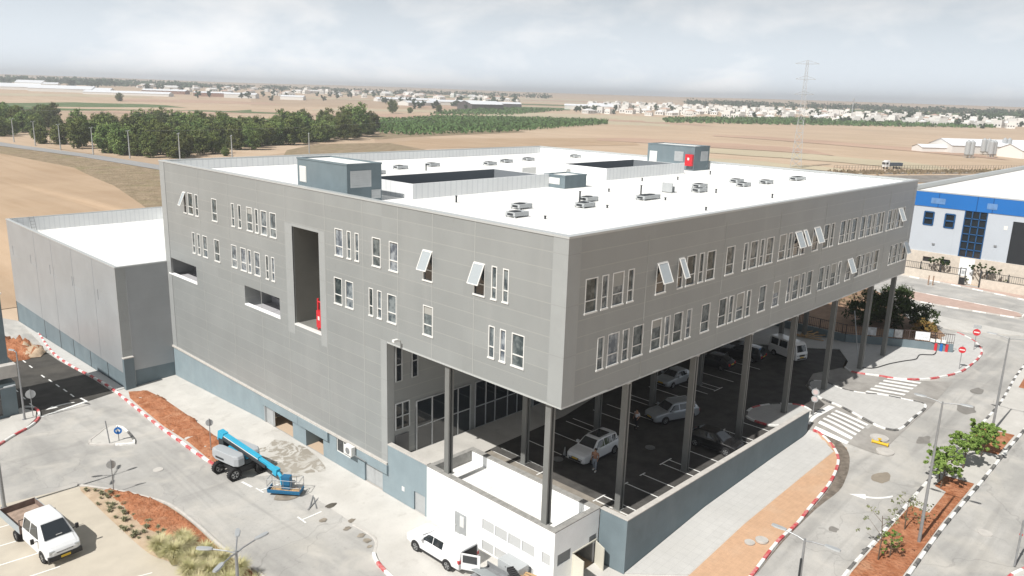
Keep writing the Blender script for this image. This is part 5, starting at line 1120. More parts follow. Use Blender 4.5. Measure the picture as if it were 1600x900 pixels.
# crew cab flatbed truck
TR = [(3.08,.66,.42,.84,.56,.86),(3.0,.90,.34,.98,.74,1.0),(2.8,.98,.32,1.10,.84,1.14),(2.3,1.0,.32,1.28,.86,1.34),(1.40,1.0,.32,1.32,.74,2.14),(1.0,1.0,.32,1.32,.76,2.2),(-.55,1.0,.36,1.32,.76,2.22),(-.62,.98,.4,1.3,.74,2.16)]
def flatbed():
    t = thing('flatbed_truck', 'white crew cab truck with an open bed parked in the bottom left corner', 'truck', (-20.35,27.05,-12.38), radians(-84.5)); t.scale = (1.06,1.06,1.06)
    q = MB(); rings = []
    for (x, w, zb, zm, wr, zt) in TR:
        c = [(0,zb),(w*.88,zb),(w,zb+.12),(w,zm*.6+zb*.4),(w*.985,zm-.06),(w*.95,zm),(wr,zt-.06 if zt > zm+.1 else zm+.01),(wr*.88,zt),(0,zt+.02)]
        rings.append([(x,y,z) for y, z in c]+[(x,-y,z) for y, z in c[-2:0:-1]])
    q.loft(rings); b = q.build('cab', carW, t, bevel=.06); b.modifiers['bevel'].segments = 3; b.modifiers['bevel'].angle_limit = radians(20)
    q = MB(); q.face([(2.26,-.78,1.385),(2.26,.78,1.385),(1.48,.64,2.085),(1.48,-.64,2.085)]); q.build('windscreen', darkglass, t).location = (.02,0,.02)
    q = MB(); q.box(2.2,-.1,1.49,2.22,.25,1.53); q.build('paper_on_dash', whitefr, t)
    for s in (1,-1):
        for (x0,x1,x2,x3) in ((1.72,.55,.6,1.30),(.45,-.45,-.45,.45)):
            q = MB(); y0 = s*.965; y1 = s*.80; q.face([(x0,y0,1.36),(x1,y0,1.36),(x2,y1,2.02),(x3,y1,2.02)]); q.build('side_window', darkglass, t)
        q = MB(); q.box(1.72,s*1.28-.09,1.25,1.86,s*1.28+.09,1.55); q.tube([(1.8,s*.97,1.3),(1.8,s*1.2,1.35)],.03); q.build('mirror', blacktrim, t, bevel=.03)
        q = MB(); q.box(2.86,s*.72-.16,.80,3.05,s*.72+.16,1.0); q.build('headlight', lens, t, bevel=.03)
        for x in (2.2,-1.55):
            q = MB(); n = 12; yy = s*(1.005 if x > 0 else .98)
            q.face([(x+.45*cos(pi*k/n), yy, .37+.45*sin(pi*k/n)) for k in range(n+1)]+[(x-.45,yy,.2),(x+.45,yy,.2)]) if x > 0 else q.box(x-.5,yy-.02,.75,x+.5,yy,.8); q.build('wheel_arch', blacktrim, t)
            wheel(t, x, s*.9, .36, .24 if x > 0 else .4, s)
    q = MB(); q.box(2.9,-.5,.76,3.08,.5,.88); q.box(2.9,-.96,.34,3.12,.96,.66); q.build('bumper', blacktrim, t, bevel=.03)
    q = MB(); q.box(3.12,-.27,.44,3.14,.27,.57); q.build('number_plate', plateY, t)
    q = MB(); q.box(-3.3,-.45,.5,-.6,-.3,.72); q.box(-3.3,.3,.5,-.6,.45,.72); q.box(-1.75,-.8,.3,-1.35,.8,.42); q.build('chassis', blacktrim, t)
    q = MB(); q.box(-3.95,-1.05,.78,-.75,1.05,.86); q.build('bed_floor', mat('bed_floor', (0.33,0.25,0.20), 0.9, var=0.2, vscale=2.5), t)
    rust = mat('bed_side', (0.20,0.15,0.13), 0.7, var=0.2, vscale=3); sideM = mat('bed_side_outer', (0.34,0.38,0.40), 0.6)
    for (nm, bx) in (('bed_side',(-3.95,-1.08,.80,-.75,-1.04,1.28)),('bed_side',(-3.95,1.04,.80,-.75,1.08,1.28)),('tailgate',(-4.0,-1.08,.80,-3.95,1.08,1.28)),('headboard',(-.75,-1.08,.80,-.70,1.08,1.25))):
        q = MB(); q.box(*bx); q.build(nm, sideM if nm == 'bed_side' else rust, t)
    q = MB(); q.box(-3.94,-1.035,.86,-.76,-1.03,1.27); q.box(-3.94,1.03,.86,-.76,1.035,1.27); q.build('bed_lining', rust, t)
    q = MB(); 
    for y in (-1.05,-.35,.35,1.05): q.box(-.75,y-.03,1.25,-.70,y+.03,1.75)
    q.box(-.75,-1.05,1.70,-.70,1.05,1.75); q.build('ladder_rack', rust, t)
    return t
flatbed()
tarp = MB(); tarp.loft([[(-1.05,y,.9+.45*h+.05*sin(y*9)),(-.8,y,.95+.5*h),(-1.2,y,.88)] for y, h in ((.2,.2),(.4,.8),(.6,1.0),(.8,.7),(.95,.2))])
T0 = Matrix.Translation((-20.35,27.0,-12.38)) @ Matrix.Rotation(radians(-84.5),4,'Z'); tarp.v = [tuple(T0 @ Vector(v)) for v in tarp.v]
tag(tarp.build('tarpaulin', red, loc=(-20.3,28,-11.4)), 'crumpled dark red tarpaulin bundle behind the cab on the truck bed', 'tarpaulin')
# distant tipper truck on the field road
t = thing('truck', 'white cabbed tipper truck driving on the distant field road near the pylon', 'truck', (369,107,-11.9), radians(152))
q = MB(); q.box(2.6,-1.25,.9,5.0,1.25,3.4); q.box(2.5,-1.2,3.4,4.3,1.2,4.0); q.build('cab', carW, t, bevel=.1)
q = MB(); q.box(5.0,-1.1,2.0,5.03,1.1,3.1); q.box(3.4,-1.27,2.1,4.8,-1.25,3.1); q.box(3.4,1.25,2.1,4.8,1.27,3.1); q.build('windscreen', darkglass, t)
q = MB(); q.prism([(-5.2,-1.25),(2.3,-1.25),(2.3,1.25),(-5.2,1.25)],1.3,2.9); q.build('tipper_body', mat('truck_bed', (0.08,0.10,0.13), 0.6), t)
for x in (3.8,-2.2,-3.6):
    for s in (1,-1): wheel(t, x, s*1.1, .5, .3, s)

# ---------------------------------------------------------------- boom lift
def lift():
    t = thing('boom_lift', 'bright blue telescopic boom lift with grey hoods and a basket lowered to the yard', 'boom lift', (-6.2,27.75,-12.38), radians(0))
    for i, (x, y) in enumerate(((-1.2,1.0),(-.9,-.95),(1.05,.6),(1.25,-1.25))): 
        wheel(t, x+.0, y, .50, .40, -1 if x < 0 else 1, big=True)
    for w in [o for o in bpy.data.objects if o.parent == t and o.name.startswith('wheel')]: pass
    q = MB(); q.box(-.9,-1.0,.55,1.0,.95,.95); q.box(-1.25,-.95,.45,1.25,-.7,.7); q.box(-1.25,.7,.45,1.25,.95,.7); q.cyl((0,0,.95),(0,0,1.25),.55,n=18); q.build('chassis', blacktrim, t)
    # turret, turned along the boom
    ang = atan2(22.6-28.8, -4.9+6.0); c = MB()
    T = Matrix.Rotation(ang,4,'Z')
    for s in (1,-1):
        q = MB(); P = []
        hood = [(-2.0,.42),(-1.7,.30),(1.1,.30),(1.3,.45),(1.3,1.0),(1.0,1.22),(-1.3,1.22),(-1.9,1.02)]
        rings = [[(x*k,s*y,z) for x, y in hood] for z, k in ((1.25,1.0),(1.35,1.02),(1.85,1.02),(2.05,.94),(2.1,.8))]
        q.loft(rings); q.v = [tuple(T @ Vector(v)) for v in q.v]; q.build('engine_hood' if s < 0 else 'tank_hood', liftG, t, bevel=.05)
        q = MB(); q.box(-1.2,s*1.245-.005,1.45,-.2,s*1.245+.005,1.6,T=T); q.box(-2.06,s*.7-.1,1.4,-2.04,s*.7+.1,1.9,T=T); q.build('hood_marking', darksteel, t)
    q = MB(); q.box(-2.1,-.30,1.15,1.2,.30,1.5,T=T); q.box(-2.1,-.26,1.5,-1.5,.26,2.5,T=T); q.build('turntable', darksteel, t)
    # boom: from rear top pivot down forward
    a = Vector((-1.9,0,2.75)); b = Vector((4.6,0,1.55)); d = (b-a).normalized(); up = Vector((0,1,0)).cross(d); up = -up if up.z < 0 else up
    def bm_(u0, u1, y0, y1, h0, h1, mt, nm, k=1):
        q = MB(); P = []
        for (u, h) in ((u0,h0),(u1,h0),(u1,h1),(u0,h1)): P.append(a+d*u+up*h)
        i = 0; q.v = [tuple(T @ (p+Vector((0,y0,0)))) for p in P]+[tuple(T @ (p+Vector((0,y1,0)))) for p in P]
        q.f = [(0,1,2,3),(7,6,5,4),(0,4,5,1),(1,5,6,2),(2,6,7,3),(3,7,4,0)]; q.m = [0]*6
        return q.build(nm, mt, t, bevel=.02)
    bm_(-.2,4.6,-.20,.20,-.22,.24,liftB,'boom_base'); bm_(4.6,6.5,-.15,.15,-.16,.18,liftB,'boom_extension'); bm_(-.3,.4,-.25,.25,-.5,.3,liftB,'boom_pivot')
    bm_(.4,5.6,-.34,-.22,-.16,.06,darksteel,'cable_track'); bm_(.3,4.6,-.215,-.203,-.10,.12,whitefr,'boom_stripe')
    bm_(.9,3.2,-.10,.10,-.75,-.6,liftB,'lift_cylinder'); bm_(6.3,6.75,-.2,.2,-.35,.22,liftB,'boom_head')
    q = MB(); e = a+d*6.6; q.tube([tuple(T @ e), tuple(T @ (e+Vector((.45,0,-.35)))), tuple(T @ (e+Vector((.55,0,-.95))))], .14, n=8); q.build('jib', liftB, t)
    bx = e.x+.95; Tb = T @ Matrix.Translation((bx,0,0)) @ Matrix.Rotation(radians(-62),4,'Z')
    q = MB(); q.box(-.45,-.32,.35,.1,.32,1.35,T=Tb); q.build('control_box', liftD, t)
    q = MB(); q.box(-.40,-1.25,.22,.55,1.25,.32,0,T=Tb); q.box(-.33,-1.15,.321,.48,1.15,.33,1,T=Tb); q.build('basket_floor', [liftD, wood], t)
    q = MB()
    for z in (.75,1.3):
        P = [(-.40,-1.25,z),(.55,-1.25,z),(.55,1.25,z),(-.40,1.25,z),(-.40,-1.25,z)]; q.tube([tuple(Tb @ Vector(p)) for p in P], .022)
    for (x, y) in ((-.4,-1.25),(.55,-1.25),(.55,1.25),(-.4,1.25),(.55,0),(.55,-.62),(.55,.62),(-.4,-.7),(-.4,.7)): q.cyl(tuple(Tb @ Vector((x,y,.3))), tuple(Tb @ Vector((x,y,1.3))), .02)
    q.build('basket_rail', steel, t)
    q = MB(); q.box(-.42,-1.27,.33,.57,-1.22,.52,T=Tb); q.box(-.42,1.22,.33,.57,1.27,.52,T=Tb); q.box(.53,-1.22,.33,.57,1.22,.5,T=Tb); q.build('kick_plate', liftD, t)
lift()

# ---------------------------------------------------------------- street lamps and signs
def lamp(x, y, h, arms, label, group='street lamps', r=.09, arml=1.0, z=None, paint=steel, box=False, scale=1):
    z = G(x,y) if z is None else z
    t = thing('street_lamp', label, 'street lamp', (x,y,z), 0, group)
    q = MB(); q.cyl((0,0,0),(0,0,h*.5),r*1.25,r*1.0,n=10); q.cyl((0,0,h*.5),(0,0,h),r*1.0,r*.6,n=10); q.box(-.18*scale,-.18*scale,0,.18*scale,.18*scale,.12); q.build('pole', paint, t)
    if box: 
        q = MB(); q.box(-.22,-.03,h-2.6,-.12,.03,h-1.0); q.build('lamp_bracket', darksteel, t)
    for a in arms:
        a = radians(a); d = Vector((cos(a),sin(a),0))
        q = MB(); q.tube([(0,0,h-.12),tuple(d*.35*arml+Vector((0,0,h-.02))),tuple(d*arml+Vector((0,0,h+.05)))], .03*scale+.005, n=6); q.build('arm', paint, t)
        T = Matrix.Translation(tuple(d*arml+Vector((0,0,h+.05)))) @ Matrix.Rotation(a,4,'Z')
        q = MB(); rings = [[(u,-.12*s,0),(u,.12*s,0),(u,.10*s,.07),(u,-.10*s,.07)] for u, s in ((-.05,.6),(.1,1),(.5,1.15),(.68,.7))]
        q.loft(rings); q.v = [tuple(T @ (Vector(v)*Vector((scale,scale,scale)).x if False else Vector((v[0]*scale,v[1]*scale,v[2]*scale)))) for v in q.v]; q.build('lamp_head', metalw, t)
    return t
lamp(1.73,-14.18,9.2,(92,-88),'double headed street lamp standing nearest the camera at the bottom of the right street', box=True)
lamp(20.04,-14.69,10.1,(95,-80),'tall double headed street lamp in the red soil beside the thin leafy saplings')
lamp(41.76,-13.65,8.7,(90,-90),'double headed street lamp in the small red bed beyond the fresh green trees')
lamp(-18.05,4.17,9.0,(133,213,10,60),'lamp with four heads in the foreground by the straw grass clumps', r=.11, arml=1.15, box=False)
lamp(-21.03,33.81,8.9,(60,5,150,240),'lamp with several heads cut off by the left edge behind the flatbed truck', r=.11)
lamp(-14.96,51.96,6.7,(110,),'slim pole beside the round sign at the left street corner', r=.08, arml=.3)
lamp(44.0,-15.0,2.2,(),'short grey post at the edge of the median beyond the trees') if False else None
for i, (x, y, l) in enumerate(((76.9,412.3,'first'),(78.5,385.0,'second'),(80.6,357.1,'third'),(84.5,329.0,'fourth'),(89.6,303.5,'fifth'),(100,281,'sixth'),(112,262,'seventh'),(168,298,'lone right hand'))):
    lamp(x, y, 10.8 if i < 7 else 9.0, (60,240), l+' double headed lamp from the left along the distant road before the grove', 'lamps along the distant road', r=.22, arml=1.6, z=-12, paint=metalw, scale=2.2)
def sign(name, x, y, h, face, label, rad=.32, ang=230, kind='back', z=None, rgroup=None, pole_r=.035):
    z = G(x,y)+.02 if z is None else z
    t = thing(name, label, 'road sign', (x,y,z), radians(ang))
    q = MB(); q.cyl((0,0,0),(0,0,h+.1),pole_r,n=8); q.build('pole', steel, t)
    def disc(M, zc, r_, x0, x1, m=0, n=24): M.cyl((x0,0,zc),(x1,0,zc),r_,n=n,m=m)
    q = MB(); disc(q,h-rad,rad,.04,.06,0); q.build('plate', metalw if kind != 'keep' else bluecl, t)
    if kind == 'noentry':
        q = MB(); disc(q,h-rad,rad*.97,.06,.066,0); q.box(.067,-rad*.7,h-rad-rad*.17,.072,rad*.7,h-rad+rad*.17,1); q.build('sign_face', [red, whitefr], t)
    if kind == 'keep':
        q = MB(); q.loft([[(.062,-.2,h-rad+.02),(.062,-.12,h-rad-.14),(.07,-.12,h-rad-.14),(.07,-.2,h-rad+.02)],[(.062,0,h-rad+.19),(.062,0,h-rad+.05),(.07,0,h-rad+.05),(.07,0,h-rad+.19)],[(.062,.2,h-rad+.02),(.062,.12,h-rad-.14),(.07,.12,h-rad-.14),(.07,.2,h-rad+.02)]]); q.build('sign_symbol', whitefr, t)
    return t
toC = lambda x, y: math.degrees(atan2(CAM.y-y, CAM.x-x))
sign('road_sign', -14.19,52.26,2.7,0,'round grey backed sign on a pole by the curved kerb at the left street corner', rad=.42, ang=toC(-14,52)+180)
sign('road_sign', -10.8,40.34,1.35,0,'blue round arrow sign on the small traffic island', rad=.33, ang=toC(-11,40)-15, kind='keep')
sign('road_sign', -14.56,31.02,2.6,0,'brown grey round sign seen from behind at the tip of the planted bed', rad=.33, ang=toC(-14.5,31)+180)
sign('road_sign', -6.14,32.77,2.9,0,'grey round sign standing in the red soil strip behind the boom lift', rad=.30, ang=toC(-6,32)+180)
sign('road_sign', 57.57,-6.75,2.6,0,'nearer red and white no entry sign on the curved pavement', rad=.36, ang=toC(57,-6.7), kind='noentry')
s_ = sign('road_sign', 66.35,-5.9,2.6,0,'farther red and white no entry sign with a grey plate above it', rad=.40, ang=toC(66,-5.9), kind='noentry')
q = MB(); q.box(.03,-.4,2.65,.06,.4,3.05); q.build('upper_plate', metalw, s_)
s_ = sign('road_sign', 33.0,-1.6,2.6,0,'pair of pale round sign plates on one pole at the end of the retaining wall', rad=.33, ang=toC(33,-1)-8)
q = MB(); q.cyl((.04,0,1.62),(.06,0,1.62),.30,n=24); q.build('plate', metalw, s_)
q = MB(); q.cyl((.061,0,1.62),(.066,0,1.62),.2,n=24); q.cyl((.061,0,2.27),(.066,0,2.27),.22,n=24); q.build('sign_face', mat('faded_pink', (0.55,0.45,0.44), 0.6), s_)
q = MB(); q.cyl((-11.6,40.2,G(-11.6,40.2)+.1),(-11.75,40.3,G(-11.6,40.2)+2.2),.05,n=8); tag(q.build('leaning_post', steel, loc=(-11.6,40.2,-12.5)), 'short bare leaning post at the back of the traffic island', 'post')
# utility poles, right edge sign
t = thing('road_sign', 'round sign on a pole cut off at the lower right corner', 'road sign', (21.6,-19.9,G(21,-20)+.1), 0)
q = MB(); q.cyl((0,0,0),(0,0,3.2),.06,n=8); q.build('pole', steel, t); q = MB(); q.cyl((.05,0,2.2),(.08,0,2.2),.1,n=12); q.build('plate', red, t)

# manholes and chamber covers
def cover(x, y, r, lab, z=None, h=.02, m=None, grp='manhole covers'):
    z = G(x,y) if z is None else z
    q = MB(); q.cyl((x,y,z),(x,y,z+.02+h),r,n=24,m=0); q.cyl((x,y,z+.02+h),(x,y,z+.03+h),r*.78,n=24,m=1)
    tag(q.build('manhole_cover', [m or kc, m or steel], loc=(x,y,z)), lab, 'manhole cover')
cover(-10.67,32.5,.38,'round manhole cover set in the left road beyond the planted bed', m=kc)
cover(13.0,-7.1,.42,'larger of the two pale round covers on the orange brick strip', z=G(13,-7.1)+.13, h=.1, m=kc)
cover(12.3,-6.6,.34,'smaller of the two pale round covers on the orange brick strip', z=G(12.3,-6.6)+.13, h=.06, m=kc)
cover(34.2,-7.0,.75,'pale open chamber ring nearest the zebra crossing', h=.12, m=kc)
cover(32.2,-8.2,.7,'pale round chamber cover on the road beside the yellow hydrant', h=.1, m=kc)
cover(16.7,4.5,.4,'round manhole cover on the dark car park floor before the silver car', z=-9.37, m=steel)
cover(9.7,8.1,.4,'round manhole cover on the dark car park floor left of the white car', z=-9.37, m=steel)
cover(24.6,-17.5,.45,'pale round manhole cover in the lane right of the median', m=kc)
t = thing('hydrant_valve', 'yellow valve pipe lying by the open chamber near the zebra crossing', 'valve', (33.2,-7.5,G(33,-7.5)+.05), radians(-80)); t.scale = (.72,.72,.72)
yel = mat('yellow_paint', (0.65,0.42,0.02), 0.5)
q = MB(); q.cyl((-.9,0,.2),(.7,0,.15),.16,n=12); q.cyl((-.9,0,.2),(-1.0,0,.2),.26,n=12); q.cyl((.7,0,.15),(.8,0,.15),.26,n=12); q.build('pipe', yel, t)
q = MB(); q.cyl((-.2,0,.2),(-.2,0,.65),.1,n=10); q.cyl((-.2,0,.65),(-.2,0,.7),.22,n=12); q.build('hand_wheel', yel, t)
t = thing('traffic_cone', 'white tipped cone standing beside the bonnet of the white sports utility car', 'cone', (10.6,8.2,DZ), 0)
q = MB(); q.box(-.18,-.18,0,.18,.18,.04); q.build('base', blacktrim, t); q = MB(); q.cyl((0,0,.04),(0,0,.7),.13,.03,n=14); q.build('cone', metalw, t)
# site clutter by the pickup
t = thing('tool_cabinet', 'large pale grey metal box standing against the white utility building', 'cabinet', (-.75,2.7,-12.1), radians(0))
q = MB(); q.box(-.45,-.9,0,.5,.9,1.15); q.build('body', mat('cabinet_grey', (0.40,0.42,0.43), 0.5), t, bevel=.02); q = MB(); q.cyl((-.46,.2,.9),(-.48,.2,.9),.05); q.build('lock', steel, t)
t = thing('tool_trailer', 'grey lidded tool trailer with timber and tools behind the pickup', 'trailer', (-2.15,3.3,-12.25), radians(90))
q = MB(); q.box(-1.0,-.75,.45,1.0,.75,.55); q.box(-1.0,-.75,.55,-.95,.75,.9); q.box(-.95,-.75,.55,1.0,-.7,.9); q.build('bed', steel, t)
q = MB(); T = Matrix.Translation((.2,.75,.95)) @ Matrix.Rotation(radians(18),4,'X'); q.box(-1.0,-1.1,0,.75,.0,.04,T=T); q.build('lid', mat('lid_grey', (0.33,0.36,0.37), 0.5), t)
for s in (1,-1): wheel(t, 0, s*.85, .28, .18, s)
for i in range(6):
    q = MB(); a = radians(60+i*9); T = Matrix.Translation((-1.15+.12*i,2.2-.05*i,-11.55+.06*(i%3))) @ Matrix.Rotation(a,4,'Z'); q.box(-.9,-.07,0,.9,.07,.05,T=T)
    tag(q.build('timber_plank', wood, loc=(-1.1,2.1,-11.6)), 'pale timber plank in the loose pile beside the tool trailer', 'plank', 'timber planks piled by the trailer')
t = thing('tool_case', 'long black ribbed tool case lying on the timber pile', 'case', (-1.6,1.7,-11.45), radians(68))
q = MB(); q.box(-.8,-.2,.25,.8,.2,.5); 
for k in range(8): q.box(-.75+k*.2,-.21,.5,-.66+k*.2,.21,.54)
q.build('case', blacktrim, t)
for k, (x, y, r_) in enumerate(((-4.6,19.8,10),(-4.5,19.5,25),(-4.7,19.4,-8))):
    q = MB(); T = Matrix.Translation((x,y,-12.3)) @ Matrix.Rotation(radians(r_+40),4,'Z'); q.box(-.9,-.03,0,.9,.03,.04,T=T)
    tag(q.build('steel_bar', steel, loc=(x,y,-12.3)), 'loose metal bar lying on the yard before the grey double door', 'bar', 'loose bars on the yard')
for k in range(7):
    q = MB(); T = Matrix.Translation((55.5+.25*k,8.6+.4*(k%3),-9.25+.07*k)) @ Matrix.Rotation(radians(100+k*14),4,'Z'); q.box(-1.5,-.08,0,1.5,.08,.06,T=T)
    tag(q.build('timber_plank', wood, loc=(55.5,8.6,-9.3)), 'long timber plank in the scattered heap under the far end of the building', 'plank', 'planks heaped under the far end')
t = thing('leaning_prop', 'long thin pole leaning from the low wall toward a column', 'pole', (50.1,1.0,-9.2)); q = MB(); q.cyl((0,0,.1),(6.5,3.4,4.0),.05,n=6); q.build('pole', metalw, t)
q = MB(); P = smooth_path([(62,-3.2),(60.2,-3.4),(59,-2.4),(57,-2.6),(55.4,-2.0),(53,-1.2),(50.3,-.6),(49.4,.4)],5); q.tube([(x,y,-9.2) for x, y in P], .045); tag(q.build('cable', blacktrim, loc=(56,-2,-9.2)), 'black cable snaking across the pale pavement to the column', 'cable')
for k, (x,y) in enumerate(((98.6,8.8),(98.8,8.2))):
    q = MB(); q.cyl((x,y,-9.4),(x,y,-7.9),.09,n=8); tag(q.build('bollard', mat('rusty_post_%d'%k,(0.30,0.20,0.14),.8), loc=(x,y,-9.4)), ('left' if k == 0 else 'right')+' of the two short brown posts on the far pavement', 'post')

# ---------------------------------------------------------------- people
def skinned(name, verts, edges, radii, mt, parent, sub=1):
    me = bpy.data.meshes.new(name); me.from_pydata(verts, edges, []); me.materials.append(mt)
    o = bpy.data.objects.new(name, me); COL.objects.link(o); o.parent = parent
    sk = o.modifiers.new('skin','SKIN'); sd = o.modifiers.new('sub','SUBSURF'); sd.levels = sd.render_levels = sub
    bpy.context.view_layer.objects.active = o
    if not me.skin_vertices:
        bpy.ops.object.select_all(action='DESELECT') if False else None
        bm = bmesh.new(); bm.from_mesh(me); bm.verts.layers.skin.verify(); bm.to_mesh(me); bm.free()
    for i, r in enumerate(radii): me.skin_vertices[0].data[i].radius = (r[0], r[1]) if isinstance(r, tuple) else (r, r)
    me.skin_vertices[0].data[0].use_root = True
    dg = bpy.context.evaluated_depsgraph_get(); ev = o.evaluated_get(dg); nm_ = bpy.data.meshes.new_from_object(ev); o.modifiers.clear(); o.data = nm_; nm_.materials.clear(); nm_.materials.append(mt); nm_.shade_smooth()
    return o
def person(loc, rz, label, shirt, trousers, stride=.18, arm=.15):
    t = thing('person', label, 'person', loc, radians(rz)); s = stride
    J = {'pel':(0,0,.95),'sp':(0,0,1.15),'ch':(.01,0,1.38),'nk':(.01,0,1.50),'hd':(.03,0,1.64),'top':(.02,0,1.74),
         'hl':(0,.10,.90),'kl':(s*.9,.11,.50),'al':(s*.6,.11,.09),'tl':(s*.6+.17,.12,.04),'hr':(0,-.10,.90),'kr':(-s*.2,-.11,.49),'ar':(-s*1.3,-.11,.11),'tr':(-s*1.3+.16,-.12,.04),
         'sl':(0,.19,1.42),'el':(-.05,.26,1.16),'wl':(arm,.25,.97),'fl':(arm+.07,.24,.88),'sr':(0,-.19,1.42),'er':(-.03,-.26,1.15),'wr':(arm*.5,-.26,.93),'fr':(arm*.5+.05,-.26,.84)}
    K = list(J); E = [('pel','sp'),('sp','ch'),('ch','nk'),('nk','hd'),('hd','top'),('pel','hl'),('hl','kl'),('kl','al'),('al','tl'),('pel','hr'),('hr','kr'),('kr','ar'),('ar','tr'),('ch','sl'),('sl','el'),('el','wl'),('wl','fl'),('ch','sr'),('sr','er'),('er','wr'),('wr','fr')]
    Rr = dict(pel=.12,sp=.11,ch=.13,nk=.055,hd=.095,top=.07,hl=.085,kl=.06,al=.04,tl=.035,hr=.085,kr=.06,ar=.04,tr=.035,sl=.06,el=.042,wl=.03,fl=.035,sr=.06,er=.042,wr=.03,fr=.035)
    skinned('body', [J[k] for k in K], [(K.index(a),K.index(b)) for a,b in E], [Rr[k] for k in K], skin, t)
    def sub_(nm, ks, es, add, mt):
        skinned(nm, [J[k] for k in ks], [(ks.index(a),ks.index(b)) for a,b in es], [Rr[k]+add for k in ks], mt, t)
    sub_('shirt', ['pel','sp','ch','sl','el','sr','er'], [('pel','sp'),('sp','ch'),('ch','sl'),('sl','el'),('ch','sr'),('sr','er')], .025, shirt)
    sub_('trousers', ['pel','hl','kl','al','hr','kr','ar'], [('pel','hl'),('hl','kl'),('kl','al'),('pel','hr'),('hr','kr'),('kr','ar')], .02, trousers)
    q = MB(); q.loft([[(.01+r_*.95*cos(a), r_*.85*sin(a), z) for a in [2*pi*k/12 for k in range(12)]] for z, r_ in ((1.60,.10),(1.67,.118),(1.74,.11),(1.79,.06))]); q.v = [(v[0]-.03,v[1],v[2]) for v in q.v]; q.build('hair', hairm, t, smooth=True)
    for k in ('tl','tr'):
        p = J[k]; q = MB(); q.box(p[0]-.22,p[1]-.05,0.0,p[0]+.06,p[1]+.05,.09); q.build('shoe', whitefr if shirt.name != 'cloth_white' else blacktrim, t, bevel=.02)
    for s in (1,-1):
        q = MB(); q.box(.115,s*.035-.012,1.645,.128,s*.035+.012,1.66); q.build('eye', blacktrim, t)
cw = mat('cloth_white', (0.66,0.64,0.66), 0.9); co = mat('cloth_brown', (0.36,0.19,0.13), 0.9); cg = mat('cloth_grey', (0.28,0.31,0.36), 0.9); cd = mat('cloth_dark', (0.02,0.02,0.025), 0.9)
person((10.3,5.05,DZ), 200, 'person in a reddish brown top and grey trousers standing by the white car', co, cg, .16, .18)
person((18.95,7.45,DZ), 175, 'person in a white shirt and dark trousers walking in front of the silver car', cw, cd, .14, .2)

# ---------------------------------------------------------------- vegetation
def crown_mesh(mb, R, cx, cy, cz, rx, ry, rz, nclump, nleaf, size, hole=.0, flat=1.0):
    """leaf faces clustered in clumps spread through an ellipsoid"""
    for c in range(nclump):
        while True:
            p = Vector((R.uniform(-1,1),R.uniform(-1,1),R.uniform(-1,1)))
            if .25 < p.length < 1: break
        p = p.normalized()*(R.random()**.35)
        c0 = Vector((cx+p.x*rx, cy+p.y*ry, cz+p.z*rz)); cr_ = R.uniform(.16,.34)*min(rx,rz)*1.1
        for k in range(nleaf):
            d = Vector((R.gauss(0,1),R.gauss(0,1),R.gauss(0,1)*.75)).normalized()*cr_*(R.random()**.4)
            o = c0+d; s = size*R.uniform(.6,1.3)
            n = (d.normalized()*.8+Vector((R.uniform(-1,1),R.uniform(-1,1),R.uniform(-.2,1.2)))).normalized()
            a = n.orthogonal().normalized(); a.rotate(Matrix.Rotation(R.uniform(0,6.28),3,n)); b = n.cross(a)
            mb.face([tuple(o-a*s),tuple(o-b*s*.55),tuple(o+a*s),tuple(o+b*s*.55)])
def branchy(mb, R, p0, h, r, nb, spread, droop=0, z0=.35, z1=.95):
    top = Vector(p0)+Vector((R.uniform(-.05,.05)*h,R.uniform(-.05,.05)*h,h)); mid = (Vector(p0)+top)/2+Vector((R.uniform(-.04,.04)*h,R.uniform(-.04,.04)*h,0))
    mb.cyl(p0, tuple(mid), r, r*.7, 8); mb.cyl(tuple(mid), tuple(top), r*.7, r*.35, 8)
    E = []
    for k in range(nb):
        f = z0+(z1-z0)*k/max(1,nb-1); s = Vector(p0).lerp(top, f); a = R.uniform(0,6.28) if nb < 3 else 2.4*k+R.uniform(-.4,.4)
        e = s+Vector((cos(a)*spread*h,sin(a)*spread*h,R.uniform(.12,.3)*h-droop)); mb.cyl(tuple(s), tuple(e), r*.35, r*.12, 5); E.append(e)
    return E
def tree_proto(name, seed, h, rx, rz, leaf, label, cat='tree', nclump=26, nleaf=26, size=.55, trunkr=.28, group=None):
    R = random.Random(seed); t = thing(name, label, cat, (0,0,0), 0, group)
    q = MB(); branchy(q, R, (0,0,0), h*.72, trunkr, 7, .22); q.build('trunk', bark, t)
    q = MB(); crown_mesh(q, R, 0, 0, h*.52, rx, rx*R.uniform(.85,1.15), rz, nclump, nleaf, size); q.build('crown', leaf, t)
    return t
LT = 'dense green tree of the long grove beyond the distant road, one crown among many'
protos = [tree_proto('grove_tree', 100+i, 1.0*hh, hh*rr, hh*(rzz+.05), leafA, LT, nclump=110, nleaf=42, size=.5, group='trees of the distant grove') for i, (hh, rr, rzz) in enumerate(((17,.34,.40),(15,.38,.42),(19,.30,.40),(14,.42,.43),(13,.45,.45)))]
index_children()
RG = random.Random(11)
def inpoly(x, y, P):
    c = False; n = len(P)
    for i in range(n):
        x1,y1 = P[i]; x2,y2 = P[i-1]
        if (y1 > y) != (y2 > y) and x < (x2-x1)*(y-y1)/(y2-y1)+x1: c = not c
    return c
GR1 = [(96,300),(108,292),(140,315),(172,338),(215,360),(255,384),(300,425),(325,458),(330,500),(240,440),(180,400),(140,370),(105,350),(88,330)]
GR2 = [(84,405),(82,372),(92,345),(120,365),(190,420),(215,470),(205,520),(150,470),(110,440)]
GR3 = [(78,470),(84,450),(105,470),(130,520),(150,600),(120,640),(88,560),(78,510)]
used = set(); spots = []
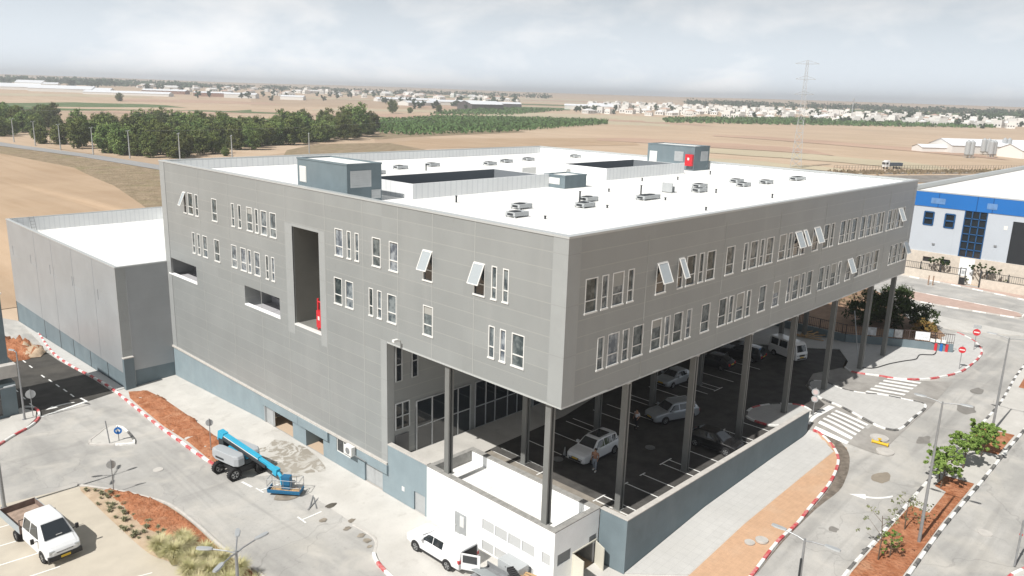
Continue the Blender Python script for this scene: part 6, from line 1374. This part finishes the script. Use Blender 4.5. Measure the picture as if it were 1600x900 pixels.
for P, n, dmin in ((GR1,125,7.0),(GR2,46,8.5),(GR3,38,9.5)):
    k = 0; tries = 0
    xs_ = [p[0] for p in P]; ys_ = [p[1] for p in P]
    while k < n and tries < 6000:
        tries += 1; x = RG.uniform(min(xs_),max(xs_)); y = RG.uniform(min(ys_),max(ys_))
        if inpoly(x,y,P) and all(hypot(x-a,y-b) > dmin for a,b,_ in spots): spots.append((x,y,P is GR1)); k += 1
pi_ = 0; grove = []
for i, (x, y, g1) in enumerate(spots):
    p = protos[i % 5]; s = RG.uniform(.58,1.0)
    if i < 5: p.location = (x,y,G(x,y)-.5); p.scale = (s,s,s); p.rotation_euler = (0,0,RG.uniform(0,6))
    else: p = clone(p, (x,y,G(x,y)-.5), RG.uniform(0,6), scale=s)
    grove.append(p)
ORD = 'first second third fourth fifth sixth seventh eighth ninth tenth eleventh twelfth thirteenth fourteenth fifteenth sixteenth seventeenth eighteenth nineteenth twentieth'.split()
TENS = {20:'twenty',30:'thirty',40:'forty',50:'fifty',60:'sixty',70:'seventy',80:'eighty',90:'ninety'}
def ordn(n):
    if n <= 20: return ORD[n-1]
    if n % 10 == 0: return TENS[n][:-1]+'ieth'
    return TENS[n//10*10]+'-'+ORD[n % 10-1]
def azim(o): return -atan2(o.location.y-CAM.y, o.location.x-CAM.x)
def dist(o): return hypot(o.location.x-CAM.x, o.location.y-CAM.y)
gs = sorted(grove, key=dist); third = (len(gs)+2)//3
for row, nm in enumerate(('front','middle','back')):
    for k, o in enumerate(sorted(gs[row*third:(row+1)*third], key=azim)): o['label'] = 'dense green grove tree, %s from the left in the %s row behind the distant road' % (ordn(k+1), nm)
def place(p, x, y, s, label, group=None, name=None, z=None):
    c = clone(p, (x,y,(G(x,y) if z is None else z)-.2), RG.uniform(0,6), label=label, scale=s)
    if group: c['group'] = group
    elif 'group' in c: del c['group']
    return c
place(protos[0],268,402,1.35,'tallest bright green tree at the right end of the distant grove')
place(protos[1],622,827,1.25,'big round dark tree standing alone in the tan fields behind the grove')
place(protos[4],652,828,.6,'low green bush cluster beside the lone big field tree')
place(protos[3],700,824,.8,'brown green trees just right of the lone big field tree'); place(protos[4],412,1194,.9,'small isolated tree in the far field at the left')
place(protos[4],84.5,398,.62,'small isolated round tree on the bank left of the grove'); place(protos[4],128,300,.30,'small bush at the grove edge behind a distant lamp')
# small shrubs at the road
# bush cluster behind the right columns
def bush(name, x, y, h, rx, leaf, label, seed, ncl=40, nl=40, size=.13, z=None, ry=None):
    R = random.Random(seed); t = thing(name, label, 'bush', (x,y,G(x,y) if z is None else z)); 
    q = MB(); branchy(q, R, (0,0,0), h*.6, .09, 6, .35, z0=.15); q.build('stem', bark, t)
    q = MB(); crown_mesh(q, R, 0,0,h*.5, rx, ry or rx, h*.52, ncl, nl, size); q.build('foliage', leaf, t); return t
bush('dark_bush', 70.2,4.6,4.9,3.3,leafK,'large dark green bush behind the low wall between the right columns',1, 90,60,.17)
bush('dark_bush', 67.6,6.9,4.4,2.6,leafK,'left shoulder of the dark bush mass, against the column',2, 60,55,.17)
bush('dark_bush', 71.0,1.2,3.2,1.7,leafK,'smaller rounder dark bush at the right of the dark bush mass',3, 45,50,.15)
bush('reddish_bush', 67.2,-0.4,2.3,1.5,mat('leaf_red',(0.14,0.13,0.035),.8,col2=(0.30,0.16,0.05),vscale=2),'low yellow green and red flowering bush beside the dark bush',4, 30,40,.12)
for i,(x,y) in enumerate(((75,12),(80,13),(86,14))): bush('dry_bush', x,y,1.1,1.3,dry,('left','middle','right')[i]+' low dry brown bush on the bare earth behind the fence',30+i,14,26,.14)
# median trees
def small_tree(x, y, h, label, leaf=leafB, seed=0, rx=1.1, ncl=26, nl=30, size=.12, bare=0.35, tr=.05):
    R = random.Random(seed); t = thing('small_tree', label, 'tree', (x,y,G(x,y)+.15))
    q = MB(); E = branchy(q, R, (0,0,0), h*.8, tr, 8, .34, z0=bare); q.build('trunk', bark, t)
    q = MB()
    for e in E:
        crown_mesh(q, R, e.x, e.y, e.z, rx*.42, rx*.42, h*.14, max(2,ncl//8), nl, size)
    crown_mesh(q, R, 0,0,h*.78, rx*.65, rx*.65, h*.2, ncl//3, nl, size)
    q.build('crown', leaf, t)
small_tree(16.1,-13.5,3.9,'pale sparse sapling leaning over the road, nearest the bottom of the median',leafS,1,1.25,14,12,.075,.3)
small_tree(17.0,-13.9,1.9,'dense low green shrub under the pale sapling on the median',leafB,2,.8,26,20,.08,.1)
small_tree(20.9,-13.5,2.8,'sparse thin sapling left of the tall lamp on the median',leafS,3,1.0,12,12,.075,.25)
small_tree(22.4,-14.1,1.7,'tiny sprig of a sapling behind the tall lamp pole',leafS,9,.5,7,8,.07,.2)
small_tree(28.9,-13.4,3.0,'fresh green tree nearest the tall lamp on the median',leafB,4,1.25,60,36,.115)
small_tree(30.3,-12.9,2.7,'second fresh green tree from the tall lamp, leaning to the road',leafB,5,1.15,50,36,.115)
small_tree(33.4,-13.7,2.9,'fresh green tree on a visible dark trunk in the middle of the group of four',leafB,6,1.7,80,38,.12,.45,.07)
small_tree(36.4,-14.2,2.9,'farthest and widest of the fresh green trees on the median',leafB,7,1.7,80,38,.12,.35)
small_tree(60,-13.2,1.2,'low shrub in the far red bed of the median at the right edge',leafS,8,.9,14,14,.09,.1)
small_tree(56.5,-13.8,1.0,'lower shrub nearer than its twin in the far red bed of the median',leafS,18,.8,14,14,.09,.1)
# cloud pruned trees
def topiary(x, y, label, seed, blobs):
    R = random.Random(seed); t = thing('topiary_tree', label, 'tree', (x,y,-9.4)); q = MB(); q.cyl((0,0,0),(0,0,1.6),.13,.09,7)
    for (a,b,c,r_) in blobs: q.cyl((0,0,1.4),(a,b,c),.07,.05,5)
    q.build('trunk', bark, t); q = MB()
    for (a,b,c,r_) in blobs: crown_mesh(q,R,a,b,c,r_,r_,r_*.6,12,26,.13)
    q.build('crown', leafK, t)
topiary(103.6,8.9,'cloud pruned tree left of the gate before the blue warehouse',1,[(0,1.2,3.0,.9),(0,0,3.3,.9),(0,-.9,2.9,.7)])
topiary(103.8,3.0,'cloud pruned tree with three separate green pads right of the gate',2,[(0,1.2,2.9,.75),(0,.1,3.4,.75),(0,-1.9,3.1,.95),(0,-1.0,2.5,.5)])
for i,(y,h) in enumerate(((-.6,1.8),(11.6,1.2),(4.9,1.0),(-4.5,1.4))): bush('garden_plant',103.9,y,h,.5,leafS,['tall thin plant right of the pruned trees behind the railing','low plant behind the left railing panel','small shrub just right of the gate','plant at the right edge behind the railing'][i],60+i,8,16,.10,z=-9.0)
# straw grass clumps and small tufts
def grass_clump(seed, h, n, spread, mt, name, label, width=.025):
    R = random.Random(seed); t = None; q = MB()
    for k in range(n):
        a = R.uniform(0,6.28); r0 = R.uniform(0,.22)*spread; l = h*R.uniform(.6,1.1); tilt = R.uniform(.1,1.0)*spread
        b = Vector((cos(a)*r0,sin(a)*r0,0)); m1 = b+Vector((cos(a)*tilt*.35,sin(a)*tilt*.35,l*.65)); e = b+Vector((cos(a)*tilt,sin(a)*tilt,l*R.uniform(.55,.95)))
        w_ = Vector((-sin(a),cos(a),0))*width
        q.face([tuple(b-w_),tuple(b+w_),tuple(m1+w_*.9),tuple(m1-w_*.9)]); q.face([tuple(m1-w_*.9),tuple(m1+w_*.9),tuple(e)])
    return q
gp_ = [grass_clump(s,1.5,1500,1.15,strawg,'',None,.017) for s in (1,2,3)]
GL = ['straw coloured fountain grass clump in the bottom bed by the four headed lamp']
gi = 0; base_g = []
for k, mbq in enumerate(gp_):
    o = mbq.build('grass_clump', strawg); base_g.append(o)
for k,(x,y,s) in enumerate(sorted(((-15.2,18.9,1.1),(-15.5,20.3,1.0),(-14.7,17.4,1.0),(-15.3,16.3,1.05),(-14.2,19.4,.95),(-14.5,15.3,1.1),(-13.6,17.9,.9),(-13.4,16.2,1.0),(-15.6,14.6,1.0),(-14.3,13.4,1.1),(-13.0,14.6,.95),(-15.4,12.6,1.1),(-13.4,12.2,1.0),(-14.6,11.2,1.05),(-13.9,20.6,.8),(-15.2,20.9,.8)), key=lambda q: -q[1])):
    o = base_g[k] if k < 3 else base_g[k % 3].copy()
    if k >= 3: COL.objects.link(o)
    o.location = (x,y,-12.33); o.scale = (s*.82,s*.82,s*1.0); o.rotation_euler = (0,0,k*1.1)
    tag(o, 'straw coloured fountain grass clump, %s away from the round sign' % ordn(k+1), 'grass clump', 'fountain grass clumps in the bottom left bed')
tf = grass_clump(9,.32,40,.35,leafS,'','',.03).build('succulent_tuft', mat('tuft',(0.22,0.22,0.13),.9))
first = True; k = 0
for r_ in range(5):
    for c_ in range(9):
        f = c_/8; x = -15.95+r_*.36+RG.uniform(-.16,.16)+(.25 if r_ > 2 else 0)*f; y = 32.2-f*8.6-r_*.45+RG.uniform(-.3,.3)
        if (r_ > 3 and c_ < 5) or RG.random() < .25: continue
        o = tf if first else tf.copy()
        if not first: COL.objects.link(o)
        first = False; o.location = (x,y,-12.3); o.scale = (.6+RG.random()*.8,)*3; o.rotation_euler = (0,0,RG.uniform(0,6))
        tag(o, 'dark planted tuft, %s along the %s row from the truck bay' % (ordn(c_+1), ordn(r_+1)), 'plant', 'small tufts planted in rows')
# orchards: rows nobody could count
def orchard(P, row, ang, h, name, sp=3.2, seed=0, nleaf=10, size=1.0, label='dark green orchard rows'):
    R = random.Random(seed); q = MB(); ca, sa = cos(ang), sin(ang)
    us = [p[0]*ca+p[1]*sa for p in P]; vs = [-p[0]*sa+p[1]*ca for p in P]
    v = min(vs)
    while v < max(vs):
        u = min(us)
        while u < max(us):
            x = u*ca-v*sa; y = u*sa+v*ca
            if inpoly(x,y,P):
                z = G(x,y); hh = h*R.uniform(.75,1.1)
                for k in range(nleaf):
                    o = Vector((x+R.gauss(0,row*.20),y+R.gauss(0,row*.20),z+hh*R.uniform(.15,1))); s = size*R.uniform(.6,1.2)
                    n = Vector((R.uniform(-1,1),R.uniform(-1,1),R.uniform(-.2,1.2))).normalized(); a = n.orthogonal().normalized()*s; b = n.cross(a)*.6
                    q.face([tuple(o-a),tuple(o-b),tuple(o+a),tuple(o+b)])
            u += sp
        v += row
    o = q.build(name, leafO); tag(o, label, 'orchard', kind='stuff'); return o
orchard([(408,580),(303,437),(310,400),(424,418),(673,512),(757,578),(740,590),(672,652),(590,690)],6.5,radians(70),4.2,'orchard',4.5,1,8,1.3,'large dark green orchard block behind the white roof in the middle distance')
orchard([(637,771),(778,762),(1043,890),(997,968),(747,857)],9,radians(60),4.2,'orchard',7,2,5,2.0,'smaller orchard strip beyond the large orchard block')
orchard([(950,620),(832,545),(1210,300),(1270,275),(1395,305),(1240,545)],13,radians(40),3.8,'orchard',6.5,3,6,2.4,'striped green orchard in front of the white town at the right')

# ---------------------------------------------------------------- far settlements
def house_mesh(kind, w_, d_, h_, seed):
    R = random.Random(seed); q = MB(); q.box(-w_/2,-d_/2,-2,w_/2,d_/2,h_,0)
    if kind == 'hip':
        z = h_+w_*.16; q.face([(-w_/2-.5,-d_/2-.5,h_),(w_/2+.5,-d_/2-.5,h_),(w_*.2,0,z),(-w_*.2,0,z)],1); q.face([(-w_/2-.5,d_/2+.5,h_),(w_/2+.5,d_/2+.5,h_),(w_*.2,0,z),(-w_*.2,0,z)],1); q.face([(-w_/2-.5,-d_/2-.5,h_),(-w_/2-.5,d_/2+.5,h_),(-w_*.2,0,z)],1); q.face([(w_/2+.5,-d_/2-.5,h_),(w_/2+.5,d_/2+.5,h_),(w_*.2,0,z)],1)
    elif kind == 'flat':
        q.box(-w_/2,-d_/2,h_,w_*.1,d_/2*.6,h_+2.8,0)
    else:
        z = h_+w_*.10
        q.face([(-w_/2,-d_/2-.3,h_),(w_/2,-d_/2-.3,h_),(w_/2,0,z),(-w_/2,0,z)],1); q.face([(-w_/2,d_/2+.3,h_),(w_/2,d_/2+.3,h_),(w_/2,0,z),(-w_/2,0,z)],1); q.face([(-w_/2,-d_/2,h_),(-w_/2,d_/2,h_),(-w_/2,0,z)],0); q.face([(w_/2,-d_/2,h_),(w_/2,d_/2,h_),(w_/2,0,z)],0)
    for k in range(3):
        x = -w_/2+w_*(k+.5)/3
        for s in (-1,1): q.box(x-.8,s*d_/2-.05,h_*.35,x+.8,s*d_/2+.05,h_*.35+1.5,2); q.box(s*w_/2-.05,-.8+(k-1)*d_*.3,h_*.35,s*w_/2+.05,.8+(k-1)*d_*.3,h_*.35+1.5,2)
    return q
hw = mat('house_wall', (0.76,0.75,0.72), .85, objrand=.12); hr = mat('house_roof_tile', (0.50,0.36,0.29), .85, objrand=.1); hg = mat('house_roof_pale', (0.74,0.73,0.72), .8, objrand=.1)
HP = [house_mesh('hip',13,11,5.5,1).build('house',[hw,hr,darkglass]), house_mesh('flat',14,11,5.5,2).build('house',[hw,hg,darkglass]), house_mesh('flat',11,10,6.5,3).build('house',[hw,hg,darkglass]), house_mesh('hip',15,11,4,4).build('house',[hw,hg,darkglass]), house_mesh('gable',26,14,5,5).build('house',[hw,hg,darkglass])]
HK = ['tile roofed','flat roofed','tall flat roofed','low tile roofed','long gabled']
HLAB = 'pale house of the far white town, town'
RH = random.Random(21); placed = []; cnt = [0]
firsts = set()
def az(px): return 43.7359-math.degrees(math.atan((px-800)/1231.0/cos(pitch)))
def town(px0, px1, d0, d1, n, kinds, label, group, sc=(1,1.2), dmin=17):
    k = 0; tries = 0
    while k < n and tries < 20000:
        tries += 1
        px = RH.uniform(px0,px1); f = (px-px0)/(px1-px0); lo = d0[0]+(d0[1]-d0[0])*f; hi = d1[0]+(d1[1]-d1[0])*f
        x, y = pol(az(px), RH.uniform(lo,hi))
        if any(abs(x-a) < dmin and abs(y-b) < dmin for a,b in placed): continue
        placed.append((x,y)); pr = HP[RH.choice(kinds)]
        if pr.name not in firsts: o = pr; firsts.add(pr.name)
        else: o = pr.copy(); COL.objects.link(o)
        s = RH.uniform(*sc); o.location = (x,y,G(x,y)); o.scale = (s,)*3; o.rotation_euler = (0,0,radians(RH.choice((20,20,110,45,70,0)))+RH.uniform(-.1,.1))
        tag(o, HK[HP.index(pr)]+' '+label+(' left' if f < .33 else ' centre' if f < .66 else ' right')+(', front rows' if hypot(x-CAM.x,y-CAM.y) < (lo+hi)/2 else ', back rows'), 'house', group); k += 1
town(905,1560,(1290,1330),(2050,1800),280,(0,1,1,1,2,2,3),HLAB,'houses of the far white town', (.95,1.35), 17)
town(480,820,(2000,1800),(2800,2500),55,(0,1,2,3,4),'pale house of the settlement above the first courtyard, its','houses of the left middle settlement',(1.0,1.5),26)
town(240,480,(1900,1900),(2800,2800),34,(0,3,4,1),'farm house among far trees above the grove, their','far farm houses on the left',(1.0,1.5),26)
town(905,1000,(1300,1300),(1500,1500),0,(1,),'x','y') if False else None
# long sheds and barns
def shed(px, r, w_, d_, h_, rot, label, mtw=hw, mtr=hg, name='long_shed'):
    x, y = pol(az(px), r); q = MB(); q.box(-w_/2,-d_/2,-3,w_/2,d_/2,h_,0); z = h_+d_*.12
    q.face([(-w_/2-.5,-d_/2-.5,h_),(w_/2+.5,-d_/2-.5,h_),(w_/2+.5,0,z),(-w_/2-.5,0,z)],1); q.face([(-w_/2-.5,d_/2+.5,h_),(w_/2+.5,d_/2+.5,h_),(w_/2+.5,0,z),(-w_/2-.5,0,z)],1)
    q.face([(-w_/2,-d_/2,h_),(-w_/2,d_/2,h_),(-w_/2,0,z)],0); q.face([(w_/2,-d_/2,h_),(w_/2,d_/2,h_),(w_/2,0,z)],0)
    o = q.build(name, [mtw, mtr]); o.location = (x,y,G(x,y)); o.rotation_euler = (0,0,radians(rot)); tag(o, label, 'shed')
wr = mat('white_sheet', (0.74,0.76,0.79), .5)
for i,(px,r,w_,d_,h_,rot,l) in enumerate(((25,1900,170,60,5,-30,'long white greenhouse roof at the far left edge'),(82,1900,48,40,14,-30,'tall white block among the far left greenhouses'),(112,1850,26,26,13,-30,'small square white building right of the tall white block at far left'),(130,1780,110,50,6,-35,'long white greenhouse in the middle of the far left group'),(172,1760,70,40,5,-35,'low white greenhouse at the right of the far left group'),(225,1650,150,30,4,-40,'thin white strip roof in the far left field'),(280,1850,90,26,6,-45,'brown barn row on the left horizon'),(350,1700,70,22,7,-45,'white roofed shed row right of the brown barns'),(392,1650,60,24,7,-45,'pale shed beside the far left village'),(468,1620,44,22,6,-45,'pale low shed with red roofed neighbour in the left far field'),(635,1700,130,30,5,-20,'long curved pale shed in the middle far field'),(655,1480,90,26,5,10,'white roof strip before the middle settlement'),(690,1560,60,30,6,-20,'white barn left of the dark open barn'),(745,1330,62,44,9,-10,'large open farm barn with a pale roof near the middle'),(728,1480,50,30,8,-10,'pale barn behind the large open farm barn'),(782,1500,55,26,7,-30,'white low barn right of the large open farm barn'),(905,1520,90,26,7,-50,'pale hangar at the left end of the white town'),(928,1580,60,30,8,-50,'second pale hangar at the left end of the white town'))):
    shed(px,r,w_,d_,h_,rot,l, mat('barn_dark',(0.10,0.09,0.09),.9) if 'open farm' in l else (mat('barn_brown',(0.28,0.17,0.13),.9) if 'brown' in l else hw), wr)
# poultry hall and silos at the right
for i,(x,y,w_,d_,h_,rot,l) in enumerate(((600,112,95,26,5,-40,'long white farm hall with a bright roof at the right edge behind the silos'),(575,75,70,22,5,-40,'nearer white farm hall at the right edge'),(565,140,40,12,3,-40,'low white mound like cover left of the silos'))):
    q = MB(); q.box(-w_/2,-d_/2,-1,w_/2,d_/2,h_,0); z = h_+d_*.16; q.face([(-w_/2-.5,-d_/2-.5,h_),(w_/2+.5,-d_/2-.5,h_),(w_/2+.5,0,z),(-w_/2-.5,0,z)],1); q.face([(-w_/2-.5,d_/2+.5,h_),(w_/2+.5,d_/2+.5,h_),(w_/2+.5,0,z),(-w_/2-.5,0,z)],1); q.face([(-w_/2,-d_/2,h_),(-w_/2,d_/2,h_),(-w_/2,0,z)],0)
    o = q.build('farm_hall', [hw, wr]); o.location = (x,y,-12); o.rotation_euler = (0,0,radians(rot)); tag(o, l, 'farm hall')
for i,(px,r) in enumerate(((1473,560),(1479,561),(1496,610),(1503,611),(1508,580),(1526,640),(1533,641),(1512,582))):
    x, y = pol(az(px), r); q = MB(); q.cyl((0,0,2.2),(0,0,9.5),1.6,n=14); q.cyl((0,0,9.5),(0,0,10.8),1.6,.2,n=14); q.cyl((0,0,.8),(0,0,2.2),.3,1.6,n=14)
    for a in range(4): q.cyl((1.4*cos(a*1.57),1.4*sin(a*1.57),0),(1.4*cos(a*1.57),1.4*sin(a*1.57),2.6),.12,n=5)
    o = q.build('silo', metalw, smooth=False); o.location = (x,y,-12); tag(o, 'upright galvanised feed silo beside the white farm halls at the right', 'silo', 'feed silos by the farm halls')
# far trees
FT = []
for i in range(4):
    R = random.Random(300+i); t = thing('far_tree','small dark far off tree between the houses and fields near the horizon','tree',(0,0,0),0,'far trees near the horizon')
    q = MB(); q.cyl((0,0,-1),(0,0,6),.5,.3,6); q.build('trunk', bark, t); q = MB(); crown_mesh(q,R,0,0,6.5,5.5,5.5,4.8,14,16,1.5); q.build('crown', leafF, t); FT.append(t)
index_children(); nft = 0; LAST = [None]
def trees(px0, px1, r0, r1, n, s0, s1):
    global nft
    for k in range(n):
        px = RH.uniform(px0,px1); x, y = pol(az(px), RH.uniform(r0,r1)); s = RH.uniform(s0,s1)
        if nft < 4: o = FT[nft]; o.location = (x,y,G(x,y)-1); o.scale = (s,s,s*.95)
        else: LAST[0] = clone(FT[nft % 4], (x,y,G(x,y)-1), RH.uniform(0,6), scale=s)
        (FT[nft] if nft < 4 else LAST[0])['label'] = 'small dark far tree %s, %s' % (('left of the grove','above the grove','above the first courtyard','left part of the white town','right part of the white town')[0 if px < 240 else 1 if px < 500 else 2 if px < 890 else 3 if px < 1200 else 4], 'near side' if hypot(x-CAM.x,y-CAM.y) < (r0+r1)/2 else 'far side')
        nft += 1
trees(900,1560,1250,2050,100,.7,1.25); trees(1330,1560,1500,2100,25,1.0,1.4); trees(240,800,1500,2500,60,.9,1.5); trees(0,240,2100,2600,25,1.2,1.8); trees(640,760,1250,1500,14,.7,1.2); trees(880,930,1350,1450,5,.8,1.2)
# woods on the horizon that read as one mass
def wood_(px0, px1, r0, r1, n, h, name, label, seed):
    R = random.Random(seed); q = MB()
    for k in range(n):
        px = R.uniform(px0,px1); x, y = pol(az(px), R.uniform(r0,r1)); z = G(x,y); s = R.uniform(.6,1.25)*h
        for j in range(12):
            o = Vector((x+R.gauss(0,h*.6),y+R.gauss(0,h*.6),z+s*R.uniform(0,1))); nn = Vector((R.uniform(-1,1),R.uniform(-1,1),R.uniform(-.2,1.1))).normalized(); a = nn.orthogonal().normalized()*h*.33; b = nn.cross(a)*.7
            q.face([tuple(o-a),tuple(o-b),tuple(o+a),tuple(o+b)])
    tag(q.build(name, leafF), label, 'wood', kind='stuff')
wood_(1050,1640,2350,2900,420,11,'far_wood','dark band of far woods behind the white town',1)
wood_(-40,330,2600,3200,300,15,'far_wood','dark band of trees on the left horizon',2)
wood_(330,850,2700,3200,260,11,'far_wood','thin band of trees along the middle horizon',3)
wood_(1480,1640,1650,2300,150,11,'far_wood','green wooded patch at the right beyond the white town',4)

# ---------------------------------------------------------------- pylon, mast
def pylon(x, y, z, h, label, name='power_pylon', arms=True, bw=4.6, th=.14):
    t = thing(name, label, 'pylon', (x,y,z), radians(114)); q = MB()
    def wd(u): return bw*(1-u)**1.25*.95+.45 if u < .55 else .45+bw*.95*(.45**1.25)*(1-(u-.55)/.45*.75)
    lv = [0,.08,.16,.25,.34,.43,.52,.6,.68,.75,.82,.88,.94,1.0]
    for a, b in zip(lv[:-1], lv[1:]):
        wa, wb_ = wd(a)/2*1.0, wd(b)/2*1.0; C = [(1,1),(1,-1),(-1,-1),(-1,1)]
        for i in range(4):
            c0, c1 = C[i], C[(i+1)%4]
            q.cyl((c0[0]*wa,c0[1]*wa,a*h),(c0[0]*wb_,c0[1]*wb_,b*h),th,n=4); q.cyl((c0[0]*wa,c0[1]*wa,a*h),(c1[0]*wb_,c1[1]*wb_,b*h),th*.6,n=4); q.cyl((c1[0]*wa,c1[1]*wa,a*h),(c0[0]*wb_,c0[1]*wb_,b*h),th*.6,n=4); q.cyl((c0[0]*wb_,c0[1]*wb_,b*h),(c1[0]*wb_,c1[1]*wb_,b*h),th*.6,n=4)
    q.build('mast', metalw, t)
    if arms:
        for u, L in ((.97,5.2),(.83,4.4),(.69,4.4)):
            for s in (1,-1):
                q = MB(); q.tube([(0,0,u*h),(s*L,0,u*h+.1)],th,4); q.tube([(0,0,u*h+1.6),(s*L,0,u*h+.1)],th*.7,4); q.build('cross_arm', metalw, t)
    return t
pylon(327.5,136,-12.2,48.5,'tall pale lattice power pylon rising from the field behind the building')
x, y = pol(az(1294),1500); t = thing('telecom_mast','thin distant mast with a wider head right of the pylon','mast',(x,y,G(x,y))); q = MB(); q.cyl((0,0,0),(0,0,34),.9,.6,8); q.cyl((0,0,30),(0,0,35),1.6,1.6,8); q.build('mast', metalw, t)
def wire(p0, p1, sag, label, r=.045, name='power_cable'):
    n = 24; P = []
    for k in range(n+1):
        f = k/n; P.append(tuple(Vector(p0).lerp(Vector(p1), f)-Vector((0,0,4*sag*f*(1-f)))))
    q = MB(); q.tube(P, r, 4); tag(q.build(name, metalw, loc=p0), label, 'cable')
wire((60,330,6.0),(300,372,4.5),2.2,'upper thin cable strung in front of the distant grove'); wire((95,300,-1.0),(300,366,1.5),1.8,'lower thin cable strung in front of the distant grove')
# fence line along the field road
t = thing('field_fence', 'long dark post fence along the field road behind the building', 'fence', (340,100,-12)); q = MB()
for k in range(90):
    x = 335+k*1.55; y = 121-k*.78; q.box(x-.06,y-.06,-12.2,x+.06,y+.06,-10.1+.3*noise.noise(Vector((k*.7,0,0))))
q.tube([(335,121,-10.0),(474,51,-10.0)],.06,4); q.tube([(335,121,-10.9),(474,51,-10.9)],.06,4); q.build('posts', mat('fence_post',(0.10,0.085,0.07),.9), t, world=True)
sheet('road', [(280,140),(330,115),(470,45),(640,-40),(636,-52),(465,33),(325,104),(276,130)], 0.2, mat('gravel_road',(0.30,0.285,0.26),.95,var=.08,vscale=.2), far=True)
sheet('field', [(250,120),(320,98),(460,28),(640,-60),(630,-90),(440,5),(300,80),(240,108)], 0.15, mat('grey_rubble',(0.22,0.20,0.18),.95,var=.3,vscale=.3), far=True)
R = random.Random(77); q = MB()
for k in range(1500):
    f = R.random(); x = 318+f*190+R.gauss(0,2.5); y = 112-f*92+R.gauss(0,3); z = -12; h = R.uniform(.4,1.5)
    for j in range(3):
        a = R.uniform(0,6.28); d = Vector((cos(a),sin(a),0))*.5; q.face([(x-d.x,y-d.y,z),(x+d.x,y+d.y,z),(x+d.x*.6,y+d.y*.6,z+h),(x-d.x*.6,y-d.y*.6,z+h)])
tag(q.build('roadside_weeds', dry), 'dark dry weeds along the field road fence', 'weeds', kind='stuff')
HZ = MB(); HZ.box(-7200,-7200,-80,7200,7200,80)
hm = bpy.data.materials.new('haze'); hm.use_nodes = True; ht = hm.node_tree; ht.nodes.clear()
ho = N(ht,'ShaderNodeOutputMaterial'); hv = N(ht,'ShaderNodeVolumePrincipled'); hv.inputs['Color'].default_value = (.94,.965,1.0,1); hv.inputs['Density'].default_value = 0.00026; hv.inputs['Anisotropy'].default_value = 0.2
ht.links.new(hv.outputs[0], ho.inputs['Volume'])
USE_HAZE = True
if USE_HAZE: tag(HZ.build('haze', hm), 'thin pale air haze over the fields', 'haze', kind='stuff')
